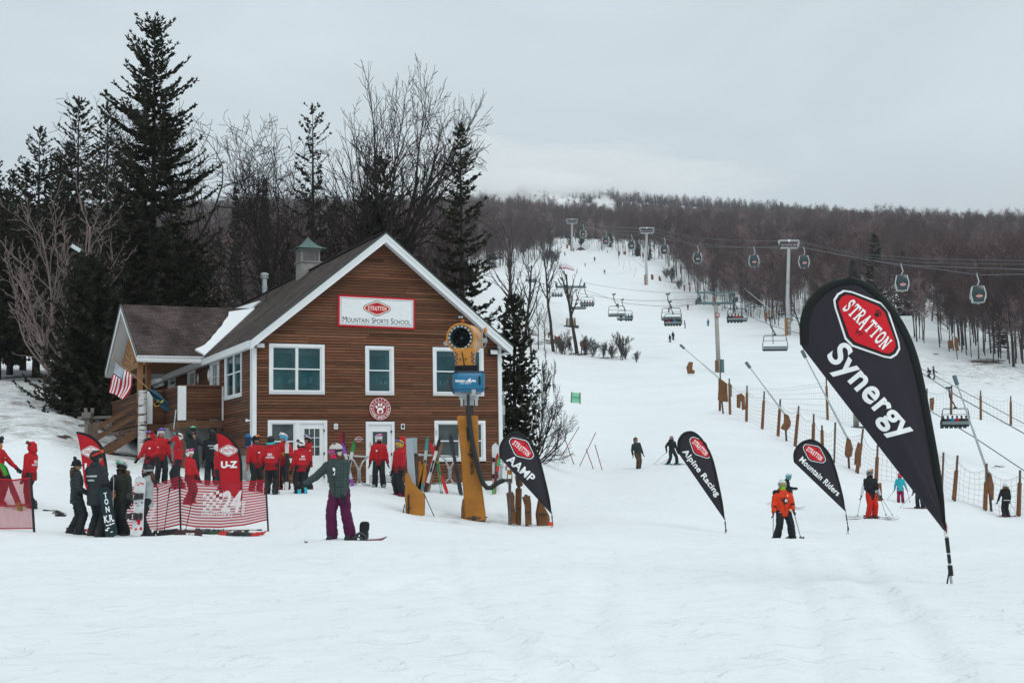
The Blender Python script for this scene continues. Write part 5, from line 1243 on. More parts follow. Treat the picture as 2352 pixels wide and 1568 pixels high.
 for i in(0,1):
  a,e,t=arms[i]
  dz_=(t-e).normalized();xx=Vector((1,0,0))if i==0 else Vector((-1,0,0));xx=(xx-dz_*xx.dot(dz_)).normalized();yy=(-dz_).cross(xx)
  hm=link('glove',hand_mesh(gm),o);hm.matrix_local=frame(t,xx if i==0 else xx,yy,-dz_)
  hm.scale=(1.15,1.15,1.15)
  if gm is SKIN:hm.name='hand'
 bm_=cm(bcol,.45,.1,0)
 for i in(0,1):
  if boots=='none':break
  a,k,t=legs[i];b=link('boot',boot_mesh(bm_,'ski' if boots=='ski' else 'snow'),o);b.location=t+Vector((0,.0,-.10));b.rotation_euler=(0,0,(-1 if i==0 else 1)*R(ftoe))
 if head in('helmet','hoodhelmet'):
  hh=link('helmet',helmet_mesh(cm(hcol,.35,.05,0)),o);hh.matrix_local=HM
 if head=='beanie':
  mb=MB();mb.ell((0,.012,.035),(.102,.115,.11),14,9);mb.v=[(x,y,max(z,-.02))for x,y,z in mb.v];mb.tube([(.108*math.cos(a),.01+.12*math.sin(a),.0)for a in[2*PI*i/16 for i in range(17)]],.02,6)
  b=mb.build('beanie',cm(hcol,.95,.2,.6),o,smooth=True);b.matrix_local=HM
  mb=MB();mb.ell((0,.05,.165),.045,10,8);b=mb.build('pompom',FUR if False else cm((.03,.03,.032),.95,.4,.8),o);b.matrix_local=HM
 if gog:
  gg=link('goggles',goggle_mesh(LENS[gog],cm(strap or(.02,.02,.022)),1.06 if(gup and head!='hood')else 1.0),o)
  gg.matrix_local=HM@(Matrix.Translation((0,-.004 if head!='hood' else-.02,.085 if gup else .012))@Matrix.Rotation(R(-22 if gup else 0),4,'X'))
 if band:
  mb=MB();mb.tube([(.10*math.cos(a),.02+.115*math.sin(a),-.075-.02*math.sin(a))for a in[2*PI*i/16 for i in range(17)]],.035,6);b=mb.build('neck_warmer',cm(band),o,smooth=True);b.matrix_local=HM
 if neck:
  mb=MB();mb.ell((0,-.05,-.085),(.07,.065,.055),10,8);mb.ell((0,-.01,-.13),(.085,.085,.06),10,7);b=mb.build('face_mask',cm(neck),o,smooth=True);b.matrix_local=HM
 if hair:
  mb=MB();r_=random.Random(3)
  for i in range(26):
   a=r_.uniform(.15*PI,.85*PI)if hair=='tail' else r_.uniform(-.15*PI,1.15*PI);l=r_.uniform(.16,.27)
   p=Vector((.085*math.cos(a),.02+.095*math.sin(a),-.05));mb.tube([p,p+Vector((.02*math.cos(a),.03*math.sin(a),-.1)),p+Vector((.03*math.cos(a)+r_.uniform(-.02,.02),.035*math.sin(a),-l))],[.024,.022,.006],5)
  b=mb.build('hair',HAIRB,o,smooth=True);b.matrix_local=HM
 if fur:
  mb=MB();r_=random.Random(4)
  for i in range(40):
   a=r_.uniform(-.1*PI,1.1*PI);p=S(.60,.135*math.cos(a),.05+.12*math.sin(a));mb.ell(p+Vector((r_.uniform(-.02,.02),0,r_.uniform(-.02,.03))),r_.uniform(.025,.045),6,5)
  mb.build('fur_trim',FUR,o)
 o['_h']=0;del o['_h']
 rec0=dict(o=o,jacket=jo,S=S)
 if not far:
  for zz,xx_ in((.44,.012),(.3,.012),(.16,.012),(.02,.012)):decal(rec0,'jacket',([(-.008,-.075,0),(.008,-.075,0),(.008,.075,0),(-.008,.075,0)],[(0,1,2,3)]),ZIP,'front',zz-.03,xx_*0,'zip')
  for sx in(-1,1):decal(rec0,'jacket',([(-.05,-.008,0),(.05,.004,0),(.05,.016,0),(-.05,.004,0)],[(0,1,2,3)]),ZIP,'front',.06,sx*.1,'pocket_zip')
 rec=dict(o=o,jacket=jo,S=S,HM=HM,arms=arms,legs=legs,s=s,yaw=R(yaw),g=g,feet=feet);PEOPLE[key or label]=rec;return rec
def pw(rec,v):
 """local point of a person -> world"""
 M_=Matrix.Translation(rec['g'])@Matrix.Rotation(rec['yaw'],4,'Z')@Matrix.Scale(rec['s'],4);return M_@Vector(v)
def decal(rec,what,vf,m,side='back',z=.3,x=0.,name='lettering',shape=None):
 DECALS.append((rec,what,vf,m,side,z,x,name))
def ski(label,tail,tip,nrm,col,w_=.1,col2=None,group=None,bind=True,cat='ski',far=False,bcol=(.03,.03,.033)):
 tail,tip=Vector(tail),Vector(tip);L=(tip-tail).length;x=(tip-tail)/L;n=Vector(nrm);n=(n-x*x.dot(n)).normalized();y=n.cross(x)
 o=link('ski',None)if False else None
 mb=MB();N=12 if not far else 5;top=[];bot=[]
 for i in range(N+1):
  t=i/N;u=t*L;up=.0
  if t>.86:up=((t-.86)/.14)**2*.09*min(1,L)
  if t<.06:up=((.06-t)/.06)**2*.02
  hw_=w_/2*(1+.18*abs(2*t-1)**1.5)*(1 if t<.93 else(1-((t-.93)/.07)**2*.75))*(1 if t>.03 else .7)
  th=.006+.012*math.sin(PI*t)
  top.append((u,hw_,up+th));bot.append((u,hw_,up))
 for i in range(N):
  t=(i+.5)/N;mb.mi(1 if(col2 is not None and(t>.72 or t<.2))else 0)
  (a,h,z),(a2,h2,z2)=top[i],top[i+1];(b,g_,zb),(b2,g2,zb2)=bot[i],bot[i+1]
  mb.add([(a,-h,z),(a,h,z),(a2,h2,z2),(a2,-h2,z2),(b,-g_,zb),(b,g_,zb),(b2,g2,zb2),(b2,-g2,zb2)],[(0,3,2,1),(4,5,6,7),(0,4,7,3),(1,2,6,5)]+([(0,1,5,4)]if i==0 else[])+([(3,7,6,2)]if i==N-1 else[]))
 o=mb.build('ski',[cm(col,.35,.1,0)]+([cm(col2,.35,.1,0)]if col2 is not None else[]),None);tag(o,label,cat,group)
 o.matrix_world=frame(tail,x,y,n)
 if bind and not far:
  b=MB();b.box((L*.55,0,.035),(.09,w_*.7,.035));b.box((L*.40,0,.045),(.11,w_*.7,.06));b.box((L*.475,0,.024),(.30,w_*.5,.012));b.box((L*.37,0,.07),(.05,w_*.45,.03));b.build('binding',cm(bcol,.4,.1,0),o)
 return o
def pole(label,top,tip,col=(.05,.05,.055),group=None,r=.009,basket=True):
 top,tip=Vector(top),Vector(tip);z=(top-tip);L=z.length;z/=L;x=z.orthogonal().normalized();y=z.cross(x)
 mb=MB();mb.tube([(0,0,0),(0,0,L-.1)],[r*.7,r],6);o=mb.build('ski_pole',cm(col,.35,.05,0),None,smooth=True);o.matrix_world=frame(tip,x,y,z);tag(o,label,'ski pole',group)
 g=MB();g.tube([(0,0,L-.12),(0,0,L-.06),(0,0,L)],[.012,.017,.02],7);g.build('grip',BLACK,o)
 if basket:g=MB();g.lathe([(.008,.05),(.035,.06),(.035,.066),(.008,.075)],10);g.build('basket',BLACK,o)
 return o
def board(label,a,b,nrm,col,w_=.27,rim=None,group=None,binds=True,bcol=(.02,.02,.022),dec=None,bsize=1.):
 a,b=Vector(a),Vector(b);L=(b-a).length;x=(b-a)/L;n=Vector(nrm);n=(n-x*x.dot(n)).normalized();y=n.cross(x)
 mb=MB();N=22;rows=[]
 for i in range(N+1):
  t=i/N;e=min(t,1-t)
  hw_=w_/2*(1-.12*math.sin(PI*t))*(math.sqrt(max(.0,1-((.1-e)/.1)**2))if e<.1 else 1);hw_=max(hw_,.01)
  up=((.12-e)/.12)**2*.05 if e<.12 else 0;rows.append((t*L,hw_,up))
 vs=[]
 for u,h,z in rows:vs+=[(u,-h,z+.012),(u,h,z+.012),(u,h,z),(u,-h,z)]
 fs=[]
 for i in range(N):
  k=i*4;fs+=[(k,k+1,k+5,k+4),(k+1,k+2,k+6,k+5),(k+2,k+3,k+7,k+6),(k+3,k,k+4,k+7)]
 mb.add(vs,fs+[(0,3,2,1),(N*4,N*4+1,N*4+2,N*4+3)]);o=mb.build('snowboard',[cm(col,.3,.12,0)],None);o.matrix_world=frame(a,x,y,n);tag(o,label,'snowboard',group)
 if binds:
  for t in(.33,.66):
   g=MB();q=L*t;g.box((q,0,.03),(.13,.22,.03));g.loft([[(q+sx*.07,.09+oy,z)for sx,oy in((-1,0),(1,0),(1,.015),(-1,.015))]for z,oy in((.03,0),(.12,.03),(.26,.06))])if False else None
   g.tube([(q-.06,.05,.04),(q-.07,.13,.10),(q,.155,.17),(q+.07,.13,.10),(q+.06,.05,.04)],.016,6);g.box((q,.15,.15),(.11,.02,.2));g.tube([(q-.06,-.06,.04),(q,-.06,.11),(q+.06,-.06,.04)],.016,5);g.tube([(q-.06,.04,.05),(q,.03,.14),(q+.06,.04,.05)],.018,5)
   g.build('binding',cm(bcol,.5,.1,0),o)
 if dec:
  g=MB()
  for f_ in dec:f_(g,L,w_)
  g.build('graphics',[LTXT,RED,BLACK],o,fix=False)
 return o
def skis_on(rec,label,col,ang=0.,L=1.65,spread=0.,far=False,group=None,w_=.1,grp=True,fwd=.53):
 """a pair of skis under the feet"""
 if far:
  pass
 for i in(0,1):
  fx,ff=rec['feet'][i][:2];dirv=Vector((math.sin(R(ang+(spread if i else-spread))),-math.cos(R(ang+(spread if i else-spread))),0))
  c=pw(rec,(fx,-ff,0));rot=Matrix.Rotation(rec['yaw'],3,'Z');dw=rot@dirv
  p0,p1=c-dw*L*(1-fwd),c+dw*L*fwd
  k=.55;z0,z1=gz(p0.x,p0.y),gz(p1.x,p1.y)
  p0.z=rec['g'].z*(1-k)+z0*k+.02;p1.z=rec['g'].z*(1-k)+z1*k+.02
  ski(label,p0,p1,(0,0,1),col,w_,group=group or('skis of the '+label.split(' the ',1)[-1])[:60],far=far)
def poles_of(rec,label,tips,col=(.05,.05,.055),r=.009):
 """poles held in the hands; tips in local (x, forward, z)"""
 for i in(0,1):
  if tips[i]is None:continue
  t=rec['arms'][i][2];h=t+(rec['arms'][i][2]-rec['arms'][i][1]).normalized()*.07;tip=Vector((tips[i][0],-tips[i][1],tips[i][2]));d=(h-tip).normalized()
  pole(label,pw(rec,h+d*.07),pw(rec,tip),col,'poles of the '+label.split(' the ',1)[-1],r)
def flush_people():
 dg=bpy.context.evaluated_depsgraph_get();tmp=[]
 for o,vox,wr,sd,sm in QUEUE:
  m=o.modifiers.new('r','REMESH');m.mode='VOXEL';m.voxel_size=vox;m.use_smooth_shade=True
  m=o.modifiers.new('s','SMOOTH');m.iterations=sm*2;m.factor=.5
 bpy.context.view_layer.update();dg.update()
 for o,vox,wr,sd,sm in QUEUE:
  me=bpy.data.meshes.new_from_object(o.evaluated_get(dg));old=o.data;mats=list(old.materials);o.modifiers.clear();o.data=me;me.name=o.name
  if not len(me.materials):
   for m_ in mats:me.materials.append(m_)
  n=len(me.vertices)
  if wr and n:
   co_=np.empty(n*3,dtype=np.float32);me.vertices.foreach_get('co',co_);no=np.empty(n*3,dtype=np.float32);me.vertices.foreach_get('normal',no);co_=co_.reshape(-1,3);no=no.reshape(-1,3)
   a=np.array([noise.noise(Vector((c[0]*6+sd,c[1]*6,c[2]*15+sd*.7)))for c in co_]);b=np.array([noise.noise(Vector((c[0]*13,c[1]*13+sd,c[2]*22)))for c in co_])
   co_+=no*((1-np.abs(a)*2.2)*wr+b*wr*.35)[:,None];me.vertices.foreach_set('co',co_.ravel())
  me.polygons.foreach_set('use_smooth',[True]*len(me.polygons));me.update()
 QUEUE.clear()
 trees={}
 for rec,what,(v,f),m,side,z,x,name in DECALS:
  j=rec[what]if isinstance(what,str)else what
  if j.name not in trees:trees[j.name]=BVHTree.FromPolygons([q.co.copy()for q in j.data.vertices],[tuple(p.vertices)for p in j.data.polygons])
  T=trees[j.name];out_=[];sg_=-1 if side=='back' else 1
  c0=rec['S'](z)
  for(a,b,c)in v:
   if side in('back','front'):
    p=Vector((c0.x+(x+a)*(-1 if side=='back' else 1),.7 if side=='back' else-.7,c0.z+b));dd=Vector((0,-1 if side=='back' else 1,0))
   else:
    sx=1 if side=='right' else-1;p=Vector((sx*.9,c0.y+(x+a)*sx*1.,c0.z+b));dd=Vector((-sx,0,0))
   h=T.ray_cast(p,dd,1.2);q=h[0]if h[0]is not None else Vector((p.x,c0.y+(.15 if side=='back' else-.15),p.z));q=q-dd*(.006+c);out_.append(tuple(q))
  g=MB();g.add(out_,f);g.build(name,m,rec['o'],fix=False)
 DECALS.clear()
def back_text(rec,lines,w_=.26,z=.33,m=LTXT,dy=.085):
 for i,(t,k)in enumerate(lines):decal(rec,'jacket',fit_text(t,w_*k,None,.03),m,'back',z-i*dy)
def chest_tag(rec,x=.09,z=.33):
 decal(rec,'jacket',([(-.03,-.022,0),(.03,-.022,0),(.03,.022,0),(-.03,.022,0)],[(0,1,2,3)]),LTXT,'front',z,x,'name_badge')
def arm_badge(rec,side,x=.0,z=.36):
 pts=[(.04*a,.028*b,0)for a,b in LOGO_O];decal(rec,'jacket',(pts,[tuple(range(len(pts)))]),DTXT,side,z,x,'arm_badge')
 pts=[(.03*a,.018*b,.002)for a,b in LOGO_O];decal(rec,'jacket',(pts,[tuple(range(len(pts)))]),LTXT,side,z,x,'arm_badge')
def X(c,zx):return Z(c,zx,0)[0]
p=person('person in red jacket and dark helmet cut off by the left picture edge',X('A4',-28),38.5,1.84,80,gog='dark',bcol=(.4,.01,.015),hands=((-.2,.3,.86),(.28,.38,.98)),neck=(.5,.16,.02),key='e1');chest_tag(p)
skis_on(p,'ski under the red jacketed person at the left picture edge',(.25,.22,.2))
a=at(*Z('A4',38,715),38.1);b=at(*Z('A4',215,1130),37.9);b.z=gz(b.x,b.y)
for k in(0,1):ski('green and black ski held upright at the left picture edge',b+Vector((k*.03,k*.03,0)),a+(a-b)*.12+Vector((k*.04,k*.05,0)),(-.3,-1,.3),(.02,.03,.022),.1,(.05,.30,.04),group='green and black skis at the left picture edge')
pole('dark ski pole held beside the green skis at the left edge',at(*Z('A4',68,705),38.),at(*Z('A4',240,1110),37.8))
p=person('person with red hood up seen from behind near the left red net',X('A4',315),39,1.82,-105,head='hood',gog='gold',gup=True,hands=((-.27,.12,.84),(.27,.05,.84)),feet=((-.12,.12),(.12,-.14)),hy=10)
back_text(p,(('SKI',.5),('SCHOOL',.95)),.27);arm_badge(p,'left')
NAVY=cm((.026,.031,.036),bump=.3)
def puffer(name,col):
 m=cm(col,.55,.1,0).copy();m.name=name;nt=m.node_tree;b=nt.nodes['Principled BSDF'];tc=nt.nodes.new('ShaderNodeTexCoord');wv=nt.nodes.new('ShaderNodeTexWave');wv.bands_direction='Z';wv.inputs['Scale'].default_value=4.6;wv.inputs['Distortion'].default_value=1.2;wv.inputs['Detail Scale'].default_value=2
 nt.links.new(tc.outputs['Object'],wv.inputs[0]);bp=nt.nodes.new('ShaderNodeBump');bp.inputs['Strength'].default_value=1;bp.inputs['Distance'].default_value=.03;nt.links.new(wv.outputs[1],bp.inputs['Height']);nt.links.new(bp.outputs[0],b.inputs['Normal']);return m
p=person('woman in dark quilted jacket and pompom beanie among the snowboarders',X('A4',795),31.5,1.68,118,jacket=puffer('quilted',(.03,.045,.05)),head='beanie',hcol=(.018,.02,.021),hair='tail',hands=((-.2,.22,.98),(.12,.28,1.0)),boots='snow',hy=-14,feet=((-.11,.05),(.12,-.08)),glove=BLACK)
p=person('man in black coat lettered Snowboard School holding a black snowboard',X('A4',1000),31.3,1.9,150,jacket=NAVY,gog='orange',gup=True,strap=(.45,.04,.02),hem=.26,wide=1.08,hands=((-.16,.24,.95),(.22,.35,1.06)),hy=-35,boots='snow',bcol=(.03,.025,.022),feet=((-.14,0),(.13,.05)),glove=SKIN,loose=1.05)
back_text(p,(('SNOWBOARD',1.),('SCHOOL',.62)),.30,.34)
OLIVE=cm((.028,.033,.027),bump=.35)
p=person('boy in olive fur collared parka with green goggles on dark helmet',X('A4',1262),31.8,1.66,-22,jacket=OLIVE,gog='green',gup=True,strap=(.3,.35,.36),hem=.27,hands=((-.27,.3,.96),(.26,.05,.72)),boots='snow',fur=True,band=(.012,.012,.014),hy=-15,loose=1.08)
p=person('child in pale grey jacket and dark helmet hugging a white snowboard',X('A4',1535),31.2,1.58,-75,jacket=cm((.33,.36,.37),bump=.3),gog='red',gup=False,strap=(.3,.32,.33),hands=((-.12,.36,.98),(.08,.36,.94)),boots='snow',neck=(.015,.015,.017),hair='tail',hp=8)
def lettered(txt,pos,hh,rot=90,m=0):
 def f(g,L,w_):
  v,fc=fit_text(txt,1.,1.,.03);a=R(rot);asp=.62 if len(txt)==1 else .33*len(txt)
  g.mi(m).add([(pos*L+(x*hh*asp*math.cos(a)-y*hh*math.sin(a)),x*hh*asp*math.sin(a)+y*hh*math.cos(a),.0135)for x,y,_ in v],fc)
 return f
def blotch(pos,r_,m=1,n=5,sx=1.):
 def f(g,L,w_):
  rr=random.Random(int(pos*100))
  for i in range(n):
   c=(pos*L+rr.uniform(-r_,r_)*sx,rr.uniform(-.3,.3)*w_);q=[(c[0]+r_*.35*math.cos(t)*rr.uniform(.5,1),c[1]+w_*.12*math.sin(t))for t in[2*PI*k/9 for k in range(9)]]
   g.mi(m).add([(x,y,.0135+i*.0001)for x,y in q],[tuple(range(9))])
 return f
dB=31.0
a=at(*Z('A4',1172,1428),dB);b=at(*Z('A4',1090,905),dB+.1);a.z=gz(a.x,a.y)
board('black snowboard with white lettering held by the man in the lettered coat',a,b,(.1,-1,.12),(.012,.03,.036),.28,dec=[lettered('N',.56,.13,-90),lettered('O',.71,.13,-90),lettered('T',.84,.13,-90),lettered('K.R.',.38,.16,-90),blotch(.24,.05,0,4),blotch(.1,.09,0,3)],binds=False)
c0=at(*Z('A4',1150,980),31.4);
a=at(*Z('A4',1178,1190),31.3);b=at(*Z('A4',1195,765),31.35);a.z=gz(a.x,a.y)
board('snowboard with red bindings held edge on by the boy in the parka',a,b,(-.97,-.25,0),(.35,.42,.45),.26,bcol=(.45,.03,.02))
a=at(*Z('A4',1438,1428),30.8);b=at(*Z('A4',1470,792),30.95);a.z=gz(a.x,a.y)
board('white snowboard with red graphics and pale bindings held by the child',a,b,(-.35,-.95,.1),(.62,.64,.65),.29,bcol=(.05,.05,.05),dec=[blotch(.2,.12,1,9),blotch(.9,.07,1,6),blotch(.32,.08,1,7),blotch(.52,.05,2,3)])
p=person('person in red hood and dark goggles, leftmost of the group behind the striped net',X('A5',262),45,1.78,-28,head='hood',gog='violet',gup=True,neck=(.015,.015,.017),hands=((-.26,.28,.93),(.2,.22,1.0)),wide=1.08);chest_tag(p);arm_badge(p,'right')
p=person('person in red jacket half hidden behind the hooded instructor',X('A5',372),46.4,1.8,30,hcol=(.55,.55,.58),gog='violet');arm_badge(p,'right')
p=person('person in red jacket and white helmet raising a hand to the face',X('A5',553),44,1.74,-72,hcol=(.7,.72,.72),gog='teal',gup=True,hands=((-.2,.1,.80),(.08,.22,1.56)),neck=(.1,.35,.4),bcol=(.3,.01,.12),feet=((-.1,.1),(.1,-.1)));arm_badge(p,'right')
p=person('person in red jacket and white helmet with red striped band',X('A5',675),40,1.56,72,hcol=(.7,.7,.7),gog='pink',gup=True,strap=(.4,.02,.03),hands=((-.2,.12,.80),(.2,.22,.84)),bcol=(.4,.01,.015))
p=person('bearded man in charcoal jacket resting his chin on his hand',X('A5',700),47,1.84,30,jacket=DGREEN,hcol=(.02,.02,.022),gog='green',gup=True,hands=((-.05,.2,1.53),(.52,.22,.95)),glove=SKIN,neck=(.05,.028,.02));
p=person('person in black jacket lettered on the back beside the red banner',X('A5',905),46,1.82,198,jacket=BLKJ,hcol=(.02,.022,.024),gog='dark',hands=((-.24,.15,.84),(.24,.2,.84)),hy=25)
back_text(p,(('SNOWBOARD',1.),('SCHOOL',.62)),.27,.35)
p=person('person in red jacket mostly hidden behind the red U-Z banner',X('A5',975),41.5,1.6,95,hcol=(.6,.6,.62),hands=((-.16,.2,.84),(.22,.05,.86)))
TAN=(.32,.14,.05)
p=person('person in red jacket, black helmet and tan gloves by the building corner',X('A6',190),45.2,1.8,32,gog='orange',neck=(.06,.075,.08),glove=TAN,hy=25,hands=((-.31,.08,.79),(.30,.0,.82)));chest_tag(p,.05)
p=person('person with Ski School on the back and cyan scarf round the helmet',X('A6',352),44,1.82,172,hcol=(.02,.02,.022),band=(.04,.42,.5),hands=((.0,.3,1.0),(.3,.12,.92)),elbow=((-.6,.2,-.3),None),hy=-20,wide=1.05)
back_text(p,(('SKI',.5),('SCHOOL',1.)),.28,.30)
pole('red ski pole planted beside the person with the cyan scarf',at(*Z('A6',443,605),43.8),gpos(X('A6',435),43.7)+Vector((0,0,.02)),(.4,.02,.03))
p=person('person in red jacket and sky blue helmet holding white skis upright',X('A6',482),47,1.88,-12,hcol=(.08,.42,.66),gog='white',gup=True,strap=(.6,.6,.62),glove=(.4,.17,.03),hands=((-.05,.26,1.22),(.16,.3,1.15)),hy=-30,bcol=(.45,.01,.015))
q=gpos(X('A6',512),46.5);tp=at(*Z('A6',517,425),46.6)
for k in(0,1):ski('white and black ski held upright by the person in the sky blue helmet',q+Vector((k*.0,k*.04,0)),tp+Vector((.0,k*.04,0)),(0,-1,0)if k==0 else(0,1,0),(.03,.03,.033),.11,(.62,.6,.6),group='white and black skis of the sky blue helmet')
p=person('person in red jacket, white helmet and cyan boots turned from the camera',X('A6',660),44.5,1.69,-140,hcol=(.72,.73,.73),gog='violet',gup=True,bcol=(.04,.38,.48),neck=(.02,.02,.022),hands=((-.27,.1,.80),(.3,.1,.76)),hy=40,band=(.025,.025,.027));back_text(p,(('SKI',.5),('SCHOOL',1.)),.25,.32);arm_badge(p,'left')
p=person('person in red jacket and black helmet in front of the glazed door',X('A6',738),47.3,1.82,-70,hcol=(.02,.02,.022),gog='violet',gup=True,strap=(.5,.5,.52));arm_badge(p,'right')
p=person('person in red jacket and white helmet standing at the middle door',X('A6',1480),49.3,1.84,0,hcol=(.72,.74,.74),gog='pink',gup=True,strap=(.5,.5,.5),neck=(.015,.015,.017),hy=35,bcol=(.24,.26,.27),feet=((-.14,.03),(.15,.03)),hands=((-.31,.02,.78),(.31,.0,.76)),ftoe=14);chest_tag(p,-.06)
p=person('person in red jacket and yellow helmet right of the middle door',X('A6',1695),47,1.86,-48,hcol=(.5,.36,.03),gog='violet',gup=True,strap=(.1,.1,.2),hy=-20,bcol=(.16,.01,.03),hands=((-.32,.05,.77),(.3,.12,.8)));back_text(p,(('SKI',.5),('SCHOOL',1.)),.27,.30);arm_badge(p,'right')
p=person('person with red hood close behind the yellow helmeted instructor',X('A6',1722),48.6,1.9,-80,head='hood')
p=person('woman snowboarder in green plaid jacket and plum trousers reaching out an arm',X('A6',1070),24.8,1.66,-24,jacket=PLAID,pants=cm((.085,.011,.05),bump=.45),hcol=(.50,.47,.44),gog='pink',gup=False,strap=(.03,.03,.035),neck=(.7,.02,.12),hair='long',boots='snow',hem=.14,hands=((-.70,.25,1.02),(.16,.14,.74)),elbow=((-.3,-.3,-1),None),feet=((-.15,.04),(.17,-.08)),crouch=-.03,side=-4,lean=5,hy=-25,hp=10,glove=(.018,.02,.022),loose=1.06,seed=5,key='girl')
decal(p,'jacket',([(-.02,-.09,0),(.025,-.08,0),(.03,.04,0),(-.02,.06,0)],[(0,1,2,3)]),LTXT,'front',.36,.02,'ticket')
decal(p,'jacket',([(-.035,-.008,0),(.035,-.008,0),(.035,.008,0),(-.035,.008,0)],[(0,1,2,3)]),LTXT,'left',.38,0.,'sleeve_print')
a=at(*Z('A6',700,1436),24.7);b=at(*Z('A6',1565,1400),24.75);a.z=gz(a.x,a.y)-.03;b.z=gz(b.x,b.y)+.02
bd=board('snowboard half buried in snow under the woman in plum trousers',a,b,(0,-.1,1),(.16,.02,.05),.27,binds=False)
g_=gpos(X('A6',1295),24.7);bi=thing('binding',None,None);bi.parent=bd;bi.matrix_world=Matrix.Translation(g_+Vector((0,0,-.02)))@Matrix.Rotation(R(-25),4,'Z')
bi.matrix_parent_inverse=bd.matrix_world.inverted();bi.matrix_basis=Matrix.Translation(g_+Vector((0,0,-.02)))@Matrix.Rotation(R(-25),4,'Z')@Matrix.Scale(.8,4)
mb=MB();mb.loft([[(x*w2,.06+yo+y*.012,z)for x,y in((-1,-1),(-.5,-1.6),(.5,-1.6),(1,-1),(1,1),(-1,1))]for w2,yo,z in((.07,0,.03),(.085,.02,.12),(.095,.04,.2),(.115,.06,.26),(.12,.075,.36),(.1,.085,.42),(.05,.09,.44))]);mb.build('highback',BLACK,bi)
mb=MB();mb.box((0,-.06,.03),(.2,.3,.03));mb.tube([(-.13,-.12,.03),(-.14,.03,.09),(-.11,.09,.2),(0,.11,.22),(.11,.09,.2),(.14,.03,.09),(.13,-.12,.03)],.02,7);mb.build('heel_cup',DGREY,bi)
for y_,z_,t_ in((-.02,.2,.03),(-.15,.13,.022)):
 mb=MB();mb.tube([(-.13,y_,.05),(-.1,y_-.03,z_*.8),(0,y_-.05,z_),(.1,y_-.03,z_*.8),(.13,y_,.05)],t_,7);mb.build('strap',mat('strap_grey',(.05,.06,.06),.6),bi)
g_=gpos(X('A6',1150),24.6)
p=person('snowboarder in dark jacket and brown trousers leaning back on the slope',X('B6',970),76,1.74,18,jacket=DGREEN,pants=cm((.085,.045,.028)),gog='orange',gup=False,neck=(.2,.21,.22),side=-9,crouch=.03,feet=((-.05,.1),(.12,-.1)),glove=(.12,.13,.14),boots='snow',hem=.2)
f_=p['g'];board('snowboard seen end on under the brown trousered snowboarder',f_+Vector((.05,.65,.0)),f_+Vector((.1,-.7,-.06)),(0,0,1),(.03,.03,.035),.26,binds=False)
p=person('woman skier in black with fur hood and teal boots gliding right',X('B6',1302),78,1.66,20,jacket=BLKJ,gog='red',gup=False,strap=(.3,.3,.32),hcol=(.35,.36,.38),neck=(.03,.03,.035),fur=True,bcol=(.02,.30,.40),feet=((-.22,-.1),(.26,.12)),hands=((-.36,-.02,.86),(.36,.0,.78)),crouch=.05)
skis_on(p,'dark ski under the skier with teal boots',(.03,.03,.035),42,1.6,3);poles_of(p,'thin pole of the skier with teal boots',((-.8,-.9,.05),(-.35,-1.1,.05)))
p=person('skier in black with teal helmet bending forward behind the orange jersey',X('B7',846),60,1.75,62,jacket=BLKJ,hcol=(.03,.32,.36),gog='white',gup=True,strap=(.6,.6,.6),lean=38,crouch=.2,hands=((-.3,.38,.82),(.3,.42,.85)))
skis_on(p,'dark ski under the bending skier',(.04,.04,.045),10,1.7);poles_of(p,'thin pole of the bending skier',((-.45,-.75,.05),(.4,-.3,.05)))
ORG=cm((.62,.045,.012),bump=.3)
p=person('child in orange hockey jersey number 17 with lime face mask and white helmet',X('B7',856),33,1.42,8,jacket=ORG,hcol=(.6,.62,.64),gog='gold',gup=False,strap=(.05,.2,.25),neck=(.20,.62,.03),wide=1.06,hands=((-.36,.14,.78),(.22,.26,.92)),feet=((-.22,0),(.24,.05)),glove=(.03,.025,.02),loose=1.12,hem=.2,key='kid')
skis_on(p,'ski under the child in the orange jersey',(.1,.1,.1),4,1.2)
poles_of(p,'pole of the child in the orange jersey',((-.2,-.4,.05),(.55,-.1,.05)))
BLK_=[(-.2,.02),(.2,.02),(.2,-.02),(-.2,-.02)]
def strip(rec,pts,m,side,z,x,name):decal(rec,'jacket',([(a,b,c)for a,b,c in pts],[tuple(range(len(pts)))]),m,side,z,x,name)
crest=MB();mm=[(.105*math.cos(t),.105*math.sin(t))for t in[2*PI*i/24 for i in range(24)]]
def crest_poly(pts,z_,m,dx=0):strip(p,[(a+dx,b,z_)for a,b in pts],m,'front',.26,0,'crest')
crest_poly([(.085*math.cos(t)+.03,.085*math.sin(t))for t in[2*PI*i/24 for i in range(24)]],.001,DTXT)
crest_poly([(-.15,.075),(-.0,.085),(.0,.05),(-.11,.05)],.0011,DTXT);crest_poly([(-.13,.035),(-.02,.04),(-.02,.008),(-.09,.008)],.0012,DTXT);crest_poly([(-.10,-.008),(-.02,-.004),(-.02,-.035),(-.06,-.035)],.0013,DTXT)
crest_poly([(-.03,.06),(.0,.06),(-.0,-.11),(-.05,-.11)],.0014,DTXT)
crest_poly([(.045*math.cos(t)+.045,.045*math.sin(t))for t in[2*PI*i/20 for i in range(20)]],.004,LTXT);crest_poly([(.024*math.cos(t)+.045,.024*math.sin(t))for t in[2*PI*i/16 for i in range(16)]],.006,mat('jersey_orange_print',(.62,.045,.012),.7))
for z_,m in((-.055,DTXT),(-.075,LTXT)):strip(p,[(-.16,.008,.002),(0,.0,.002),(.16,.008,.002),(.16,-.008,.002),(0,-.016,.002),(-.16,-.008,.002)],m,'front',z_,0,'hem_stripe')
decal(p,'jacket',fit_text('A',.045,.06,.04),LTXT,'front',.41,.10,'letter')
for sd_ in('left','right'):
 decal(p,'jacket',fit_text('17',.10,.10,.05),DTXT,sd_,.34,0.,'number')
yk=MB()
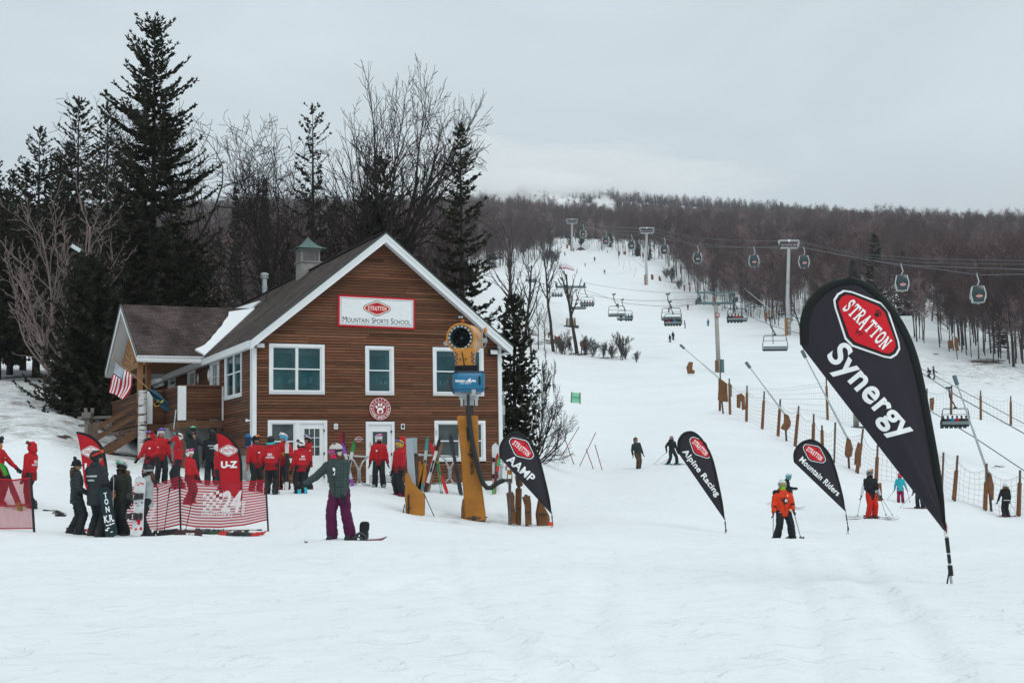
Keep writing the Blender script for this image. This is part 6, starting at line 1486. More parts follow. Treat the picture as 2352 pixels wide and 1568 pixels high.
for sx in(-1,1):yk.cap(p['S'](.50,sx*.07),p['arms'][0 if sx<0 else 1][0]+Vector((sx*.02,0,.01)),.088,.098)
remesh_part('shoulder_yoke',yk,BLKJ,p['o'],.024)
for i in(0,1):
 a_,e_,t_=p['arms'][i];cu_=MB();cu_.cap(e_+(t_-e_)*.30,e_+(t_-e_)*.42,.079,.076);remesh_part('sleeve_band',cu_,BLKJ,p['o'],.022)
c_=p['arms'][1][2];mb=MB();mb.box(c_+Vector((-.06,-.05,-.03)),(.16,.015,.055),rot=Matrix.Rotation(R(35),3,'Y'));mb.build('ticket',mat('tag_yellow',(.75,.6,.35),.6),p['o'])
p=person('skier in black jacket and bright red trousers standing near the big flag',X('B8',195),52,1.8,14,jacket=BLKJ,pants=cm((.52,.02,.01)),hcol=(.1,.12,.12),gog='orange',gup=True,strap=(.5,.5,.5),neck=(.012,.012,.013),hands=((-.05,.24,1.12),(.12,.25,1.14)),hem=.22,hy=25)
skis_on(p,'dark ski under the skier in bright red trousers',(.03,.03,.034),62,1.65,3);poles_of(p,'thin pole of the skier in bright red trousers',(None,(.75,-.3,.1)))
p=person('skier in white and black jacket hidden behind the red trousered skier',X('B8',193),53.6,1.68,5,jacket=cm((.6,.62,.63)),hands=((-.42,.06,.82),(.42,.02,.8)),wide=1.05)
skis_on(p,'ski under the hidden skier in the white jacket',(.04,.04,.045),62,1.6);poles_of(p,'thin pole of the hidden skier in the white jacket',((-.62,.1,.05),(.85,.1,.05)))
p=person('girl in turquoise jacket and magenta trousers with ski poles',X('B8',455),72,1.48,165,jacket=cm((.03,.38,.46)),pants=cm((.26,.012,.08)),hcol=(.6,.05,.1),gog='pink',band=(.25,.03,.06),hands=((-.40,.12,.78),(.36,.1,.76)))
skis_on(p,'ski under the girl in the turquoise jacket',(.5,.06,.08),0,1.2);poles_of(p,'thin pole of the girl in the turquoise jacket',((-.55,.0,.03),(.95,.1,.05)))
p=person('skier in dark clothes mostly hidden behind the big black flag',X('B8',632),66,1.7,-30,jacket=BLKJ);skis_on(p,'red tailed ski under the skier behind the big flag',(.3,.03,.03),90,1.5);poles_of(p,'thin pole of the skier behind the big flag',((-1.0,.1,.05),None))
p=person('skier in black with white helmet and pink poles at the right edge',X('B8',1402),68,1.66,188,jacket=BLKJ,hcol=(.62,.68,.7),fur=True,hands=((.0,0,0),(0,0,0))if False else((-.30,.15,.86),(.36,.14,.86)),feet=((-.12,.05),(.13,-.03)))
skis_on(p,'red ski under the skier with pink poles',(.35,.03,.05),-70,1.5);poles_of(p,'bright pink pole of the skier in the white helmet',((-.62,-.12,.05),(.28,.12,.05)),(.75,.05,.22))
strip(p,[(-.19,.012,0),(.19,.012,0),(.19,-.012,0),(-.19,-.012,0)],LTXT,'back',-.03,0,'reflective_band')
p=person('skier in black crossing the slope beyond the big flag',X('B8',752),186,1.76,85,jacket=BLKJ,far=True,hands=((-.2,.3,1.0),(.2,.34,1.02)));skis_on(p,'dark ski under the skier crossing beyond the big flag',(.03,.03,.035),0,1.7,far=True)
p=person('skier with red hat crouching half hidden beyond the big flag',X('B8',712),188,1.7,-60,jacket=BLKJ,hcol=(.3,.02,.02),far=True,crouch=.25,lean=30)
def tiny(c,zx,zt,zb,yaw,label,jk=(.015,.017,.02),pt=(.016,.018,.02),hc=(.02,.02,.02),sk=True,h=1.75,**k):
 hp_=Z(c,0,zb)[1]-Z(c,0,zt)[1];px=Z(c,zx,0)[0];py=Z(c,0,zb)[1];d0=F*h/hp_
 ds=np.exp(np.linspace(math.log(max(90,d0*.6)),math.log(min(712,d0*1.7)),160));best=None
 for dd in ds:
  P0=at(px,py,dd);e=abs(proj((P0.x,P0.y,gz(P0.x,P0.y)))[1]-py)
  if best is None or e<best[0]:best=(e,dd,P0)
 d=best[1];P0=at(px,py,d);h2=min(2.1,max(1.3,hp_/ppm(d)))
 r_=person(label,px,d,h2,yaw,jacket=cm(jk),pants=cm(pt),hcol=hc,far=True,pos=(P0.x,P0.y,gz(P0.x,P0.y)),key=label,**k)
 if sk:skis_on(r_,'ski under the '+sk if isinstance(sk,str)else 'ski under the '+label.split(' the ')[0],(.03,.03,.035),0,1.6,far=True)
 return r_
B=(.03,.17,.30);RD=(.4,.012,.02)
tiny('B1',618,713,746,20,'skier in black and green beside the topmost run tower',(.03,.06,.03))
tiny('B1',673,721,743,-30,'skier in black and red near the hut',(.03,.02,.02),(.2,.02,.02))
tiny('B1',542,745,781,40,'skier in dark clothes below the topmost run tower')
tiny('B1',513,727,740,60,'skier in red crouching at the top of the run',RD,crouch=.3,lean=40,sk=False)
tiny('B1',792,783,823,-20,'tall skier in black on the open upper run')
tiny('B1',711,837,869,50,'snowboarder bending forward on the upper run',lean=25,side=-12,sk=False)
tiny('B1',875,893,934,-10,'skier with arms out on the upper run',hands=((-.6,.2,1.1),(.6,.2,1.0)),feet=((-.25,0),(.25,0)))
tiny('B1',897,733,756,0,'skier with white helmet at the wood edge',hc=(.7,.7,.7),sk=False)
tiny('B1',987,1170,1216,10,'skier in black just above an empty chair')
tiny('B1',1413,1208,1252,-20,'skier in red jacket just behind a chair hanger',RD)
tiny('B1',1572,1182,1232,-10,'skier with bright red trousers on the middle run',(.02,.03,.03),(.5,.015,.03))
tiny('B1',1742,1302,1364,-30,'skier in blue jacket on the middle run',B)
tiny('B1',1546,1316,1385,90,'snowboarder in blue jacket and brown trousers beside a loaded chair',B,(.08,.04,.02),sk=False)
tiny('B1',1448,1408,1483,10,'skier in black upright of the close pair')
tiny('B1',1424,1433,1502,-35,'skier in black stooping of the close pair',lean=18)
tiny('B2',645,1366,1476,60,'person in red and black jacket left of the group under the trees',(.25,.015,.02))
tiny('B2',727,1328,1440,180,'tall person in black behind the group under the trees',sk=False)
tiny('B2',752,1387,1483,-40,'skier in white suit bending under the trees',(.55,.6,.63),(.6,.63,.65),(.4,.5,.6),lean=15)
tiny('B2',856,1383,1488,-90,'skier in red trousers under the trees',(.02,.025,.03),(.5,.02,.02),(.6,.6,.6))
tiny('B2',890,1373,1488,30,'skier in black rightmost of the group under the trees')
CHAR=mat('charcoal_fabric',(.021,.019,.027),.75,var=.08,vscale=2,sheen=.1)
SLEEVE=mat('black_sleeve',(.008,.011,.011),.8)
REDF=mat('red_fabric',(.42,.006,.016),.7,var=.06,vscale=3)
PAD=mat('ochre_padding',(.36,.145,.022),.75,var=.18,vscale=2.5,bump=.5,bscale=5)
PAD2=mat('weathered_padding',(.17,.078,.032),.85,var=.3,vscale=4,bump=.6,bscale=7)
YEL=mat('machine_yellow',(.50,.205,.022),.35,var=.05,coat=.3)
def plane_pt(c,d,base):
 """zoomed image point -> metres in the upright plane at distance d, relative to base"""
 def f(zx,zy):
  P=at(*Z(c,zx,zy),d);return(P.x-base.x,P.z-base.z)
 return f
def resample(pts,n):
 pts=np.array(pts,float);l=np.concatenate([[0],np.cumsum(np.hypot(*(pts[1:]-pts[:-1]).T))]);t=np.linspace(0,l[-1],n)
 return np.stack([np.interp(t,l,pts[:,0]),np.interp(t,l,pts[:,1])],1)
def smooth_chain(pts,n):
 """Catmull-Rom through the points"""
 p=np.array(pts,float);q=np.concatenate([[2*p[0]-p[1]],p,[2*p[-1]-p[-2]]]);out=[]
 for i in range(len(p)-1):
  for t in np.linspace(0,1,8,endpoint=False):
   a,b,c,d=q[i:i+4];out.append(.5*((2*b)+(-a+c)*t+(2*a-5*b+4*c-d)*t*t+(-a+3*b-3*c+d)*t**3))
 out.append(p[-1]);return resample(out,n)
TEAR_R=[(370,70),(440,100),(510,160),(570,235),(625,330),(670,450),(705,600),(735,760),(765,930),(785,1080),(795,1245)]
TEAR_L=[(370,70),(300,73),(230,98),(170,150),(130,215),(115,290),(118,383)]
def teardrop(label,c,d,pts,base_px,logo,word,wspec,seed):
 """pts: where the template's tip, left corner and top lie"""
 b=at(*base_px,d);b.z=max(gz(b.x,b.y)-.02,b.z-.12)if abs(gz(b.x,b.y)-b.z)<.5 else b.z
 o=thing('teardrop_flag',label,'flag',b,0,'black teardrop flags');f=plane_pt(c,d,b)
 src=np.array([[792,1247,1],[118,383,1],[370,70,1]],float);A=np.linalg.solve(src,np.array([f(*q)for q in pts]))
 tr=lambda q:tuple(np.array([q[0],q[1],1.])@A)
 full_=smooth_chain([tr(q)for q in TEAR_L[::-1]+TEAR_R[1:]],140);it=int(np.argmax(full_[:,1]));Lt,Rt=full_[:it+1][::-1],full_[it:]
 Lc=resample(Lt.tolist()+resample([tr((118,383)),tr((790,1247))],34).tolist()[1:],60);Rc=resample(Rt,60);M_=14;rr=random.Random(seed)
 H=max(Rc[:,1])-min(Rc[:,1])
 def yy(i,s):
  t=i/59;return .035*H*math.sin(PI*s)*(1-t*.4)*(-1)+.012*H/3*math.sin(9*s+2*t)*t*1.2+(.02*t*math.sin(22*s+seed))*.6
 mb=MB()
 for i in range(60):
  for j in range(M_+1):
   s=j/M_;p=Lc[i]*(1-s)+Rc[i]*s;mb.v.append((p[0],yy(i,s),p[1]))
 for i in range(59):
  for j in range(M_):
   k=i*(M_+1)+j;mb.f.append((k,k+1,k+M_+2,k+M_+1));mb.m.append(0)
 cl=mb.build('fabric',CHAR,o,smooth=True)
 bvh=BVHTree.FromPolygons([v.co.copy()for v in cl.data.vertices],[tuple(p.vertices)for p in cl.data.polygons])
 def cy(x,z):
  h=bvh.ray_cast(Vector((x,-2,z)),Vector((0,1,0)));return h[0].y if h[0]is not None else None
 ch=full_;mb=MB();wd=H*.03;N=len(ch)
 for i in range(N):
  t=ch[min(i+1,N-1)]-ch[max(i-1,0)];t=t/np.linalg.norm(t);nn=np.array((t[1],-t[0]));kk=wd*min(1,(N-1-i)/25.+.25)
  p=ch[i]
  for e in range(4):
   q=p+nn*kk*e/3;y_=cy(*q);mb.v.append((q[0],(y_ if y_ is not None and e else .0)-(.012 if e else 0)-(.012 if e in(1,2)else 0),q[1]))
  mb.v.append((p[0],.02,p[1]))
 for i in range(N-1):
  for e in range(4):mb.f.append((i*5+e,i*5+e+1,i*5+6+e,i*5+5+e))if e<3 else mb.f.append((i*5+4,i*5,i*5+5,i*5+9));mb.m.append(0)
 mb.build('pole_sleeve',SLEEVE,o,smooth=True)
 tip=np.array(tr((795,1235)));mb=MB();hb=tip[1];rad=.016
 mb.tube([(tip[0],0,hb+.05),(tip[0]*.0,0,-.1)],[rad,rad*.8],10);pl=mb.build('pole',STEEL,o)
 mb=MB();q=lambda t:(tip[0]*(1-t),0,hb*(1-t))
 for a,e,r in((.16,.42,1.25),(.45,.6,1.1),(.64,.82,1.5)):mb.tube([q(a),q(e)],rad*r,10)
 mb.tube([q(.66),(q(.66)[0]-.05,-.03,q(.7)[1]),(q(.8)[0]-.045,-.03,q(.82)[1])],.008,6);mb.build('black_grip',BLACK,pl)
 T=lambda px_,ang,z:Matrix(((math.cos(R(ang)),-math.sin(R(ang)),0,px_[0]),(0,0,-1,z),(math.sin(R(ang)),math.cos(R(ang)),0,px_[1]),(0,0,0,1)))
 def stick(ob,off):
  for v in ob.data.vertices:
   h=bvh.ray_cast(Vector((v.co.x,-2,v.co.z)),Vector((0,1,0)))
   base_y=h[0].y if h[0]is not None else 0
   v.co.y=base_y-off+(v.co.y+1.0)
 u=lambda n_:n_/ZC[c][2]*K/ppm(d)
 lc=f(*logo[0]);lg=resort_logo('emblem',o,u(logo[2]),u(logo[3]),T(lc,logo[1],-1.0),[RED,DTXT,LTXT,LTXT,DTXT],vt=True)
 v,fc=fit_text(word,u(wspec[2]),u(wspec[3]),.026,0,1.06)
 mb=MB();mb.add(v,fc,T(f(*wspec[0]),wspec[1],-1.0));wo=mb.build('lettering',LTXT,o,fix=False)
 for ob in(lg,wo):
  bm=bmesh.new();bm.from_mesh(ob.data);bmesh.ops.triangulate(bm,faces=bm.faces[:])
  for ax_ in(0,2):
   vs_=[v.co[ax_]for v in bm.verts];g_=min(vs_)+H*.016
   while g_<max(vs_):
    c_=Vector((0,0,0));n_=Vector((0,0,0));c_[ax_]=g_;n_[ax_]=1;bmesh.ops.bisect_plane(bm,geom=bm.verts[:]+bm.edges[:]+bm.faces[:],plane_co=c_,plane_no=n_,dist=1e-6);g_+=H*.016
  bmesh.ops.triangulate(bm,faces=bm.faces[:])
  bm.to_mesh(ob.data);bm.free();stick(ob,.006)
 return o,f,tip
fl,ff_,tp_=teardrop('largest black teardrop flag, nearest the camera, lettered Synergy','B5',13.6,((790,1247),(118,383),(370,70)),Z('B5',825,1526),((420,290),-47,345,205),'Synergy',((433,608),-50.5,520,150),3)
mb=MB();x0,z0=ff_(793,1235);mb.tube([(x0-.004,0,z0+.07),(x0+.006,0,z0-.07)],.024,12);tg=mb.build('maker_tag',SIGNW,fl)
v,f=fit_text('dagmar',.10,.022,.03);mb=MB();mb.add([(x0-y,-.0262,z0-x)for x,y,_ in v],f);mb.build('tag_lettering',RED,tg,fix=False)
teardrop('black teardrop flag lettered AAMP in front of the building corner','A7',43,((1715,1190),(1172,600),(1345,328)),Z('A7',1728,1338),((1400,503),-40,268,152),'AAMP',((1395,713),-43,345,88),4)
teardrop('black teardrop flag lettered Alpine Racing standing on the slope','B6',42,((1806,1275),(1353,622),(1500,420)),Z('B6',1822,1413),((1567,578),-46,228,130),'Alpine Racing',((1573,823),-54,540,72),5)
teardrop('black teardrop flag lettered Mountain Riders behind the orange jersey','B7',44.7,((1335,1262),(932,878),(1062,696)),Z('B7',1365,1442),((1090,810),-38,180,104),'Mountain Riders',((1133,988),-44.5,405,46),6)
def feather(label,c,d,left,right,logo,word,wsz,base_zy):
 b0=at(*Z(c,right[-1][0],base_zy),d);b=Vector((b0.x,b0.y,gz(b0.x,b0.y)));o=thing('feather_banner',label,'banner',b,0,'red feather banners');f=plane_pt(c,d,b)
 Lc=smooth_chain([f(*q)for q in left],40);Rc=smooth_chain([f(*q)for q in right],40);mb=MB();M_=8
 for i in range(40):
  for j in range(M_+1):
   s=j/M_;p=Lc[i]*(1-s)+Rc[i]*s;mb.v.append((p[0],-.03*math.sin(PI*s),p[1]))
 for i in range(39):
  for j in range(M_):k=i*(M_+1)+j;mb.f.append((k,k+1,k+M_+2,k+M_+1));mb.m.append(0)
 mb.build('fabric',REDF,o,smooth=True)
 mb=MB();mb.tube([(p[0],0,p[1])for p in Rc],.035,8);mb.build('pole_sleeve',SLEEVE,o,smooth=True)
 mb=MB();mb.tube([(Rc[-1][0],0,Rc[-1][1]+.1),(Rc[-1][0],0,-.2)],.018,8);mb.build('pole',STEEL,o)
 u=lambda n_:n_/ZC[c][2]*K/ppm(d);T=lambda q,y_:Matrix(((1,0,0,q[0]),(0,0,-1,y_),(0,1,0,q[1]),(0,0,0,1)))
 resort_logo('emblem',o,u(logo[1]),u(logo[2]),T(f(*logo[0]),-.036),[SIGNW,CRIMSON,SIGNW,CRIMSON,CRIMSON])
 v,fc=fit_text(word,u(wsz[1]),u(wsz[2]),.05);mb=MB();mb.add(v,fc,T(f(*wsz[0]),-.037));mb.build('lettering',LTXT,o,fix=False)
feather('red feather banner lettered U-Z behind the striped net','A5',37,[(957,332),(968,430),(978,560),(985,700),(997,860),(1030,950),(1110,1000),(1208,1032)],[(957,330),(1045,358),(1112,412),(1165,485),(1200,575),(1213,690),(1215,830),(1214,1032)],((1084,525),165,98),'U-Z',((1092,672),172,72),1215)
feather('red feather banner partly hidden behind the man in the lettered coat','A4',37.5,[(800,342),(822,430),(846,560),(862,700),(880,860),(920,960),(1010,1010),(1125,1040)],[(800,340),(890,356),(965,390),(1030,447),(1075,525),(1103,650),(1118,800),(1130,1040)],((955,540),180,104),'L-T',((965,690),150,66),1215)
def net_mat(name,col,stripes=0,a0=.3,a1=.95,scale=(0,0)):
 m=bpy.data.materials.new(name);m.use_nodes=True;nt=m.node_tree;b=nt.nodes['Principled BSDF'];b.inputs['Base Color'].default_value=(*col,1);b.inputs['Roughness'].default_value=.8
 uv=nt.nodes.new('ShaderNodeUVMap');uv.uv_map='UVMap';sp=nt.nodes.new('ShaderNodeSeparateXYZ');nt.links.new(uv.outputs[0],sp.inputs[0])
 def band(sock,n,w_):
  a=nt.nodes.new('ShaderNodeMath');a.operation='MULTIPLY';nt.links.new(sock,a.inputs[0]);a.inputs[1].default_value=n
  f=nt.nodes.new('ShaderNodeMath');f.operation='FRACT';nt.links.new(a.outputs[0],f.inputs[0])
  g=nt.nodes.new('ShaderNodeMath');g.operation='LESS_THAN';nt.links.new(f.outputs[0],g.inputs[0]);g.inputs[1].default_value=w_;return g.outputs[0]
 def mx(a,b_):
  q=nt.nodes.new('ShaderNodeMath');q.operation='MAXIMUM';nt.links.new(a,q.inputs[0]);nt.links.new(b_,q.inputs[1]);return q.outputs[0]
 if stripes:s=band(sp.outputs[1],stripes,.48)
 else:s=mx(band(sp.outputs[0],scale[0],scale[2]),band(sp.outputs[1],scale[1],scale[2]))
 mr=nt.nodes.new('ShaderNodeMapRange');mr.inputs[3].default_value=a0;mr.inputs[4].default_value=a1;nt.links.new(s,mr.inputs[0]);nt.links.new(mr.outputs[0],b.inputs['Alpha']);MATS[name]=m;return m
NETR=net_mat('striped_net',(.42,.012,.03),16,.34,.93);NETF=net_mat('fine_red_net',(.38,.014,.03),0,.25,.8,(1/.02,1/.02,.42))
NETG=net_mat('slope_net',(.16,.15,.15),0,.0,.45,(1/.30,1/.30,.07));NETP=net_mat('faded_red_net',(.30,.16,.17),0,.03,.42,(1/.30,1/.30,.10))
def net(name,parent,tops,bots,m,uvs=(1.,1.),wav=.03,nx=40,ny=10,metric=False):
 """tops, bots: world points along the upper and lower edge"""
 t=np.array([tuple(p)for p in tops]);b=np.array([tuple(p)for p in bots])
 def rs(p,n):l=np.concatenate([[0],np.cumsum(np.linalg.norm(p[1:]-p[:-1],axis=1))]);q=np.linspace(0,l[-1],n);return np.stack([np.interp(q,l,p[:,k])for k in range(3)],1),l[-1]
 (T,lt),(B_,lb)=rs(t,nx+1),rs(b,nx+1);mb=MB();uv=[];hgt=np.linalg.norm(T[0]-B_[0])
 for i in range(nx+1):
  for j in range(ny+1):
   s=j/ny;p=B_[i]*(1-s)+T[i]*s;mb.v.append((p[0],p[1]+wav*math.sin(i*.55)*math.sin(PI*s)*2+wav*math.sin(i*1.3+s*4),p[2]));uv.append((i/nx*(lt if metric else uvs[0]),s*(hgt if metric else uvs[1])))
 for i in range(nx):
  for j in range(ny):k=i*(ny+1)+j;mb.f.append((k,k+ny+1,k+ny+2,k+1));mb.m.append(0)
 me=mb.mesh(name,m,True);ul=me.uv_layers.new(name='UVMap')
 for lp in me.loops:ul.data[lp.index].uv=uv[lp.vertex_index]
 return link(name,me,parent)
def W(c,zx,zy,d):return at(*Z(c,zx,zy),d)
f1=thing('net_fence','red and white striped net barrier with race lettering behind the lying skis','net fence',(0,0,0))
tops=[W('A4',1020,905,34.5),W('A4',1200,915,34.3),W('A4',1400,905,34),W('A5',350,880,33.6),W('A5',570,795,33),W('A5',700,835,33),W('A5',1000,852,33),W('A5',1250,850,33),W('A5',1475,836,33)]
bots=[W('A4',1030,1340,34.5),W('A4',1200,1362,34.3),W('A4',1400,1368,34),W('A5',350,1350,33.6),W('A5',583,1298,33),W('A5',740,1325,33),W('A5',1000,1330,33),W('A5',1250,1305,33),W('A5',1484,1250,33)]
net('net',f1,tops,bots,NETR,nx=60,wav=.02)
mb=MB();mb.tube(tops,.013,6);mb.tube(bots,.008,6)
mb.build('border_tape',REDF,f1)
for(a,b,d)in(((567,738),(584,1372),32.95),((1468,785),(1499,1362),32.95),((-290+0,0),(0,0),0)):
 if d:mb=MB();p,q=W('A5',*a,d),W('A5',*b,d);q.z-=.1;mb.tube([p,q],.021,8);mb.tube([p,p+Vector((0,0,.03))],.028,8);mb.build('net_post',BLACK,f1)
WHN=mat('white_net_print',(.8,.74,.74),.8,alpha=.93)
def net_text(txt,c,zx,zy,w_,h_,d,rot=0,bold=.03,shear=0):
 v,f=fit_text(txt,1,1,bold,shear);P=W(c,zx,zy,d);u=1/ZC[c][2]*K/ppm(d);a=R(rot);mb=MB()
 mb.add([(P.x+(x*w_*math.cos(a)-y*h_*math.sin(a))*u,P.y,P.z+(x*w_*math.sin(a)+y*h_*math.cos(a))*u)for x,y,_ in v],f);mb.build('net_lettering',WHN,f1,fix=False)
net_text('24','A5',1105,1060,230,230,32.88,0,.03,.25);net_text('HOURS','A5',1235,1120,150,36,32.88,85);net_text('STRATTON VT','A5',965,1190,330,56,32.88,-3,.02);net_text('HOURS','A5',290,1160,170,50,33.5,78);net_text('TON','A5',55,1247,120,50,34.0,0)
mb=MB();u=1/2.613*K/ppm(32.9)
for i in range(6):
 for j in range(5):
  if(i+j)%2:continue
  P=W('A5',815+i*34,985+j*36-i*9,32.88);mb.add([(P.x,P.y,P.z),(P.x+32*u,P.y,P.z+8*u),(P.x+32*u,P.y,P.z-28*u),(P.x,P.y,P.z-34*u)],[(0,1,2,3)])
mb.build('checker_print',WHN,f1,fix=False)
f2=thing('net_fence','fine red mesh net on a black post at the left picture edge','net fence',(0,0,0))
net('net',f2,[W('A4',-420,850,31.4),W('A4',0,826,31.2),W('A4',150,835,31.1),W('A4',320,810,31)],[W('A4',-420,1345,31.4),W('A4',0,1340,31.2),W('A4',150,1338,31.1),W('A4',345,1338,31)],NETF,metric=True,wav=.03)
mb=MB();p,q=W('A4',320,760,30.95),W('A4',358,1388,30.95);mb.tube([p,q],.028,8);mb.build('net_post',BLACK,f2)
mb=MB();mb.tube([W('A4',-420,850,31.4),W('A4',0,826,31.2),W('A4',150,835,31.1),W('A4',320,810,31)],.02,6);mb.tube([W('A4',-420,1345,31.4),W('A4',0,1340,31.2),W('A4',345,1338,31)],.015,6);mb.tube([W('A4',-420,1110,31.4),W('A4',0,1105,31.2),W('A4',150,1100,31.1),W('A4',275,1085,31)],.012,6);mb.build('border_tape',REDF,f2)
for k,(a,b)in enumerate((((340,912),(335,1372)),((468,908),(408,1378)),((716,968),(630,1350)))):
 P=W('A5',*b,32.5);P.z=gz(P.x,P.y);pole(('upright black ski pole leaning on the striped net','black ski pole tilted against the striped net','black ski pole tilted most, beside the net post')[k],W('A5',*a,32.8),P,(.02,.02,.022),'ski poles leaning on the striped net',r=.012)
def lying(c,za,zb,d,dd=.0):
 a,b=W(c,*za,d),W(c,*zb,d+dd);a.z=gz(a.x,a.y)+.02;b.z=gz(b.x,b.y)+.02;return a,b
a,b=lying('A5',(290,1400),(560,1395),31.6);board('black snowboard lying in the snow in front of the net',a,b,(0,-.75,.65),(.014,.014,.016),.27,binds=False,dec=[blotch(.1,.06,0,3)])
a,b=lying('A5',(515,1398),(815,1392),31.2);board('dark maroon snowboard lying in the snow in front of the net',a,b,(0,-.7,.7),(.045,.018,.022),.27,binds=False,dec=[lettered('BURTON',.55,.09,180)])
for k,(za,zb,d,cl,c2,lab)in enumerate((((620,1352),(980,1370),32.4,(.03,.30,.05),(.02,.02,.02),'green ski in the heap before the net'),((700,1370),(1120,1380),32.2,(.5,.52,.53),(.3,.02,.02),'white ski in the heap before the net'),((830,1392),(1230,1378),32.0,(.05,.3,.32),(.6,.6,.6),'teal and white ski in the heap before the net'),((1000,1365),(1485,1362),31.9,(.55,.55,.56),(.5,.015,.02),'white ski with red tip in the heap before the net'),((980,1395),(1440,1375),31.7,(.03,.03,.032),(.5,.02,.02),'black ski with red tip in the heap before the net'),((640,1380),(1010,1392),31.9,(.02,.05,.02),None,'dark green ski in the heap before the net'))):
 a,b=lying('A5',za,zb,d);ski(lab,a,b,(0,-.6,.8),cl,.1,c2,bcol=(.04,.04,.045))
for k,(za,zb,lab)in enumerate((((1300,1305),(900,1340),'black ski pole lying on top of the ski heap'),((1430,1385),(1000,1365),'tan shafted ski pole lying across the ski heap'))):
 a,b=lying('A5',za,zb,31.6);pole(lab,a+Vector((0,0,.12)),b+Vector((0,0,.1)),(.02,.02,.02)if not k else(.4,.2,.06))
for k,(za,zb,cl,lab)in enumerate((((545,1050),(690,1145),(.5,.5,.5),'pale ski lying in the snow behind the left red net'),((580,1060),(700,1150),(.06,.06,.05),'dark ski lying in the snow behind the left red net'))):
 a,b=lying('A4',za,zb,37.5 if k else 38);ski(lab,a,b,(0,-.4,.9),cl)
for k in(0,1):a,b=lying('A4',(450+k*25,1080),(590+k*20,1130),38.6);pole('black ski pole lying in the snow behind the left red net',a,b,(.02,.02,.022),'black poles lying behind the left net',r=.012)
a,b=lying('A4',(940,1200),(695,1195),33);ski('dark ski with red tip lying behind the woman in the beanie',a,b,(0,-.5,.9),(.05,.06,.08),.11,(.5,.03,.02))
def rack(label,c,d,bar,ys,feet):
 b=W(c,*ys[0][-1],d);b.z=gz(b.x,b.y);o=thing('ski_rack',label,'ski rack',b,0,'tubular ski racks along the facade');L_=lambda q:W(c,*q,d)-b
 mb=MB();mb.tube([L_(bar[0]),L_(bar[1])],.03,8);mb.tube([L_(bar[0])+Vector((0,.35,.0)),L_(bar[1])+Vector((0,.35,0))],.03,8);mb.build('top_bar',STEEL,o)
 for i,q in enumerate(ys):
  mb=MB();pts=[L_(p)+Vector((0,.35 if k==0 and i else 0,0))for k,p in enumerate(q)];mb.tube(pts,.035,8);mb.build('upright',STEEL,o,smooth=True)
 for q in feet:mb=MB();mb.tube([L_(p)for p in q],.03,8);mb.build('foot',STEEL,o,smooth=True)
 mb=MB();p=L_(ys[0][2]);mb.box(p+Vector((.02,0,0)),(.14,.1,.07));mb.build('clamp',STEEL,o)
rack('steel tube ski rack between the glazed door and the middle door','A6',50.0,((1085,572),(1362,592)),(((1165,585),(1215,630),(1262,715),(1264,845)),((1352,590),(1310,640),(1277,715),(1280,845))),(((1264,840),(1245,872),(1180,888)),((1280,840),(1310,878),(1392,886))))
rack('steel tube ski rack under the lower right window','A7',50.6,((310,568),(728,588)),(((540,578),(595,610),(640,705),(648,815)),((722,590),(695,630),(662,705),(656,815))),(((648,815),(610,850),(475,876)),((656,815),(690,868),(788,880))))
rack('steel tube ski rack by the right building corner behind the flag','A7',52.0,((1110,630),(1215,640)),(((1160,635),(1175,660),(1188,700),(1186,815)),((1215,640),(1205,660),(1194,700),(1192,815))),(((1186,810),(1170,830),(1130,840)),((1192,810),(1215,830),(1240,840))))
def lean_ski(lab,c,tip,tail,d,col,c2=None,nrm=(.1,-1,.25),grp=None):
 a=W(c,*tail,d-.45);a.z=gz(a.x,a.y)+.01;ski(lab,a,W(c,*tip,d-.05),nrm,col,.105,c2,grp)
lean_ski('dark red ski standing left of the first rack','A6',(1078,325),(1075,830),50.2,(.22,.02,.03));lean_ski('slim black and red ski standing by the dark red ski','A6',(1112,330),(1085,830),50.4,(.08,.02,.025))
lean_ski('green and white ski leaning on the first rack','A6',(1222,425),(1128,835),50,(.5,.52,.53),(.02,.22,.06));lean_ski('white and violet ski crossing under the first rack bar','A6',(1098,450),(1205,842),50.1,(.45,.5,.55),(.22,.06,.35));lean_ski('pale blue ski tip behind the snowboarding woman','A6',(1120,470),(1160,840),50.3,(.18,.4,.5),(.05,.05,.06))
lean_ski('white and teal ski leaning left on the second rack','A7',(420,385),(355,860),50.6,(.35,.45,.45),(.06,.22,.22));lean_ski('white ski with black lettering leaning on the second rack','A7',(550,388),(392,872),50.5,(.55,.57,.57),(.02,.02,.022))
lean_ski('wood edged ski leaning beside the lettered ski','A7',(572,445),(412,868),50.7,(.22,.12,.08));lean_ski('bright red ski leaning right on the second rack','A7',(440,430),(625,842),50.7,(.48,.02,.03));lean_ski('green ski behind the lettered ski on the second rack','A7',(490,440),(430,860),50.9,(.04,.32,.18),(.3,.45,.42));lean_ski('red ski crossing the lettered ski on the second rack','A7',(500,470),(385,850),50.8,(.45,.03,.03))
lean_ski('long black ski standing in front of the lower right window','A7',(648,362),(775,872),50.6,(.03,.033,.036));lean_ski('second black ski behind the long black ski','A7',(662,365),(760,868),50.9,(.025,.028,.03))
for k in(0,1):pole('bright green ski pole leaning on the second rack',W('A7',512+k*18,600,50.4),gpos(X('A7',558+k*18),50.1),(.02,.36,.13),'bright green ski poles on the second rack',r=.014)
mb=None
a=W('A7',1128,822,51.6);a.z=gz(a.x,a.y);board('white snowboard standing on end at the right building corner',a,W('A7',1128,448,51.8),(0,-1,.15),(.62,.66,.68),.27)
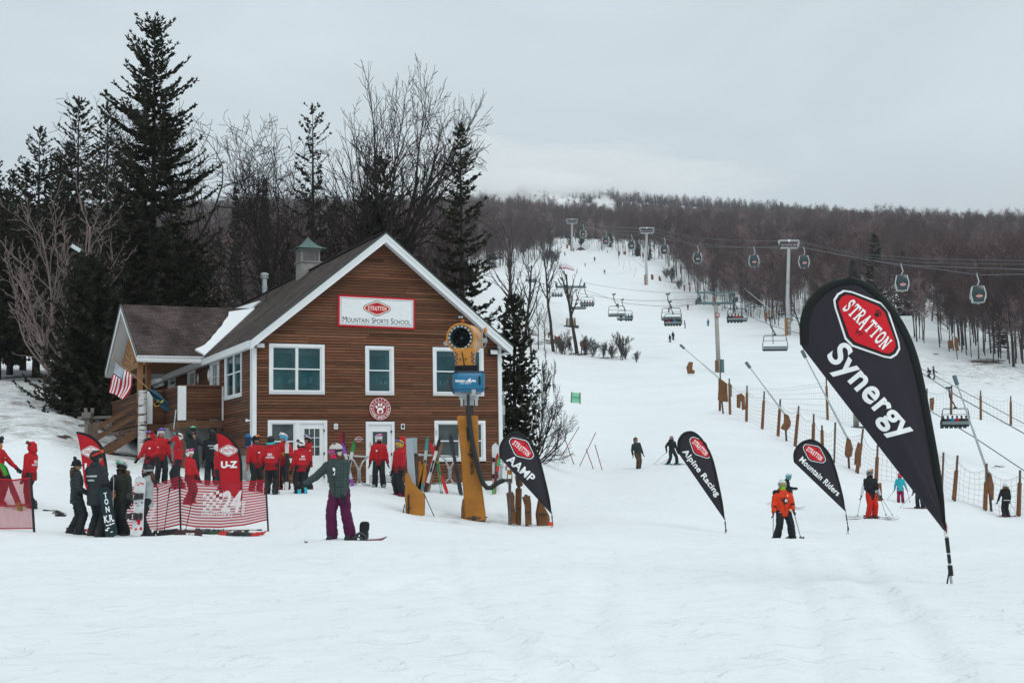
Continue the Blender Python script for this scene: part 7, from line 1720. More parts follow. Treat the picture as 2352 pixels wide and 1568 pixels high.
lean_ski('red and green ski leaning by the white snowboard','A7',(1172,590),(1100,842),51.6,(.45,.02,.03),(.05,.3,.1));lean_ski('black and red ski leaning by the white snowboard','A7',(1150,560),(1115,842),51.7,(.03,.03,.03),(.45,.02,.03))
P=W('A5',1287,425,50.2);o=thing('waist_pack','blue and black bag hanging at the building corner','bag',P);mb=MB();mb.ell((0,0,0),(.13,.09,.26),12,9);mb.build('bag_body',cm((.02,.15,.4)),o,smooth=True);mb=MB();mb.box((0,-.07,-.02),(.2,.06,.3));mb.build('pocket',cm((.02,.03,.05)),o);mb=MB();mb.tube([(-.05,0,.24),(0,0,.36),(.05,0,.24)],.015,6);mb.build('strap',BLACK,o)
dG=43.6;G0=W('A7',905,1250,dG);G0.z=gz(G0.x,G0.y)
gun=thing('snow_gun','yellow fan snow gun on a padded pole with blue control box','snow gun',G0);zg=1/2.613*K/ppm(dG)
gq=lambda c,zx,zy,y=0.:Vector((W(c,zx,zy,dG).x-G0.x,y,W(c,zx,zy,dG).z-G0.z))
c0=gq('A8',510,395);ax=Vector((.2,.97,.03)).normalized();xx=ax.cross(Vector((0,0,1))).normalized();BT=frame(c0-ax*.1,xx,(-ax).cross(xx),-ax)
r1=157*zg
mb=MB();mb.lathe([(r1*.86,.02),(r1*.98,.015),(r1,-.02),(r1*1.0,-.12),(r1*.94,-.35),(r1*.93,-.75),(r1*.98,-1.0),(r1*1.02,-1.05),(r1*.9,-1.06),(r1*.84,-.7),(r1*.82,-.05),(r1*.86,.02)],48,BT);barrel=mb.build('barrel',YEL,gun,angle=35)
mb=MB();mb.lathe([(r1*.86,-.0),(r1*.66,-.02),(r1*.60,-.3),(r1*.58,-.6),(r1*.62,-1.0)],40,BT);mb.build('inner_duct',mat('duct_dark',(.015,.03,.03),.4),barrel,smooth=True)
mb=MB()
for i in range(18):
 a=2*PI*i/18;T=BT@Matrix.Rotation(a,4,'Z')@Matrix.Translation((r1*.755,0,.02));mb.box((0,0,0),(r1*.12,r1*.16,.06),T);mb.box((0,0,.035),(r1*.06,r1*.05,.03),T)
mb.build('nozzle_ring',mat('nozzle_chrome',(.55,.58,.6),.25,metal=.8),barrel)
mb=MB();mb.lathe([(0,-.1),(r1*.1,-.12),(r1*.2,-.2),(r1*.2,-.45)],20,BT)
for i in range(10):
 a=2*PI*i/10+.1;T=BT@Matrix.Rotation(a,4,'Z')@Matrix.Translation((r1*.38,0,-.3))@Matrix.Rotation(R(35),4,'X');mb.box((0,0,0),(r1*.40,r1*.17,.012),T)
mb.build('fan',mat('fan_dark',(.02,.03,.033),.4),barrel)
mb=MB();mb.lathe([(0,-.62),(r1*.6,-.62)],20,BT)
mb.build('rear_grille',mat('rear_tan',(.16,.09,.05),.7,var=.4,vscale=20),barrel)
mb=MB();rings=[]
for(zx,zy,wx,dy,yo)in((535,505,120,.30,.15),(545,560,112,.30,.12),(549,610,104,.27,.09),(552,655,102,.25,.08),(552,690,106,.25,.08)):
 c=gq('A8',zx,zy,yo);w_=wx*zg;rings.append([c+Vector((x*w_,y*dy,0))for x,y in((-1,-.75),(-.8,-1),(.8,-1),(1,-.75),(1,.9),(-1,.9))])
mb.loft(rings);neck=mb.build('neck',YEL,gun,angle=30)
mb=MB();c=gq('A8',520,545,-.19);d_=gq('A8',546,688,-.19);mb.bar(c,d_,.03,.03);mb.build('seam',BLACK,neck)
NAVYP=mat('navy_check',(.02,.045,.13),.5);mb=MB()
for(zx0,sgn)in((455,1),(622,1)):
 for i in range(2):
  for j in range(6):
   if(i+j)%2:continue
   c=gq('A8',zx0+i*16-(j*1 if zx0<500 else-j*1),555+j*21,-.205);mb.box(c,(15*zg,.01,20*zg))
mb.build('check_pattern',NAVYP,neck)
mb=MB();
for i in range(6):
 c=gq('A8',562,692+i*11,.08);w_=(122-(i%2)*6)*zg;mb.box(c,(w_*2,.62-(i%2)*.05,10*zg))
mb.build('bellows',mat('bellows_black',(.012,.013,.013),.7),gun)
def rrect(w_,d_,r_,n=5):
 out=[]
 for cx_,cy_,a0_ in((w_-r_,d_-r_,0),(-w_+r_,d_-r_,90),(-w_+r_,-d_+r_,180),(w_-r_,-d_+r_,270)):
  for k in range(n+1):a=R(a0_+90*k/n);out.append((cx_+r_*math.cos(a),cy_+r_*math.sin(a)))
 return out
BLUE=mat('gun_blue',(.012,.15,.29),.35,var=.06,coat=.2);rt=Matrix.Rotation(R(8),3,'Z');mb=MB();rings=[]
for zy,k in((760,.93),(772,1.0),(950,1.0),(965,.95)):
 c=gq('A8',582,zy,.1);rings.append([c+rt@Vector((x*k,y*k,0))for x,y in rrect(160*zg,.42,.12)])
mb.loft(rings);cab=mb.build('control_box',BLUE,gun,angle=40)
mb=MB();c=gq('A8',582,768,.1);rings=[[Vector((c.x,c.y,gq('A8',0,zy).z))+rt@Vector((x*k,y*k,0))for x,y in rrect(163*zg,.43,.12)]for zy,k in((772,1),(757,.96))];mb.loft(rings)
c=gq('A8',582,945,.1);mb.loft([[Vector((c.x,c.y,gq('A8',0,zy).z))+rt@Vector((x*k,y*k,0))for x,y in rrect(162*zg,.425,.12)]for zy,k in((965,.97),(945,1.0))])
mb.tube([gq('A8',580,758,-.25),gq('A8',582,742,-.25),gq('A8',618,742,-.25),gq('A8',622,758,-.25)],.012,6);mb.build('box_rim',mat('navy_rim',(.015,.03,.05),.5),cab)
mb=MB();c=gq('A8',720,845,-.1);mb.box(gq('A8',704,845,-.05),(20*zg,.5,90*zg));mb.build('side_vent',BLACK,cab)
TG=lambda zx,zy,y_:Matrix(((1,0,0,gq('A8',zx,zy).x),(0,0,-1,y_),(0,1,0,gq('A8',zx,zy).z),(0,0,0,1)))
def gun_logo(parent,T,s,m,script=True):
 mb=MB();v,f=fit_text('TECHNO',104*s,24*s,.05);mb.add([(x-56*s,y,0)for x,y,_ in v],f,T);v,f=fit_text('LPIN',58*s,24*s,.05);mb.add([(x+80*s,y,0)for x,y,_ in v],f,T)
 mb.add([(-2*s,-10*s,0),(18*s,-10*s,0),(58*s,34*s,0)],[(0,1,2)],T);mb.add([(22*s,-10*s,0.0004),(48*s,-10*s,.0004),(58*s,34*s,.0004)],[(0,1,2)],T)
 if script:v,f=fit_text('snow experts',118*s,20*s,0.0,.3);mb.add([(x+2*s,y-26*s,0)for x,y,_ in v],f,T)
 return mb.build('lettering',m,parent,fix=False)
gun_logo(cab,TG(556,853,-.345)@Matrix.Rotation(R(8),4,'Y'),zg,LTXT)
mb=MB();
for(x0,x1,y0,y1,yy_)in((440,720,965,985,.1),(520,660,985,1010,.0),(490,690,1010,1030,.05),(505,530,1030,1110,-.2),(655,685,1030,1105,-.2),(545,640,1028,1100,.1),(620,665,940,1000,-.25)):
 a,b=gq('A8',x0,y0,yy_),gq('A8',x1,y1,yy_);mb.box(((a.x+b.x)/2,yy_,(a.z+b.z)/2),(abs(b.x-a.x),.45 if x1-x0>60 else .12,abs(a.z-b.z)))
mb.build('underframe',STEEL,gun)
mb=MB();a,b=gq('A8',596,1080,.1),Vector((.0,.1,-.2));mb.tube([a,Vector((gq('A7',890,1200).x+.05,.1,-.2))],46*zg,16);mb.build('mast',mat('rusty_mast',(.06,.045,.04),.7,var=.3),gun)
mb=MB();rings=[]
for zy,xl,xr in((163,735,940),(178,724,947),(300,735,950),(500,757,955),(700,775,965),(950,790,995),(1150,800,1022),(1255,810,1032)):
 cx_=(xl+xr)/2;c=gq('A7',cx_,zy,.1);w_=(xr-xl)/2*zg*.97;rings.append([c+Vector((x,y,0))for x,y in rrect(w_,w_*1.05,w_*.22,3)])
mb.loft(rings);pad=mb.build('mast_padding',PAD,gun,angle=50)
mb=MB();a=gq('A7',825,240,-.24);mb.box(a,(92*zg,.03,75*zg));mb.build('flap',PAD,pad);mb=MB();mb.prism([(gq('A7',x,y).x,gq('A7',x,y).z)for x,y in((825,285),(858,285),(855,430),(838,430))],.02,Matrix.Translation((0,-.25,0)));mb.build('slit',BLACK,pad)
pT=frame((gq('A7',882,632).x,-.275,gq('A7',882,632).z),(-.035,0,1),(-1,0,-.035),(0,-1,0))
gun_logo(pad,pT,zg*1.38,DTXT)
mb=MB();mb.loft([[gq('A7',cx_,zy,.1)+Vector((x*w_*zg,y*.3,0))for x,y in((-1,-1),(1,-1),(1,1),(-1,1))]for cx_,zy,w_ in((795,1030,8),(795,1120,22),(800,1255,30))]);mb.build('padding_fold',PAD2,pad)
mb=MB();mb.tube([Vector((.0,.1,-.1)),Vector((.0,.1,.14))],.34,20);mb.tube([Vector((.0,.1,.06)),Vector((.0,.1,.1))],.40,20);mb.build('base_flange',DGREY,gun)
mb=MB();mb.box(gq('A8',503,172,.15),(58*zg,.06,42*zg));mb.tube([gq('A8',503,150,.15),gq('A8',506,115,.15)],.008,6);mb.tube([gq('A8',480,195,.15),gq('A8',480,225,.15)],.012,6);mb.tube([gq('A8',484,150,.15),gq('A8',500,133,.15),gq('A8',524,137,.15),gq('A8',524,155,.15)],.008,6)
for zx in(490,516):mb.mi(1).tube([gq('A8',zx,173,.13),gq('A8',zx,173,.10)],11*zg,14)
mb.build('work_light',[BLACK,mat('lens_glass',(.5,.52,.55),.15,spec=.6)],gun)
mb=MB();mb.tube([gq('A8',523,220,.2),gq('A8',523,190,.2)],15*zg,12);mb.build('beacon',mat('beacon_orange',(.65,.12,.01),.3),gun)
mb=MB();mb.tube([gq('A8',727,480,.3),gq('A8',725,290,.3)],7*zg,8);mb.tube([gq('A8',757,340,.3),gq('A8',780,420,.3),gq('A8',750,485,.3),gq('A8',690,490,.3)],.01,6);mb.box(gq('A8',722,340,.3),(24*zg,.05,8*zg));mb.build('sensor_arm',STEEL,gun)
mb=MB();mb.ell(gq('A8',760,305,.3),(20*zg,.06,34*zg),10,8);mb.build('wind_sensor',YEL,gun,smooth=True)
for s,zx in((-1,345),(1,750)):
 mb=MB();mb.tube([gq('A8',zx,440 if s<0 else 408,.35),gq('A8',zx,440 if s<0 else 408,.40)],26*zg,14);mb.bar(gq('A8',zx,440 if s<0 else 408,.37),gq('A8',510,420,.5),.06,.05);mb.build('pivot_plate',STEEL,gun)
mb=MB()
for zx,zy in((500,625),(560,620)):mb.tube([gq('A8',zx,zy,-.19),gq('A8',zx,zy,-.21)],9*zg,10)
mb.build('bolt_cap',BLACK,neck)
mb=MB();mb.tube([gq('A8',400,780,-.1),gq('A8',385,850,-.2),gq('A8',395,930,-.15),gq('A8',440,985,-.1)],.018,6);mb.tube([gq('A8',412,780,-.1),gq('A8',408,870,-.2),gq('A8',430,975,-.1)],.014,6);mb.build('cable_loop',DGREY,cab)
mb=MB();mb.tube([gq('A8',740,930,0),gq('A8',800,918,-.05)],.02,6);mb.build('lever',BLACK,cab)
hz=[gq('A8',585,990,-.3)+G0]+[W('A7',x,y,dG-.35)for x,y in((845,60),(852,180),(868,320),(892,470),(925,620),(962,760),(1000,870),(1040,915),(1085,915),(1140,870),(1190,845),(1225,838))]
mb=MB();mb.tube(hz,[.045]*2+[.075]*10+[.06],12);o=mb.build('hose',mat('rubber_hose',(.02,.023,.023),.6),None,smooth=True);tag(o,'thick black hose looping from the snow gun to the hydrant','hose')
dP=42;P0=W('A7',285,1222,dP);P0.z=gz(P0.x,P0.y);o=thing('power_pedestal','grey metal power pedestal standing in slumped ochre padding','pedestal',P0);q_=lambda zx,zy,y=0.:W('A7',zx,zy,dP)-P0+Vector((0,y,0))
mb=MB();a,b=q_(190,395),q_(272,940);w_=b.x-a.x;mb.box(((a.x+b.x)/2+.04,.1,(a.z+b.z)/2),(w_,.26,a.z-b.z),rot=Matrix.Rotation(R(-3),3,'Y'));mb.box(q_(285,475,.18),(32*zg,.3,160*zg));mb.build('cabinet',mat('pedestal_grey',(.33,.38,.41),.45,metal=.3,var=.08),o)
mb=MB();mb.tube([q_(298,555,.05),q_(300,930,.05)],21*zg,12);mb.build('pipe',mat('brown_pipe',(.05,.035,.03),.7,var=.3),o)
mb=MB();mb.loft([[q_(cx_,zy,.1)+Vector((x*w_*zg,y*.3,0))for x,y in((-1,-.8),(-.75,-1),(.75,-1),(1,-.8),(1,.9),(-1,.9))]for cx_,zy,w_ in((288,1228,90),(288,1100,92),(285,990,98),(262,940,72),(222,850,34),(206,760,14))]);mb.build('padding',PAD,o,angle=45)
mb=MB();mb.prism([(q_(x,y).x,q_(x,y).z)for x,y in((312,650),(322,636),(385,640),(404,740),(385,850),(320,905),(250,980),(240,1000),(375,985),(380,1220),(300,1222),(292,930),(318,870),(322,760))],.12,Matrix.Translation((0,.12,0)));mb.build('padding_flap',PAD,o)
mb=MB();mb.bar(q_(224,985,-.22),q_(224,1218,-.22),.04,.03);mb.tube([q_(245,1118,-.22),q_(200,1145,-.25),(q_(185,1085,-.25)),q_(172,1170,-.25),q_(180,1210,-.22)],.018,6);mb.bar(q_(352,668,.05),q_(375,640,.05),.02,.05);mb.build('strap',BLACK,o)
mb=MB();mb.tube([W('A7',378,965,42),gpos(X('A7',488),42)],.012,6);o=mb.build('guy_wire',DGREY);tag(o,'thin black guy line running from the pedestal to the snow','line')
def pad_post(label,c,d,poly,top=None,name='padded_post',group=None,m=None,thick=.22,strap=True):
 """slumped padding wrapped round a pipe; poly is its outline"""
 b=W(c,sum(p[0]for p in poly)/len(poly),max(p[1]for p in poly),d);b.z=gz(b.x,b.y);o=thing(name,label,'padded post',b,0,group);q=lambda zx,zy,y=0.:W(c,zx,zy,d)-b+Vector((0,y,0))
 pts=[(q(*p).x,q(*p).z)for p in poly];mb=MB();cxm=sum(p[0]for p in pts)/len(pts);n=len(pts)
 fr_=[(cxm+(x-cxm)*.72,-thick*.5,z)for x,z in pts];md_=[(x,0,z)for x,z in pts];bk=[(cxm+(x-cxm)*.72,thick*.5,z)for x,z in pts]
 vs=fr_+md_+bk;fs=[tuple(range(n))[::-1],tuple(range(2*n,3*n))]+[(i,(i+1)%n,(i+1)%n+n,i+n)for i in range(n)]+[(i+n,(i+1)%n+n,(i+1)%n+2*n,i+2*n)for i in range(n)]
 mb.add(vs,fs);mb.build('padding',m or PAD2,o,fix=True)
 if top:mb=MB();mb.tube([q(*top),(q(*top).x*.6+cxm*.4,0,-.1)],.05 if d<60 else .09,10);mb.build('pipe',mat('post_pipe',(.10,.085,.08),.6,var=.3,metal=.2),o)
 if strap:
  zs=sorted(p[1]for p in pts);z_=zs[0]+(zs[-1]-zs[0])*.45;xs_=[p[0]for p in pts];mb=MB();wv_=max(xs_)-min(xs_);mb.tube([(cxm-wv_*.3,-thick*.5-.012,z_),(cxm+wv_*.3,-thick*.5-.012,z_-.03)],.014,5);mb.build('strap',BLACK,o)
 return o
HG='padded hydrant posts beside the snow gun'
pad_post('padded post nearest the snow gun hose, leaning left','A7',43.6,((1240,968),(1310,955),(1330,1000),(1328,1080),(1348,1290),(1262,1292),(1258,1150),(1250,1060)),None,group=HG)
pad_post('narrow padded post with grey pipe behind the AAMP flag','A7',43.8,((1337,930),(1345,918),(1405,922),(1402,1060),(1398,1296),(1345,1296),(1333,1100)),(1372,800),group=HG)
pad_post('padded post split open round a steel valve stem','A7',43.5,((1405,1010),(1490,996),(1503,1080),(1508,1302),(1440,1300),(1432,1100)),(1447,985),group=HG)
pad_post('padded post with black straps at the foot of the AAMP flag','A7',43.7,((1572,1040),(1588,1038),(1640,1110),(1690,1200),(1698,1240),(1690,1310),(1560,1308),(1546,1190)),(1600,1060),group=HG)
pad_post('padding bundle hung high on the pipe behind the AAMP flag','A7',43.9,((1330,790),(1350,785),(1400,830),(1420,890),(1385,908),(1345,890)),None,group=HG,strap=False)
P=W('A7',1277,960,43.5);P.z=gz(P.x,P.y);o=thing('hydrant','yellow handled snowmaking hydrant valve where the hose ends','hydrant',P);q_=lambda zx,zy,y=0.:W('A7',zx,zy,43.5)-P+Vector((0,y,0))
mb=MB();mb.tube([q_(1277,840),Vector((q_(1277,960).x,0,-.05))],.045,10);mb.tube([q_(1215,838),q_(1300,835)],.05,10);mb.tube([q_(1268,870),q_(1285,870)],.09,12)
for zx in(1252,1300):mb.tube([q_(zx,775),q_(zx,870)],.014,6)
mb.build('valve_body',mat('valve_iron',(.13,.11,.10),.5,metal=.5,var=.3),o)
mb=MB();mb.box(q_(1277,752),(52*zg,.16,50*zg));mb.tube([q_(1240,730),q_(1240,690),q_(1265,690)],.03,8);mb.build('actuator',YEL,o)
mb=MB();mb.lathe([(0,0),(.08,0),(.04,.1),(0,.12)],8);o=mb.build('marker_block',mat('orange_red',(.65,.04,.01),.6));o.location=gpos(X('A7',1706),42.9)+Vector((0,0,.05));tag(o,'small orange red marker at the foot of the AAMP flag','marker')
vB=vD2-.25;PB=hit_plane(*Z('A2',530,1400),BM@Vector((0,vB,0)),BV);gB=gz(PB.x,PB.y);top=hit_plane(*Z('A2',530,1296),BM@Vector((0,vB,0)),BV)
BIRCH=bpy.data.materials.new('birch_log');BIRCH.use_nodes=True;nt=BIRCH.node_tree;b_=nt.nodes['Principled BSDF'];tc=nt.nodes.new('ShaderNodeTexCoord');mp=nt.nodes.new('ShaderNodeMapping');mp.inputs['Scale'].default_value=(1.2,1.2,6);n_=nt.nodes.new('ShaderNodeTexNoise');n_.inputs['Scale'].default_value=1.6;n_.inputs['Detail'].default_value=4
cr=nt.nodes.new('ShaderNodeValToRGB');cr.color_ramp.elements[0].position=.40;cr.color_ramp.elements[0].color=(.06,.035,.025,1);cr.color_ramp.elements[1].position=.46;cr.color_ramp.elements[1].color=(.62,.63,.62,1)
nt.links.new(tc.outputs['Object'],mp.inputs[0]);nt.links.new(mp.outputs[0],n_.inputs[0]);nt.links.new(n_.outputs[0],cr.inputs[0]);nt.links.new(cr.outputs[0],b_.inputs['Base Color'])
mb=MB();mb.tube([(0,0,-.2),(0,0,top.z-gB)],[.19,.17],14);o=mb.build('birch_post',BIRCH,None,angle=40);o.location=(PB.x,PB.y,gB);tag(o,'white birch log standing upright at the porch stairs','post')
dF=PB.y-.4;A2=lambda x,y,d=dF:W('A2',x,y,d)
o=thing('national_flag','stars and stripes flag hanging from a slanted wooden staff on the porch','flag',A2(548,1262));o0=A2(548,1262);mb=MB();mb.tube([A2(308,1047)-o0,A2(560,1268)-o0],.022,8);mb.ell(A2(306,1045)-o0,.045,8,6);mb.build('staff',mat('flag_staff',(.32,.17,.06),.6),o)
NH,NF=39,24;mb=MB()
def fp(h,f_):
 t=(A2(318,1062)*(1-h)+A2(452,1182)*h);b=(A2(262,1302)*(1-h)+A2(392,1373)*h);q=t*(1-f_)+b*f_;mid=Vector(((.10 if h>.5 else .05)*math.sin(PI*f_)*(h),.12*math.sin(h*9+f_*3)*f_+.05*math.sin(f_*8+h*4),-.02*math.sin(h*12)*f_));return q+mid-o0
for i in range(NH+1):
 for j in range(NF+1):mb.v.append(tuple(fp(i/NH,j/NF)))
for i in range(NH):
 for j in range(NF):
  k=i*(NF+1)+j;s_=int(i/NH*13);mb.f.append((k,k+1,k+NF+2,k+NF+1));mb.m.append(2 if(s_<7 and j/NF<.4)else(0 if s_%2==0 else 1))
mb.build('flag_cloth',[mat('flag_red',(.45,.012,.035),.8),mat('flag_white',(.75,.77,.78),.8),mat('flag_blue',(.03,.085,.17),.8)],o,smooth=True,fix=False)
mb=MB()
for r_ in range(9):
 for c_ in range(6 if r_%2==0 else 5):
  h=(r_+.8)/9.6*.54;f_=((c_+.6+(.5 if r_%2 else 0))/6.2)*.4;p=fp(h,f_)+Vector((0,-.015,0));mb.add([tuple(p+Vector((.035*(1 if k%2==0 else .42)*math.sin(2*PI*k/10),0,.035*(1 if k%2==0 else .42)*math.cos(2*PI*k/10))))for k in range(10)],[tuple(range(10))])
mb.build('stars',LTXT,o,fix=False)
o0=A2(550,1262);o=thing('state_flag','furled dark teal flag with small crest on a slanted staff by the porch','flag',o0);mb=MB();mb.tube([A2(552,1262)-o0,A2(800,1446)-o0],.02,8);mb.build('staff',mat('flag_staff',(.32,.17,.06),.6),o)
up_=[(560,1264),(640,1308),(715,1372),(792,1438)];lo_=[(562,1272),(612,1350),(690,1442),(786,1492)];N=24;U_=smooth_chain(up_,N);Lw=smooth_chain(lo_,N);mb=MB()
for i in range(N):
 for j in range(9):
  s=j/8;q=U_[i]*(1-s)+Lw[i]*s;p=A2(*q)-o0;mb.v.append((p.x,p.y+.09*math.sin(s*9+i*.25),p.z))
for i in range(N-1):
 for j in range(8):k=i*9+j;mb.f.append((k,k+1,k+10,k+9));mb.m.append(0)
mb.build('flag_cloth',mat('teal_flag',(.018,.075,.115),.8,var=.15),o,smooth=True)
mb=MB();rr=random.Random(8)
for i in range(16):
 p=A2(652+rr.uniform(-26,30),1392+rr.uniform(-18,22),dF-.14)-o0;mb.mi(i%3).add([tuple(p+Vector((.07*math.cos(t),0,.05*math.sin(t)+.03*math.cos(t))))for t in[2*PI*k/8 for k in range(8)]],[tuple(range(8))])
mb.build('crest',[mat('crest_gold',(.5,.36,.08),.7),mat('crest_green',(.08,.22,.06),.7),mat('crest_red',(.35,.04,.04),.7)],o,fix=False)
a,b=W('A5',533,100,46.5),W('A5',508,300,46.5);c=W('A5',533,402,46.5)
mb=MB();mb.tube([a,b],.014,6);mb.mi(1).tube([b,b+(c-b)*.35],.016,6);mb.mi(2).tube([b+(c-b)*.35,c],.014,6);o=mb.build('slalom_pole',[cm((.5,.58,.62),.4,.05,0),cm((.45,.02,.02),.4,.05,0),cm((.6,.62,.62),.4,.05,0)]);tag(o,'white and red pole held up behind the white helmeted instructor','pole')
g_=gpos(X('A4',980),61);o=thing('timber_rack','weathered grey timber rack with crossed posts left of the porch stairs','rack',g_);q_=lambda x,y,dy=0.:W('A4',x,y,61)-g_+Vector((0,dy,0))
for nm,segs in(('post',[((920,360),(922,180),.0,.26)]),('crossed_brace',[((945,270),(900,85),-.1,.14),]),('crossed_brace',[((930,275),(962,80),.12,.14)]),('rail',[((820,265),(1150,262),0.,.13)]),('rail',[((800,182),(1200,175),.2,.14)]),('rail',[((960,175),(1130,330),.3,.14)]),('rail',[((950,350),(1230,348),.3,.12)]),('crossbeam',[((875,160),(968,160),-.15,.3)]),('post',[((1130,370),(1130,180),.3,.2)])):
 mb=MB()
 for a,b,dy,w_ in segs:mb.bar(q_(*a,dy),q_(*b,dy),w_,w_*.8)
 mb.build(nm,mat('weathered_timber',(.21,.19,.18),.9,var=.3,vscale=5),o)
o=thing('floodlight','tilted pale floodlight panel hung in front of the birch trunks','light',W('C2',437,563,68));u=K/1.4257/ppm(68);mb=MB();mb.box((0,0,0),(66*u,.12,26*u),rot=Matrix.Rotation(R(32),3,'Y'));mb.build('housing',DGREY,o);mb=MB();mb.box((-.01,-.07,0.02),(60*u,.02,22*u),rot=Matrix.Rotation(R(32),3,'Y'));mb.build('lens',mat('pale_lens',(.6,.68,.7),.3),o);mb=MB();mb.tube([(0,.05,0),(.1,.3,-.1),(.3,1.2,.0)],.04,6);mb.build('bracket',DGREY,o)
P=gpos(Z('A2',290,0)[0],66);o=thing('window_frame','old white framed glass box standing behind the porch stairs','cold frame',P);mb=MB();mb.box((0,0,.45),(1.1,.7,.06));
for sx in(-1,1):mb.box((sx*.5,0,.2),(.07,.6,.5))
mb.build('frame',TRIM,o);mb=MB();mb.box((0,0,.22),(.93,.5,.36));mb.build('glass',GLASS,o)
LPAINT=mat('lift_pale_paint',(.46,.48,.48),.55,var=.1,vscale=.6);LTEAL=mat('lift_teal_steel',(.10,.16,.175),.55,var=.12);LDARK=mat('lift_dark_steel',(.035,.05,.055),.5);CAB=mat('cable_steel',(.09,.11,.12),.5)
CONB=mat('beige_tower',(.34,.33,.30),.8,var=.15,vscale=.5)
def base_pt(c,zx,zy,dlo=60,dhi=712):
 """ground point seen at a zoomed image point"""
 px,py=Z(c,zx,zy);best=None
 for d in np.exp(np.linspace(math.log(dlo),math.log(dhi),220)):
  P=at(px,py,d);e=abs(proj((P.x,P.y,gz(P.x,P.y)))[1]-py)
  if best is None or e<best[0]:best=(e,P)
 P=best[1];return Vector((P.x,P.y,gz(P.x,P.y)))
def gondola_tower(label,c,d,pole,top,frm,foot):
 """pole: (x, half width); frm: xl, xr top, y top, xl2, xr2 bottom, y bottom"""
 b=W(c,pole[0],foot,d);b.z=gz(b.x,b.y)-.3 if abs(gz(b.x,b.y)-b.z)<6 else b.z;o=thing('gondola_tower',label,'lift tower',b,0,'gondola towers');q=lambda zx,zy,y=0.:W(c,zx,zy,d)-b+Vector((0,y,0))
 r=pole[1]/ZC[c][2]*K/ppm(d);zb=q(pole[0],frm[5]).z
 mb=MB();mb.tube([(0,0,-1),(0,0,zb*.42),(0,0,zb*.44),(q(pole[0],frm[5]).x,0,zb)],[r*1.22,r*1.2,r,r*.92],16);mb.build('column',LPAINT,o,angle=40)
 t=max(.28,r*.42);mb=MB();A,B_,C_,D_=q(frm[0],frm[2]),q(frm[1],frm[2]),q(frm[4],frm[5]),q(frm[3],frm[5])
 for p,e in((A,B_),(B_,C_),(C_,D_),(D_,A)):mb.bar(p,e,t,t)
 mb.build('head_frame',LPAINT,o)
 mb=MB();m0,m1=A.lerp(D_,.55),B_.lerp(C_,.55);mb.bar(m0,m1,t*.3);
 for k in(.15,.38,.62,.85):mb.bar(m0.lerp(m1,k),D_.lerp(C_,k),t*.25)
 mb.build('catwalk_rail',STEEL,o);mb=MB();mb.box(A.lerp(B_,.5)+Vector((0,-.2,-.05)),(t*1.6,.1,t*1.6));mb.build('number_plate',LTXT,o)
 for s,e in((-1,D_),(1,C_)):
  mb=MB()
  for k in range(6):mb.tube([e+Vector((s*.5-.12,(k-2.5)*.9,.15)),e+Vector((s*.5+.12,(k-2.5)*.9,.15))],.38,10)
  mb.bar(e+Vector((s*.5,-2.8,.1)),e+Vector((s*.5,2.8,.1)),.16,.3);mb.bar(e,e+Vector((s*.6,0,.1)),.2);mb.build('sheave_train',LDARK,o)
 mb=MB();mb.box((-r*1.5,-.0,1.9),(r*.9,1.,3.4));pd=mb.build('base_pad',PAD,o);mb=MB()
 for k in range(4):mb.tube([(r*1.3*math.cos(a),r*1.3*math.sin(a),.8+k*.9)for a in[2*PI*i/12 for i in range(13)]],.06,5)
 mb.build('pad_strap',BLACK,pd);return o
gondola_tower('largest pale gondola tower, right of the chairlift tower','B3',275,(1468,16),430,(1377,1560,363,1393,1548,430),1207)
gondola_tower('middle pale gondola tower standing by the bend of the run','B1',455,(1227,9.5),590,(1167,1288,546,1180,1280,591),1020)
gondola_tower('pale gondola tower at the top of the run by the hut','B1',690,(603,7),510,(555,648,474,565,640,510),745)
gondola_tower('farthest pale gondola tower rising out of the wood','B1',790,(304,6),490,(261,342,463,270,336,492),700)
def gd(px):
 """distance of the gondola line at an image column"""
 return float(np.interp(px,[1215,1231,1314,1485,1812,2020,2160,2400,2700],[800,790,690,455,275,205,168,135,110]))
GLASSD=mat('cabin_dark',(.012,.032,.034),.15,spec=.6);ALU=mat('cabin_aluminium',(.50,.54,.56),.4,metal=.3)
_cab=None
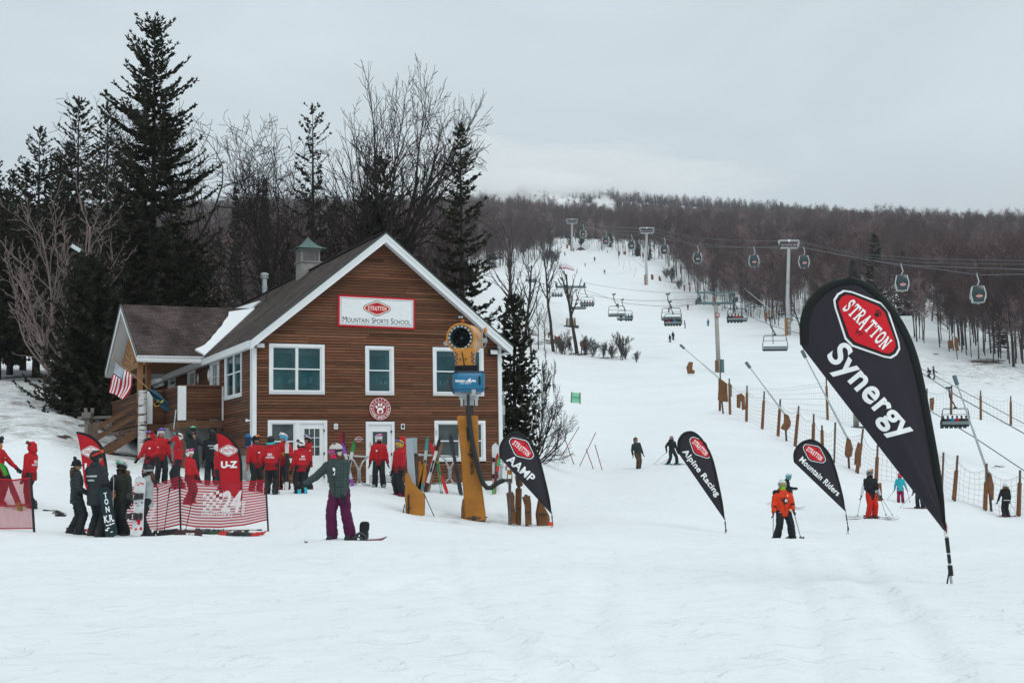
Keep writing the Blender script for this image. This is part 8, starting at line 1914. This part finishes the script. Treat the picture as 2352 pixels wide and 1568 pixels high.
def cabin_proto():
 o=thing('gondola_cabin','','gondola cabin');h,w_,dp=2.1,1.0,.95
 mb=MB();rings=[[(x*wx,y*dy,z)for x,y in rrect(1,1,.25,3)]for z,wx,dy in((-2.25,.70,.7),(-2.15,.78,.78),(-1.2,1.0,.98),(-.25,.76,.78),(-.1,.66,.68))]
 mb.loft(rings);mb.build('shell',GLASSD,o,angle=30)
 for sx in(-1,1):
  for sy in(-1,1):
   mb=MB();mb.tube([(sx*.70,sy*.70,-2.22),(sx*.94,sy*.92,-1.2),(sx*.70,sy*.72,-.15)],.085,6);mb.build('corner_frame',ALU,o)
 mb=MB();mb.box((0,0,-.10),(1.25,1.25,.08));mb.box((0,0,-2.3),(.3,.3,.25));mb.build('roof_plate',ALU,o)
 mb=MB()
 for sx in(-1,1):mb.box((sx*.98,0,-1.55),(.10,.9,.35))
 mb.build('ski_holder',ALU,o)
 mb=MB();mb.tube([(0,0,-.1),(0,0,.15),(.22,0,.5),(.12,0,.9),(.0,0,1.35),(0,0,1.75)],.075,8);mb.build('hanger',ALU,o,smooth=True)
 mb=MB();mb.box((0,0,1.8),(.3,.8,.2));mb.tube([(-.2,-.3,1.85),(.2,-.3,1.85)],.13,8);mb.build('grip',LDARK,o)
 mb=MB();flat(mb,[(x*.40,y*.22)for x,y in LOGO_O],0,1,Matrix(((1,0,0,.12),(0,0,-1,-1.0),(0,1,0,-1.5),(0,0,0,1))));flat(mb,[(x*.36,y*.19)for x,y in LOGO_O],.004,0,Matrix(((1,0,0,.12),(0,0,-1,-1.0),(0,1,0,-1.5),(0,0,0,1))))
 v,f=fit_text('STRATTON',.55,.11,.03);mb.mi(1).add([(x+.12,-1.012,y-1.5)for x,y,_ in v],f);mb.build('emblem',[RED,LTXT],o,fix=False);return o
proto=cabin_proto();GC='gondola cabins on the line above the wood'
cabs=[('B4',1706,1000,140,'gondola cabin nearest the right picture edge, largest of all'),('B4',1070,905,130,'gondola cabin in front of the tallest dark spruce on the right'),('B4',252,727,103,'gondola cabin just right of the largest gondola tower'),('B3',1158,548,105,'gondola cabin just left of the largest gondola tower'),('B1',1655,800,85,'gondola cabin halfway between the two right gondola towers'),('B1',1378,730,80,'gondola cabin just right of the middle gondola tower'),('B1',1102,693,72,'gondola cabin just left of the middle gondola tower'),('B1',888,655,68,'gondola cabin left of the middle tower above a snow lance'),('B1',698,597,62,'gondola cabin just right of the tower by the hut'),('B1',412,571,54,'gondola cabin just left of the tower by the hut'),('B1',272,538,46,'gondola cabin beside the farthest gondola tower')]
CABP=[]
for i,(c,zx,zy,hz_,lab)in enumerate(cabs):
 o=proto if i==0 else copy_tree(proto);px,py=Z(c,zx,zy);hd_=hz_/ZC[c][2]*K;d=gd(px);s=hd_/ppm(d)/2.2;P=at(px,py,d);o.location=P+Vector((0,0,1.2*s));o.scale=(s,s,s);o.rotation_euler=(0,0,R(-14));o['label']=lab;o['group']=GC;CABP.append((px,py,P+Vector((0,0,3.0*s))))
def cable(name,label,pts,dist,r,group,pers=True):
 """pts: (zoom, x, y); drawn with a little sag"""
 pp=[Z(*p)for p in pts];P=[]
 for a,b in zip(pp,pp[1:]):
  for t in np.linspace(0,1,8,endpoint=False):px=a[0]+(b[0]-a[0])*t;py=a[1]+(b[1]-a[1])*t;P.append(at(px,py,dist(px,py)))
 P.append(at(*pp[-1],dist(*pp[-1])));mb=MB();mb.tube(P,[max(r,.16*p.y/3267*1.6*r/.03)for p in P],5);o=mb.build(name,CAB,None,smooth=True);tag(o,label,'cable',group)
dg_=lambda px,py:gd(px)
cable('haul_rope','gondola rope dipping under the hanging cabins on the near side',[('B1',100,500),('B1',255,497),('B1',400,518),('B1',560,513),('B1',640,525),('B1',870,580),('B1',1105,612),('B1',1175,598),('B1',1290,612),('B1',1355,638),('B3',560,385),('B3',1125,428),('B3',1385,426),('B3',1560,425),('B4',1030,752),('B4',1500,770),('B4',2300,797)],dg_,.035,None)
cable('haul_rope','gondola rope running on the far side of the towers',[('B1',100,490),('B1',265,488),('B1',410,500),('B1',560,500),('B1',645,500),('B1',705,533),('B1',880,572),('B1',1170,578),('B1',1285,578),('B1',1480,640),('B1',1665,705),('B3',1000,426),('B3',1380,415),('B3',1560,420),('B3',1612,425),('B4',800,712),('B4',1010,740),('B4',1350,785),('B4',1712,835),('B4',2300,826)],dg_,.035,None)
cable('signal_cable','upper thin signal cable above the gondola ropes',[('B1',330,470),('B1',560,480),('B1',645,482),('B1',900,530),('B1',1170,548),('B1',1285,556),('B3',700,340),('B3',1000,372),('B3',1375,366),('B3',1560,372),('B4',700,660),('B4',1300,702),('B4',2300,720)],dg_,.02,None)
cable('signal_cable','lower thin signal cable above the gondola ropes',[('B1',330,476),('B1',560,488),('B1',645,488),('B1',900,540),('B1',1170,553),('B1',1285,560),('B3',600,340),('B3',1375,372),('B3',1560,376),('B4',700,680),('B4',1300,735),('B4',2300,750)],dg_,.02,None)
def chair_tower(label,c,d,xc,ytop,ybase,hw_,xb,arms,sign,extra=None,foot=True):
 b=W(c,xc[1],ybase,d);g_=gz(b.x,b.y);b.z=g_-.2 if abs(g_-b.z)<5 else b.z;o=thing('chairlift_tower',label,'lift tower',b,0,'chairlift towers');q=lambda zx,zy,y=0.:W(c,zx,zy,d)-b+Vector((0,y,0));u=1/ZC[c][2]*K/ppm(d);r=hw_*u
 mb=MB();mb.tube([Vector((0,0,-.5)),q(xc[0],ytop)],[r*1.08,r*.95],14);mb.build('column',CONB,o,smooth=True)
 t=13*u*ZC[c][2]/2.24;mb=MB();A,B_=q(xb[0],xb[2]),q(xb[1],xb[2]);mb.bar(A,B_,t*1.2,t*1.6);mb.bar(q(xc[0]-hw_*2.2,xb[2]+6),q(xc[0],ytop+18),t*.8);mb.bar(q(xc[0]+hw_*2.2,xb[2]+6),q(xc[0],ytop+18),t*.8);mb.build('crossbar',LTEAL,o)
 for(p,e)in arms:mb=MB();mb.bar(q(*p),q(*e),t*.85,t*.7);mb.build('lifting_arm',LTEAL,o)
 for s,e in((-1,A),(1,B_)):
  mb=MB()
  for k in range(5):mb.tube([e+Vector((-.15,(k-2)*.8,.35)),e+Vector((.15,(k-2)*.8,.35))],.33,9)
  mb.bar(e+Vector((0,-2.2,.2)),e+Vector((0,2.2,.2)),.16,.35);mb.build('sheave_train',LDARK,o)
 if sign:mb=MB();p=q(*sign[:2],-r-.05);mb.box(p,(sign[2]*u,.06,sign[3]*u));s_=mb.build('warning_sign',mat('sign_maroon',(.22,.015,.02),.5),o);mb=MB();[mb.box(p+Vector((0,-.04,sign[3]*u*k)),(sign[2]*u*.7,.01,sign[3]*u*.10))for k in(.25,0,-.2)];mb.build('sign_lines',LTXT,s_)
 if extra:extra(o,q,u)
 return o
def ladder_pads(o,q,u):
 mb=MB();mb.box(q(822,1495),(24*u,.8,120*u));mb.build('base_pad',PAD2,o);mb=MB();mb.box(q(872,1490),(26*u,.7,125*u));mb.build('base_pad',mat('teal_pad',(.08,.16,.19),.7),o)
 mb=MB();
 for zx in(702,722,740):mb.bar(q(zx,855),q(zx,893),.06)
 for zy in(857,875):mb.bar(q(703,zy),q(740,zy),.06)
 mb.build('catwalk_rail',LTEAL,o);mb=MB()
 for zx in(875,900,952,985):mb.bar(q(zx,862),q(zx,905),.06)
 for zy in(863,885):mb.bar(q(875,zy),q(985,zy),.06)
 mb.build('catwalk_rail',LTEAL,o);mb=MB();mb.bar(q(627,816),q(690,833),.15);mb.bar(q(650,830),q(985,828),.22);mb.build('top_bar',LTEAL,o)
chair_tower('chairlift tower with beige column and teal crossbar in the middle of the slope','B3',195,(815,842),940,1556,19,(655,985,925),(((690,920),(652,818)),((935,920),(972,818))),(826,1033,36,37),ladder_pads)
def lattice(o,q,u):
 mb=MB()
 for sx in(-1,1):
  for sy in(-1,1):mb.bar(Vector((sx*1.05,sy*1.05,-.2)),Vector((sx*.8,sy*.8,80*u)),.16)
 for k in range(4):
  z0,z1=k*20*u,(k+1)*20*u
  for s in(-1,1):mb.bar((-1,s,z0),(1,s,z1),.1);mb.bar((1,s,z0),(-1,s,z1),.1)
 mb.build('base_guard',PAD2,o);mb=MB();mb.box((0,0,.1),(3.2,3.2,.5));mb.build('footing',LDARK,o)
chair_tower('chairlift tower with beige column behind the gnarled broken tree','B1',300,(588,594),1048,1412,11,(473,705,1040),(((517,1036),(484,970)),((662,1036),(682,972))),(588,1115,24,26),lattice)
P=base_pt('B7',1418,603,90,170);u=ppm(P.y)/K*1.96;ty=600-9.5*u;ft=chair_tower('chairlift tower mostly hidden behind the big black flag, only its foot showing','B7',P.y,(1418,1418),ty,603,22,(1418-2.9*u,1418+2.9*u,ty-10),(((1418-2.4*u,ty-10),(1418-3*u,ty-2*u)),((1418+2.4*u,ty-10),(1418+3*u,ty-2*u))),None)
mb=MB();mb.box((0,0,.1),(56/u*2,2.0,20/u));mb.build('footing',LDARK,ft)
def cd(px,py=None):return float(np.interp(px,[1180,1230,1310,1345,1430,1545,1645,1700,1778,2190,2400],[480,420,320,310,262,222,195,190,158,98,88]))
def chair_proto():
 o=thing('chair','','chairlift chair');w_=1.65
 mb=MB();mb.box((0,0,0),(w_*2,.55,.14));mb.box((0,-.05,-.12),(w_*2,.12,.12));mb.build('seat',mat('seat_black',(.016,.024,.026),.6),o)
 mb=MB();mb.box((0,-.30,.27),(w_*1.94,.08,.36),rot=Matrix.Rotation(R(10),3,'X'));mb.build('backrest',mat('back_grey',(.17,.22,.235),.55),o)
 mb=MB();mb.tube([(-w_,.25,.02),(-w_*1.03,-.25,.05),(-w_*1.03,-.30,.7),(-w_*.92,-.32,1.75),(-w_*.84,-.32,1.9),(w_*.84,-.32,1.9),(w_*.92,-.32,1.75),(w_*1.03,-.30,.7),(w_*1.03,-.25,.05),(w_,.25,.02)],.055,6);mb.build('side_frame',LDARK,o,smooth=True)
 mb=MB();mb.tube([(-w_*.9,.2,1.25),(w_*.9,.2,1.25)],.035,6);
 for s in(-1,1):mb.tube([(s*w_*.9,.2,1.25),(s*w_*.95,-.3,1.4)],.035,6)
 mb.build('safety_bar',LDARK,o)
 mb=MB();mb.tube([(0,-.32,1.9),(0,-.32,2.1),(-.05,-.2,2.4),(-.38,0,3.0),(-.5,0,3.4),(-.5,0,4.3)],.085,7);mb.build('hanger',LDARK,o,smooth=True);mb=MB();mb.box((0,-.32,1.98),(.35,.3,.25));mb.box((-.5,0,4.35),(.7,.3,.22));mb.tube([(-.85,0,4.45),(-.5,0,4.35),(-.1,0,4.6)],.06,6);mb.build('grip',LDARK,o);return o
cp_=chair_proto();CG='chairs on the chairlift';first=True
ORD=['first','second','third','fourth','fifth','sixth']
JC={'black':(.015,.017,.02),'dark grey':(.05,.055,.06),'red':(.36,.012,.02),'blue':(.03,.2,.36),'maroon':(.14,.02,.035),'teal':(.03,.16,.2),'olive':(.04,.045,.035)}
def chair(c,zx,zy,wz,lab,riders=None,yaw=0.,sk=()):
 global first
 o=cp_ if first else copy_tree(cp_);first=False;px,py=Z(c,zx,zy);wd=wz/ZC[c][2]*K;d=cd(px);s=wd/ppm(d)/3.4;P=at(px,py,d);o.location=P;o.scale=(s,s,s);o.rotation_euler=(0,0,R(yaw));o['label']=lab;o['group']=CG
 if not riders:return
 n=len(riders);slots=[i for i,r_ in enumerate(riders)if r_];k=0;Rm=Matrix.Rotation(R(yaw),3,'Z')
 for i,r_ in enumerate(riders):
  if not r_:continue
  x=(-1.65+3.3*(i+.5)/n)*s;p_=P+Rm@Vector((x,.02*s,0));base=p_-Vector((0,0,.36*s))
  q=person('%s rider from left, %s jacket, %s'%(ORD[k],r_,lab.split(',')[0]),px,d,1.92*s,180+yaw,jacket=cm(JC[r_]),far=True,pos=base,sit=True,crouch=.40,hands=((-.2,.3,.62),(.2,.3,.62)),feet=((-.10,.42,.02),(.10,.42,.02)),hcol=(.02,.02,.022)if i%3 else(.10,.11,.12),group='riders on the '+lab.split(',')[0],key=lab+str(i),lean=-4)
  k+=1
B_,G_,RR,BL,MA,TE,OL='black','dark grey','red','blue','maroon','teal','olive'
chair('B8',940,560,262,'loaded chair nearest the viewer at the right',(B_,G_,BL,RR,B_,G_),yaw=5)
chair('B3',1003,1080,184,'loaded chair right of the middle lift tower',(B_,B_,RR,RR,OL,None),yaw=3)
chair('B3',1343,1340,225,'empty chair left of the big flag',yaw=2)
chair('B1',1433,1312,168,'empty chair just left of the middle lift tower')
chair('B1',1447,1352,150,'loaded chair under the middle lift tower empties',(B_,RR,B_,BL,G_,B_))
chair('B1',976,1281,142,'empty chair halfway between the lift towers')
chair('B1',1045,1312,132,'loaded chair halfway between the lift towers',(None,B_,None,BL,B_,B_))
chair('B1',730,1193,118,'loaded chair right of the gnarled tree',(B_,B_,OL,RR,G_))
chair('B1',658,1221,124,'empty chair behind the gnarled tree trunk')
chair('B1',478,1115,92,'loaded chair behind the leaning trunk',(B_,B_,BL,TE))
chair('B1',378,1127,90,'empty chair left of the leaning trunk')
chair('B1',262,995,94,'loaded chair upper left among thin trees',(MA,MA,B_,TE,G_))
chair('B1',187,1017,80,'empty chair upper left among thin trees')
chair('B1',90,838,56,'loaded chair farthest up beside the spruce',(TE,G_,TE))
LR='chairlift ropes'
cable('haul_rope','chairlift rope carrying the loaded chairs below the middle tower',[('B1',60,760),('B1',265,900),('B1',480,1003),('B1',690,1060),('B1',740,1076),('B1',900,1130),('B1',1057,1180),('B1',1300,1200),('B1',1465,1203),('B1',1650,1182),('B3',1000,905),('B3',1250,1000),('B3',1560,1088),('B8',640,90),('B8',970,305),('B8',1700,712)],cd,.035,None)
cable('haul_rope','chairlift rope carrying the empty chairs',[('B1',40,850),('B1',150,925),('B1',370,1018),('B1',480,1045),('B1',700,1100),('B1',953,1141),('B1',1200,1156),('B1',1405,1153),('B1',1640,1140),('B3',840,940),('B3',1020,1000),('B3',1305,1123),('B3',1560,1195),('B8',735,440),('B8',1100,660),('B8',1700,1060)],cd,.035,None)
cable('signal_cable','thin cable strung above the chairlift ropes',[('B1',680,990),('B1',760,1015),('B1',1000,1055),('B1',1300,1085),('B1',1640,1090),('B3',985,868),('B3',1250,965),('B3',1560,1055),('B8',640,55),('B8',1100,300),('B8',1700,620)],cd,.025,None)
def lance(label,c,tip,base,d=None,pad=None,head=True,dt=0.,lo=60,hi=712):
 G=base_pt(c,*base,lo,hi)if d is None else None
 if d is not None:P=W(c,*base,d);G=Vector((P.x,P.y,gz(P.x,P.y)))
 d=G.y;T=W(c,*tip,d*(1+dt));o=thing('snow_lance',label,'snow lance',G,0,'snow lances along the runs');B0=W(c,*base,d)-G;Tt=T-G;px=ppm(d);r=max(.045,.42/px)
 mb=MB();m_=B0.lerp(Tt,.5);mb.tube([B0,m_],[r*1.5,r*1.3],8);mb.tube([m_,Tt],[r,r*.8],8);mb.build('pipe',STEEL,o)
 if head:mb=MB();dr=(Tt-B0).normalized();mb.tube([Tt,Tt+dr*(.5 if d<140 else .7)],r*2.4 if d<140 else r*1.6,8);mb.build('nozzle_head',LTEAL,o)
 if pad:
  q=lambda p:W(c,*p,d)-G;pts=[(q(p).x,q(p).z)for p in pad];cx_=sum(p[0]for p in pts)/len(pts);th=.3*max(1,d/120);n=len(pts);mb=MB()
  vs=[(cx_+(x-cx_)*.7,-th/2,z)for x,z in pts]+[(x,0,z)for x,z in pts]+[(cx_+(x-cx_)*.7,th/2,z)for x,z in pts]
  mb.add(vs,[tuple(range(n))[::-1],tuple(range(2*n,3*n))]+[(i+k*n,(i+1)%n+k*n,(i+1)%n+n+k*n,i+n+k*n)for k in(0,1)for i in range(n)]);mb.build('padding',PAD2,o)
  mb=MB();mb.tube([(cx_,0,-.2),B0],r*1.5,8);mb.build('stand',mat('rusty_mast',(.06,.045,.04),.7),o)
lance('snow lance rising left from the first fence post group','B7',(75,-12),(350,222),118,((340,222),(410,262),(412,330),(418,405),(362,400),(335,392),(340,300)))
lance('snow lance in the middle of the padded fence','B7',(590,140),(860,500),95,((858,498),(890,510),(910,560),(905,600),(880,630),(840,622),(828,606),(850,570)))
lance('snow lance leaning up behind the big flag edge','B7',(1025,60),(1352,690),84,((1350,684),(1378,705),(1397,770),(1385,835),(1345,842),(1330,820),(1335,750)))
lance('tall snow lance at the right beside the loaded chair','B8',(962,200),(1236,990),70,((1238,980),(1262,1000),(1290,1100),(1285,1225),(1268,1232),(1240,1170),(1222,1130)))
lance('snow lance leaning behind the middle lift tower','B3',(622,690),(800,868),290,((796,866),(812,866),(815,912),(797,912)))
lance('snow lance with red tip in front of the wood edge','B3',(1096,815),(1312,988),255,((1305,988),(1332,990),(1336,1040),(1328,1072),(1312,1070),(1306,1040)))
lance('long white snow lance at the wood right of the big flag','B4',(1212,1140),(1515,1362),215,((1515,1352),(1548,1385),(1540,1420),(1546,1468),(1520,1468),(1508,1400)))
lance('snow lance half hidden in the brush at the right edge','B4',(1893,1282),(2110,1430),235)
for tip,base,dd,lab in(((1163,652),(1195,762),545,'steep snow lance left of the middle gondola tower'),((918,650),(992,745),600,'snow lance at the upper wood edge, leaning left'),((475,622),(560,692),712,'snow lance left of the hut at the top'),((1102,796),(1222,892),470,'thin snow lance leaning on the middle gondola tower foot')):
 x_,y_=base;lance(lab,'B1',tip,base,dd,((x_-6,y_-6),(x_+8,y_-4),(x_+10,y_+18),(x_+8,y_+34),(x_-4,y_+32),(x_-6,y_+10)),head=False)
lance('white snow lance at the wood edge just above the roof corner','A8',(930,118),(1092,232),235,((1068,185),(1088,180),(1110,215),(1140,260),(1130,290),(1090,280),(1075,235)))
lance('snow lance crossing the leaning trunk above the small group','A8',(1222,132),(1492,388),243,((1485,372),(1520,395),(1525,440),(1510,460),(1478,450)))
for c,poly,d,lab in(('B7',((88,135),(108,92),(142,95),(135,150),(156,162),(154,184),(98,184)),185,'forked padded hydrant alone left of the middle lift tower'),('B7',((483,350),(520,338),(548,365),(552,465),(530,470),(525,400),(512,395),(508,455),(484,450)),112,'ragged padded hydrant between the upper fence posts'),('B7',((1410,800),(1440,720),(1462,780),(1460,850),(1455,915),(1404,895)),83,'padded hydrant with red straps by the lower fence'),('B3',((1245,1015),(1262,1005),(1280,1025),(1275,1068),(1252,1068)),258,'pair of padded hydrants at the wood edge'),('B4',((1452,1385),(1495,1380),(1500,1410),(1492,1452),(1456,1450)),218,'padded hydrant beside the long white lance'),('B3',((230,668),(255,672),(258,712),(234,712)),442,'padded hydrant by the foot of the middle gondola tower'),('B3',((300,680),(318,690),(328,725),(302,722)),435,'second padded hydrant by the middle gondola tower'),('B3',((522,760),(540,762),(538,815),(526,815)),372,'padded post at the wood edge left of the middle lift tower'),('B3',((572,775),(590,780),(586,820),(574,820)),360,'second padded post at the wood edge'),('A8',((1745,440),(1790,415),(1800,470),(1770,500),(1750,480)),236,'padded hydrant behind the small group under the trees'),('A8',((1375,312),(1390,310),(1390,400),(1376,400)),244,'thin padded post left of the leaning trunk'),('A8',((1412,340),(1440,335),(1430,390),(1418,398)),244,'small padded valve by the thin padded post'),('B2',((455,500),(470,500),(475,560),(458,560)),470,'padded post among the shrubs left of the upper run'),('B2',((525,548),(548,545),(552,575),(530,575)),450,'low padded bundle at the left edge of the upper run'),('B1',((1035,745),(1056,748),(1055,770),(1030,768)),575,'padded bundle at the upper wood edge'),('B8',((712,320),(752,312),(756,350),(745,430),(735,400),(725,428),(715,400)),132,'padded hydrant just right of the big flag edge'),('B8',((240,1085),(278,1075),(285,1240),(238,1235)),56,'tall tan padded post behind the red trousered skier')):
 pad_post(lab,c,d,poly,None,'padded_hydrant','padded hydrants on the hill',thick=.35*max(1,d/150),strap=False)
def fence(label,posts,m,nets=True,hgt=.72):
 """posts: (zoom, x top, y top, x foot, y foot, pad top y or None, distance)"""
 o=thing('net_fence',label,'net fence',(0,0,0));tp=[];ft=[]
 for c,x0,y0,x1,y1,py_,d in posts:
  a,b=W(c,x0,y0,d),W(c,x1,y1,d);b.z=min(b.z,gz(b.x,b.y));mb=MB();r=.06*max(1,d/120);mb.tube([b-Vector((0,0,.3)),a],r,8);p=mb.build('fence_post',OLDW,o)
  if py_:mb=MB();t=(py_-y0)/(y1-y0);mb.tube([a.lerp(b,t),b+Vector((0,0,.05))],[r*1.7,r*1.9],8);mb.build('post_pad',PAD2,p)
  tp.append(a.lerp(b,.12));ft.append(b+Vector((0,0,.1)))
 if nets:
  for i in range(len(tp)-1):
   a,b=tp[i],tp[i+1];top=[a.lerp(b,t)-Vector((0,0,.35*math.sin(PI*t)))for t in np.linspace(0,1,9)];bot=[ft[i].lerp(ft[i+1],t)for t in np.linspace(0,1,9)]
   net('net',o,top,bot,m,metric=True,wav=.08,nx=12,ny=4);mb=MB();mb.tube(top,.007,4);mb.build('net_cord',DGREY,o)
 return o
fence('long line of ochre padded posts with thin net across the lower slope',[('B7',355,170,350,420,250,121),('B7',425,222,430,438,250,117),('B7',565,278,558,488,320,110),('B7',700,322,682,552,380,104),('B7',826,384,806,616,440,98),('B7',970,436,940,690,488,92),('B7',1088,500,1076,700,545,89),('B7',1152,588,1152,745,612,87.5),('B7',1257,566,1243,832,None,86),('B7',1475,615,1425,915,715,82),('B8',248,735,230,945,805,80),('B8',838,802,812,950,None,78),('B8',964,830,930,1200,952,71),('B8',1224,902,1208,1250,1040,69.5),('B8',1524,962,1508,1325,1060,68),('B8',1850,1010,1830,1390,1110,66)],NETP)
fence('upper line of dark padded posts with thin net behind the loaded chair',[('B8',690,230,690,440,None,131),('B8',910,206,905,455,250,130),('B8',1170,250,1172,512,300,129),('B8',1440,298,1442,562,350,128),('B8',1720,350,1722,610,400,127)],NETG)
fence('single tall dark post with net wings left of the big flag',[('B7',440,270,440,430,None,140),('B7',1185,212,1193,438,260,128),('B7',1420,300,1420,440,None,127)],NETG)
for k,(a,b,lab)in enumerate((((228,325),(159,676),'leftmost slalom pole, standing almost upright'),((233,405),(355,742),'second slalom pole leaning left, crossed by the third'),((403,375),(204,690),'longest slalom pole leaning right across the second'),((562,432),(403,752),'slalom pole leaning right across a short pole'),((470,590),(542,778),'short slalom pole leaning left'),((554,550),(626,796),'rightmost slalom pole leaning left'))):
 d=76;p,q=W('B6',*a,d),W('B6',*b,d);q.z=gz(q.x,q.y)-.05;mb=MB();N=7
 for i in range(N):mb.mi(i%2).tube([p.lerp(q,i/N),p.lerp(q,(i+1)/N)],.021,6)
 o=mb.build('slalom_pole',[cm((.05,.05,.055),.5,.05,0),cm((.42,.03,.035),.5,.05,0)]);tag(o,lab,'slalom pole','red and black slalom poles')
d=150;G=base_pt('B6',368,152,100,220);d=G.y;o=thing('slow_banner','pale green banner reading SLOW backwards on two poles in the snow','banner',G);q=lambda x,y:W('B6',x,y,d)-G
mb=MB();vs=[q(328,45),q(410,50),q(409,146),q(325,142)];mb.add([tuple(v)for v in vs]+[tuple(v+Vector((0,.04,0)))for v in vs],[(0,1,2,3),(7,6,5,4),(0,4,5,1),(1,5,6,2),(2,6,7,3),(3,7,4,0)]);mb.build('cloth',mat('mint_cloth',(.22,.60,.40),.8),o)
for x0,y0,x1,y1 in((330,42,323,150),(411,47,410,155)):mb=MB();mb.tube([q(x0,y0),q(x1,y1)+Vector((0,0,-.2))],.06,6);mb.build('banner_pole',mat('olive_pole',(.12,.14,.05),.6),o)
v,f=fit_text('SLOW',70,24,.02);u=K/2.412/ppm(d);c=q(369,95);mb=MB();mb.add([(c.x-x*u,c.y-.06,c.z+y*u)for x,y,_ in v],f);mb.build('lettering',mat('mint_print',(.10,.30,.20),.7),o,fix=False)
d=700;G=W('B1',676,713,d);G.z=gz(G.x,G.y)-.5;o=thing('slope_hut','low brown hut with snow on its pitched roof at the top of the run','hut',G);u=K/2.091/ppm(d);s_=50*u
mb=MB();mb.prism([(-s_*1.0,0),(s_*1.0,0),(s_*1.0,.4),(.0,38*u),(-s_*1.,.4)],6,Matrix.Translation((0,0,0)));mb.build('wall',mat('hut_brown',(.09,.035,.03),.8),o)
mb=MB();
for s in(-1,1):mb.bar((s*s_*1.15,3,0.2),(0,3,40*u+.2),.5 if s>0 else .7,7)
mb.build('roof',[SNOW if False else mat('hut_roof_snow',(.75,.79,.82),.8)],o)
for x in(-18,0,18):mb=MB();mb.bar((x*u,-.1,.1),(x*.3*u,-.1,30*u-abs(x)*.6*u),.25);mb.build('timber_frame',BLACK,o)
o=thing('net_fence','faint pink safety net at the left edge of the upper run','net fence',(0,0,0));net('net',o,[W('B2',600,555,420),W('B2',690,530,415),W('B2',775,575,400)],[W('B2',600,590,420),W('B2',690,590,415),W('B2',780,612,400)],net_mat('pink_net',(.5,.15,.17),0,.1,.8,(1/1.2,1/1.2,.3)),metric=True,nx=20,ny=5)
for x0,y0,x1,y1,lab in((985,800,1005,860,'leaning'),(1040,835,1030,895,'upright'),(1085,820,1085,865,'short'),(1095,870,1090,905,'low'),(1140,880,1118,958,'long tilted')):
 G=base_pt('B1',x1,y1,380,620);mb=MB();mb.tube([W('B1',x0,y0,G.y),W('B1',x1,y1,G.y)-Vector((0,0,.3))],.05,6);o=mb.build('gate_pole',cm((.35,.16,.16),.5,.05,0));tag(o,'%s faint gate pole beside the dirty snow on the upper run'%lab,'gate pole','gate poles on the upper run')
P=base_pt('B2',612,1340,200,280);o=thing('rescue_sled','red rescue sled parked under the trees behind the small group','sled',P);u=K/2.613/ppm(P.y);mb=MB();mb.box((0,0,.5),(40*u,1.2,.5));mb.build('body',RED,o);mb=MB();mb.tube([(-30*u,0,.6),(-12*u,0,35*u),(0,0,40*u)],.12,6);mb.tube([(10*u,0,.6),(30*u,0,18*u)],.1,6);mb.build('handle',RED,o)
mb=MB();mb.box((60*u,1,.35),(34*u,.8,.5));mb.build('white_load',WHITE,o)
def volume_mat(name,dens,col=(1,1,1),aniso=0.):
 m=bpy.data.materials.new(name);m.use_nodes=True;nt=m.node_tree;nt.nodes.clear();o=nt.nodes.new('ShaderNodeOutputMaterial');v=nt.nodes.new('ShaderNodeVolumePrincipled')
 v.inputs['Density'].default_value=dens;v.inputs['Color'].default_value=(*col,1);v.inputs['Anisotropy'].default_value=aniso;nt.links.new(v.outputs[0],o.inputs['Volume']);return m
_zmax=470.;_zmin=float(co[:,2].min())-1.5;xs=float(np.abs(co[:,0]).max())+30;y1=float(co[:,1].max())+30
mb=MB();mb.box((0,(y1-14)/2,(_zmax+_zmin)/2),(2*xs,y1+14+6,_zmax-_zmin));o=mb.build('haze',volume_mat('haze_air',(.00009),(.93,.97,1.0)));tag(o,None,None,None,'stuff')
def puff(name,c,r,seed,dens,amp=.35,n=(40,24)):
 m=MB();m.ell((0,0,0),(1,1,1),*n);vs=[]
 for v in m.v:
  p=Vector(v);k=1+amp*(noise.noise(p*1.6+Vector((seed,0,0)))+.6*noise.noise(p*3.4+Vector((0,seed,0)))+.3*noise.noise(p*7+Vector((seed,seed,0))));vs.append((c[0]+p.x*r[0]*k,c[1]+p.y*r[1]*k,c[2]+p.z*r[2]*k))
 m.v=vs;o=m.build(name,volume_mat(name+'_%d'%seed,dens));tag(o,None,None,None,'stuff');return o
def puff_px(name,px,py,d,rx,rz,ry,seed,dens,amp=.35):
 c=at(px,py,d);k=d/3267;return puff(name,c,(rx*k,ry,rz*k),seed,dens,amp)
puff_px('low_cloud',1060,392,1640,380,52,130,1,.008);puff_px('low_cloud',1330,402,1650,280,30,130,2,.009,.5);puff_px('low_cloud',1560,422,1660,240,20,120,3,.006,.6);puff_px('low_cloud',1180,430,1500,200,26,80,9,.014,.6)
for i,(px,py,rx,rz,dn)in enumerate(((1186,447,46,22,.13),(1205,462,28,14,.09),(1262,466,44,12,.09),(1310,474,40,13,.1),(1352,484,34,12,.1),(1384,474,22,24,.07),(1392,492,30,11,.1))):puff_px('snowmaking_mist',px,py,1330,rx,rz,22,20+i,dn,.7)
puff_px('low_cloud',1420,428,1560,190,17,80,11,.016,.7);puff_px('low_cloud',1250,425,1540,150,22,70,12,.018,.7)
flush_people()
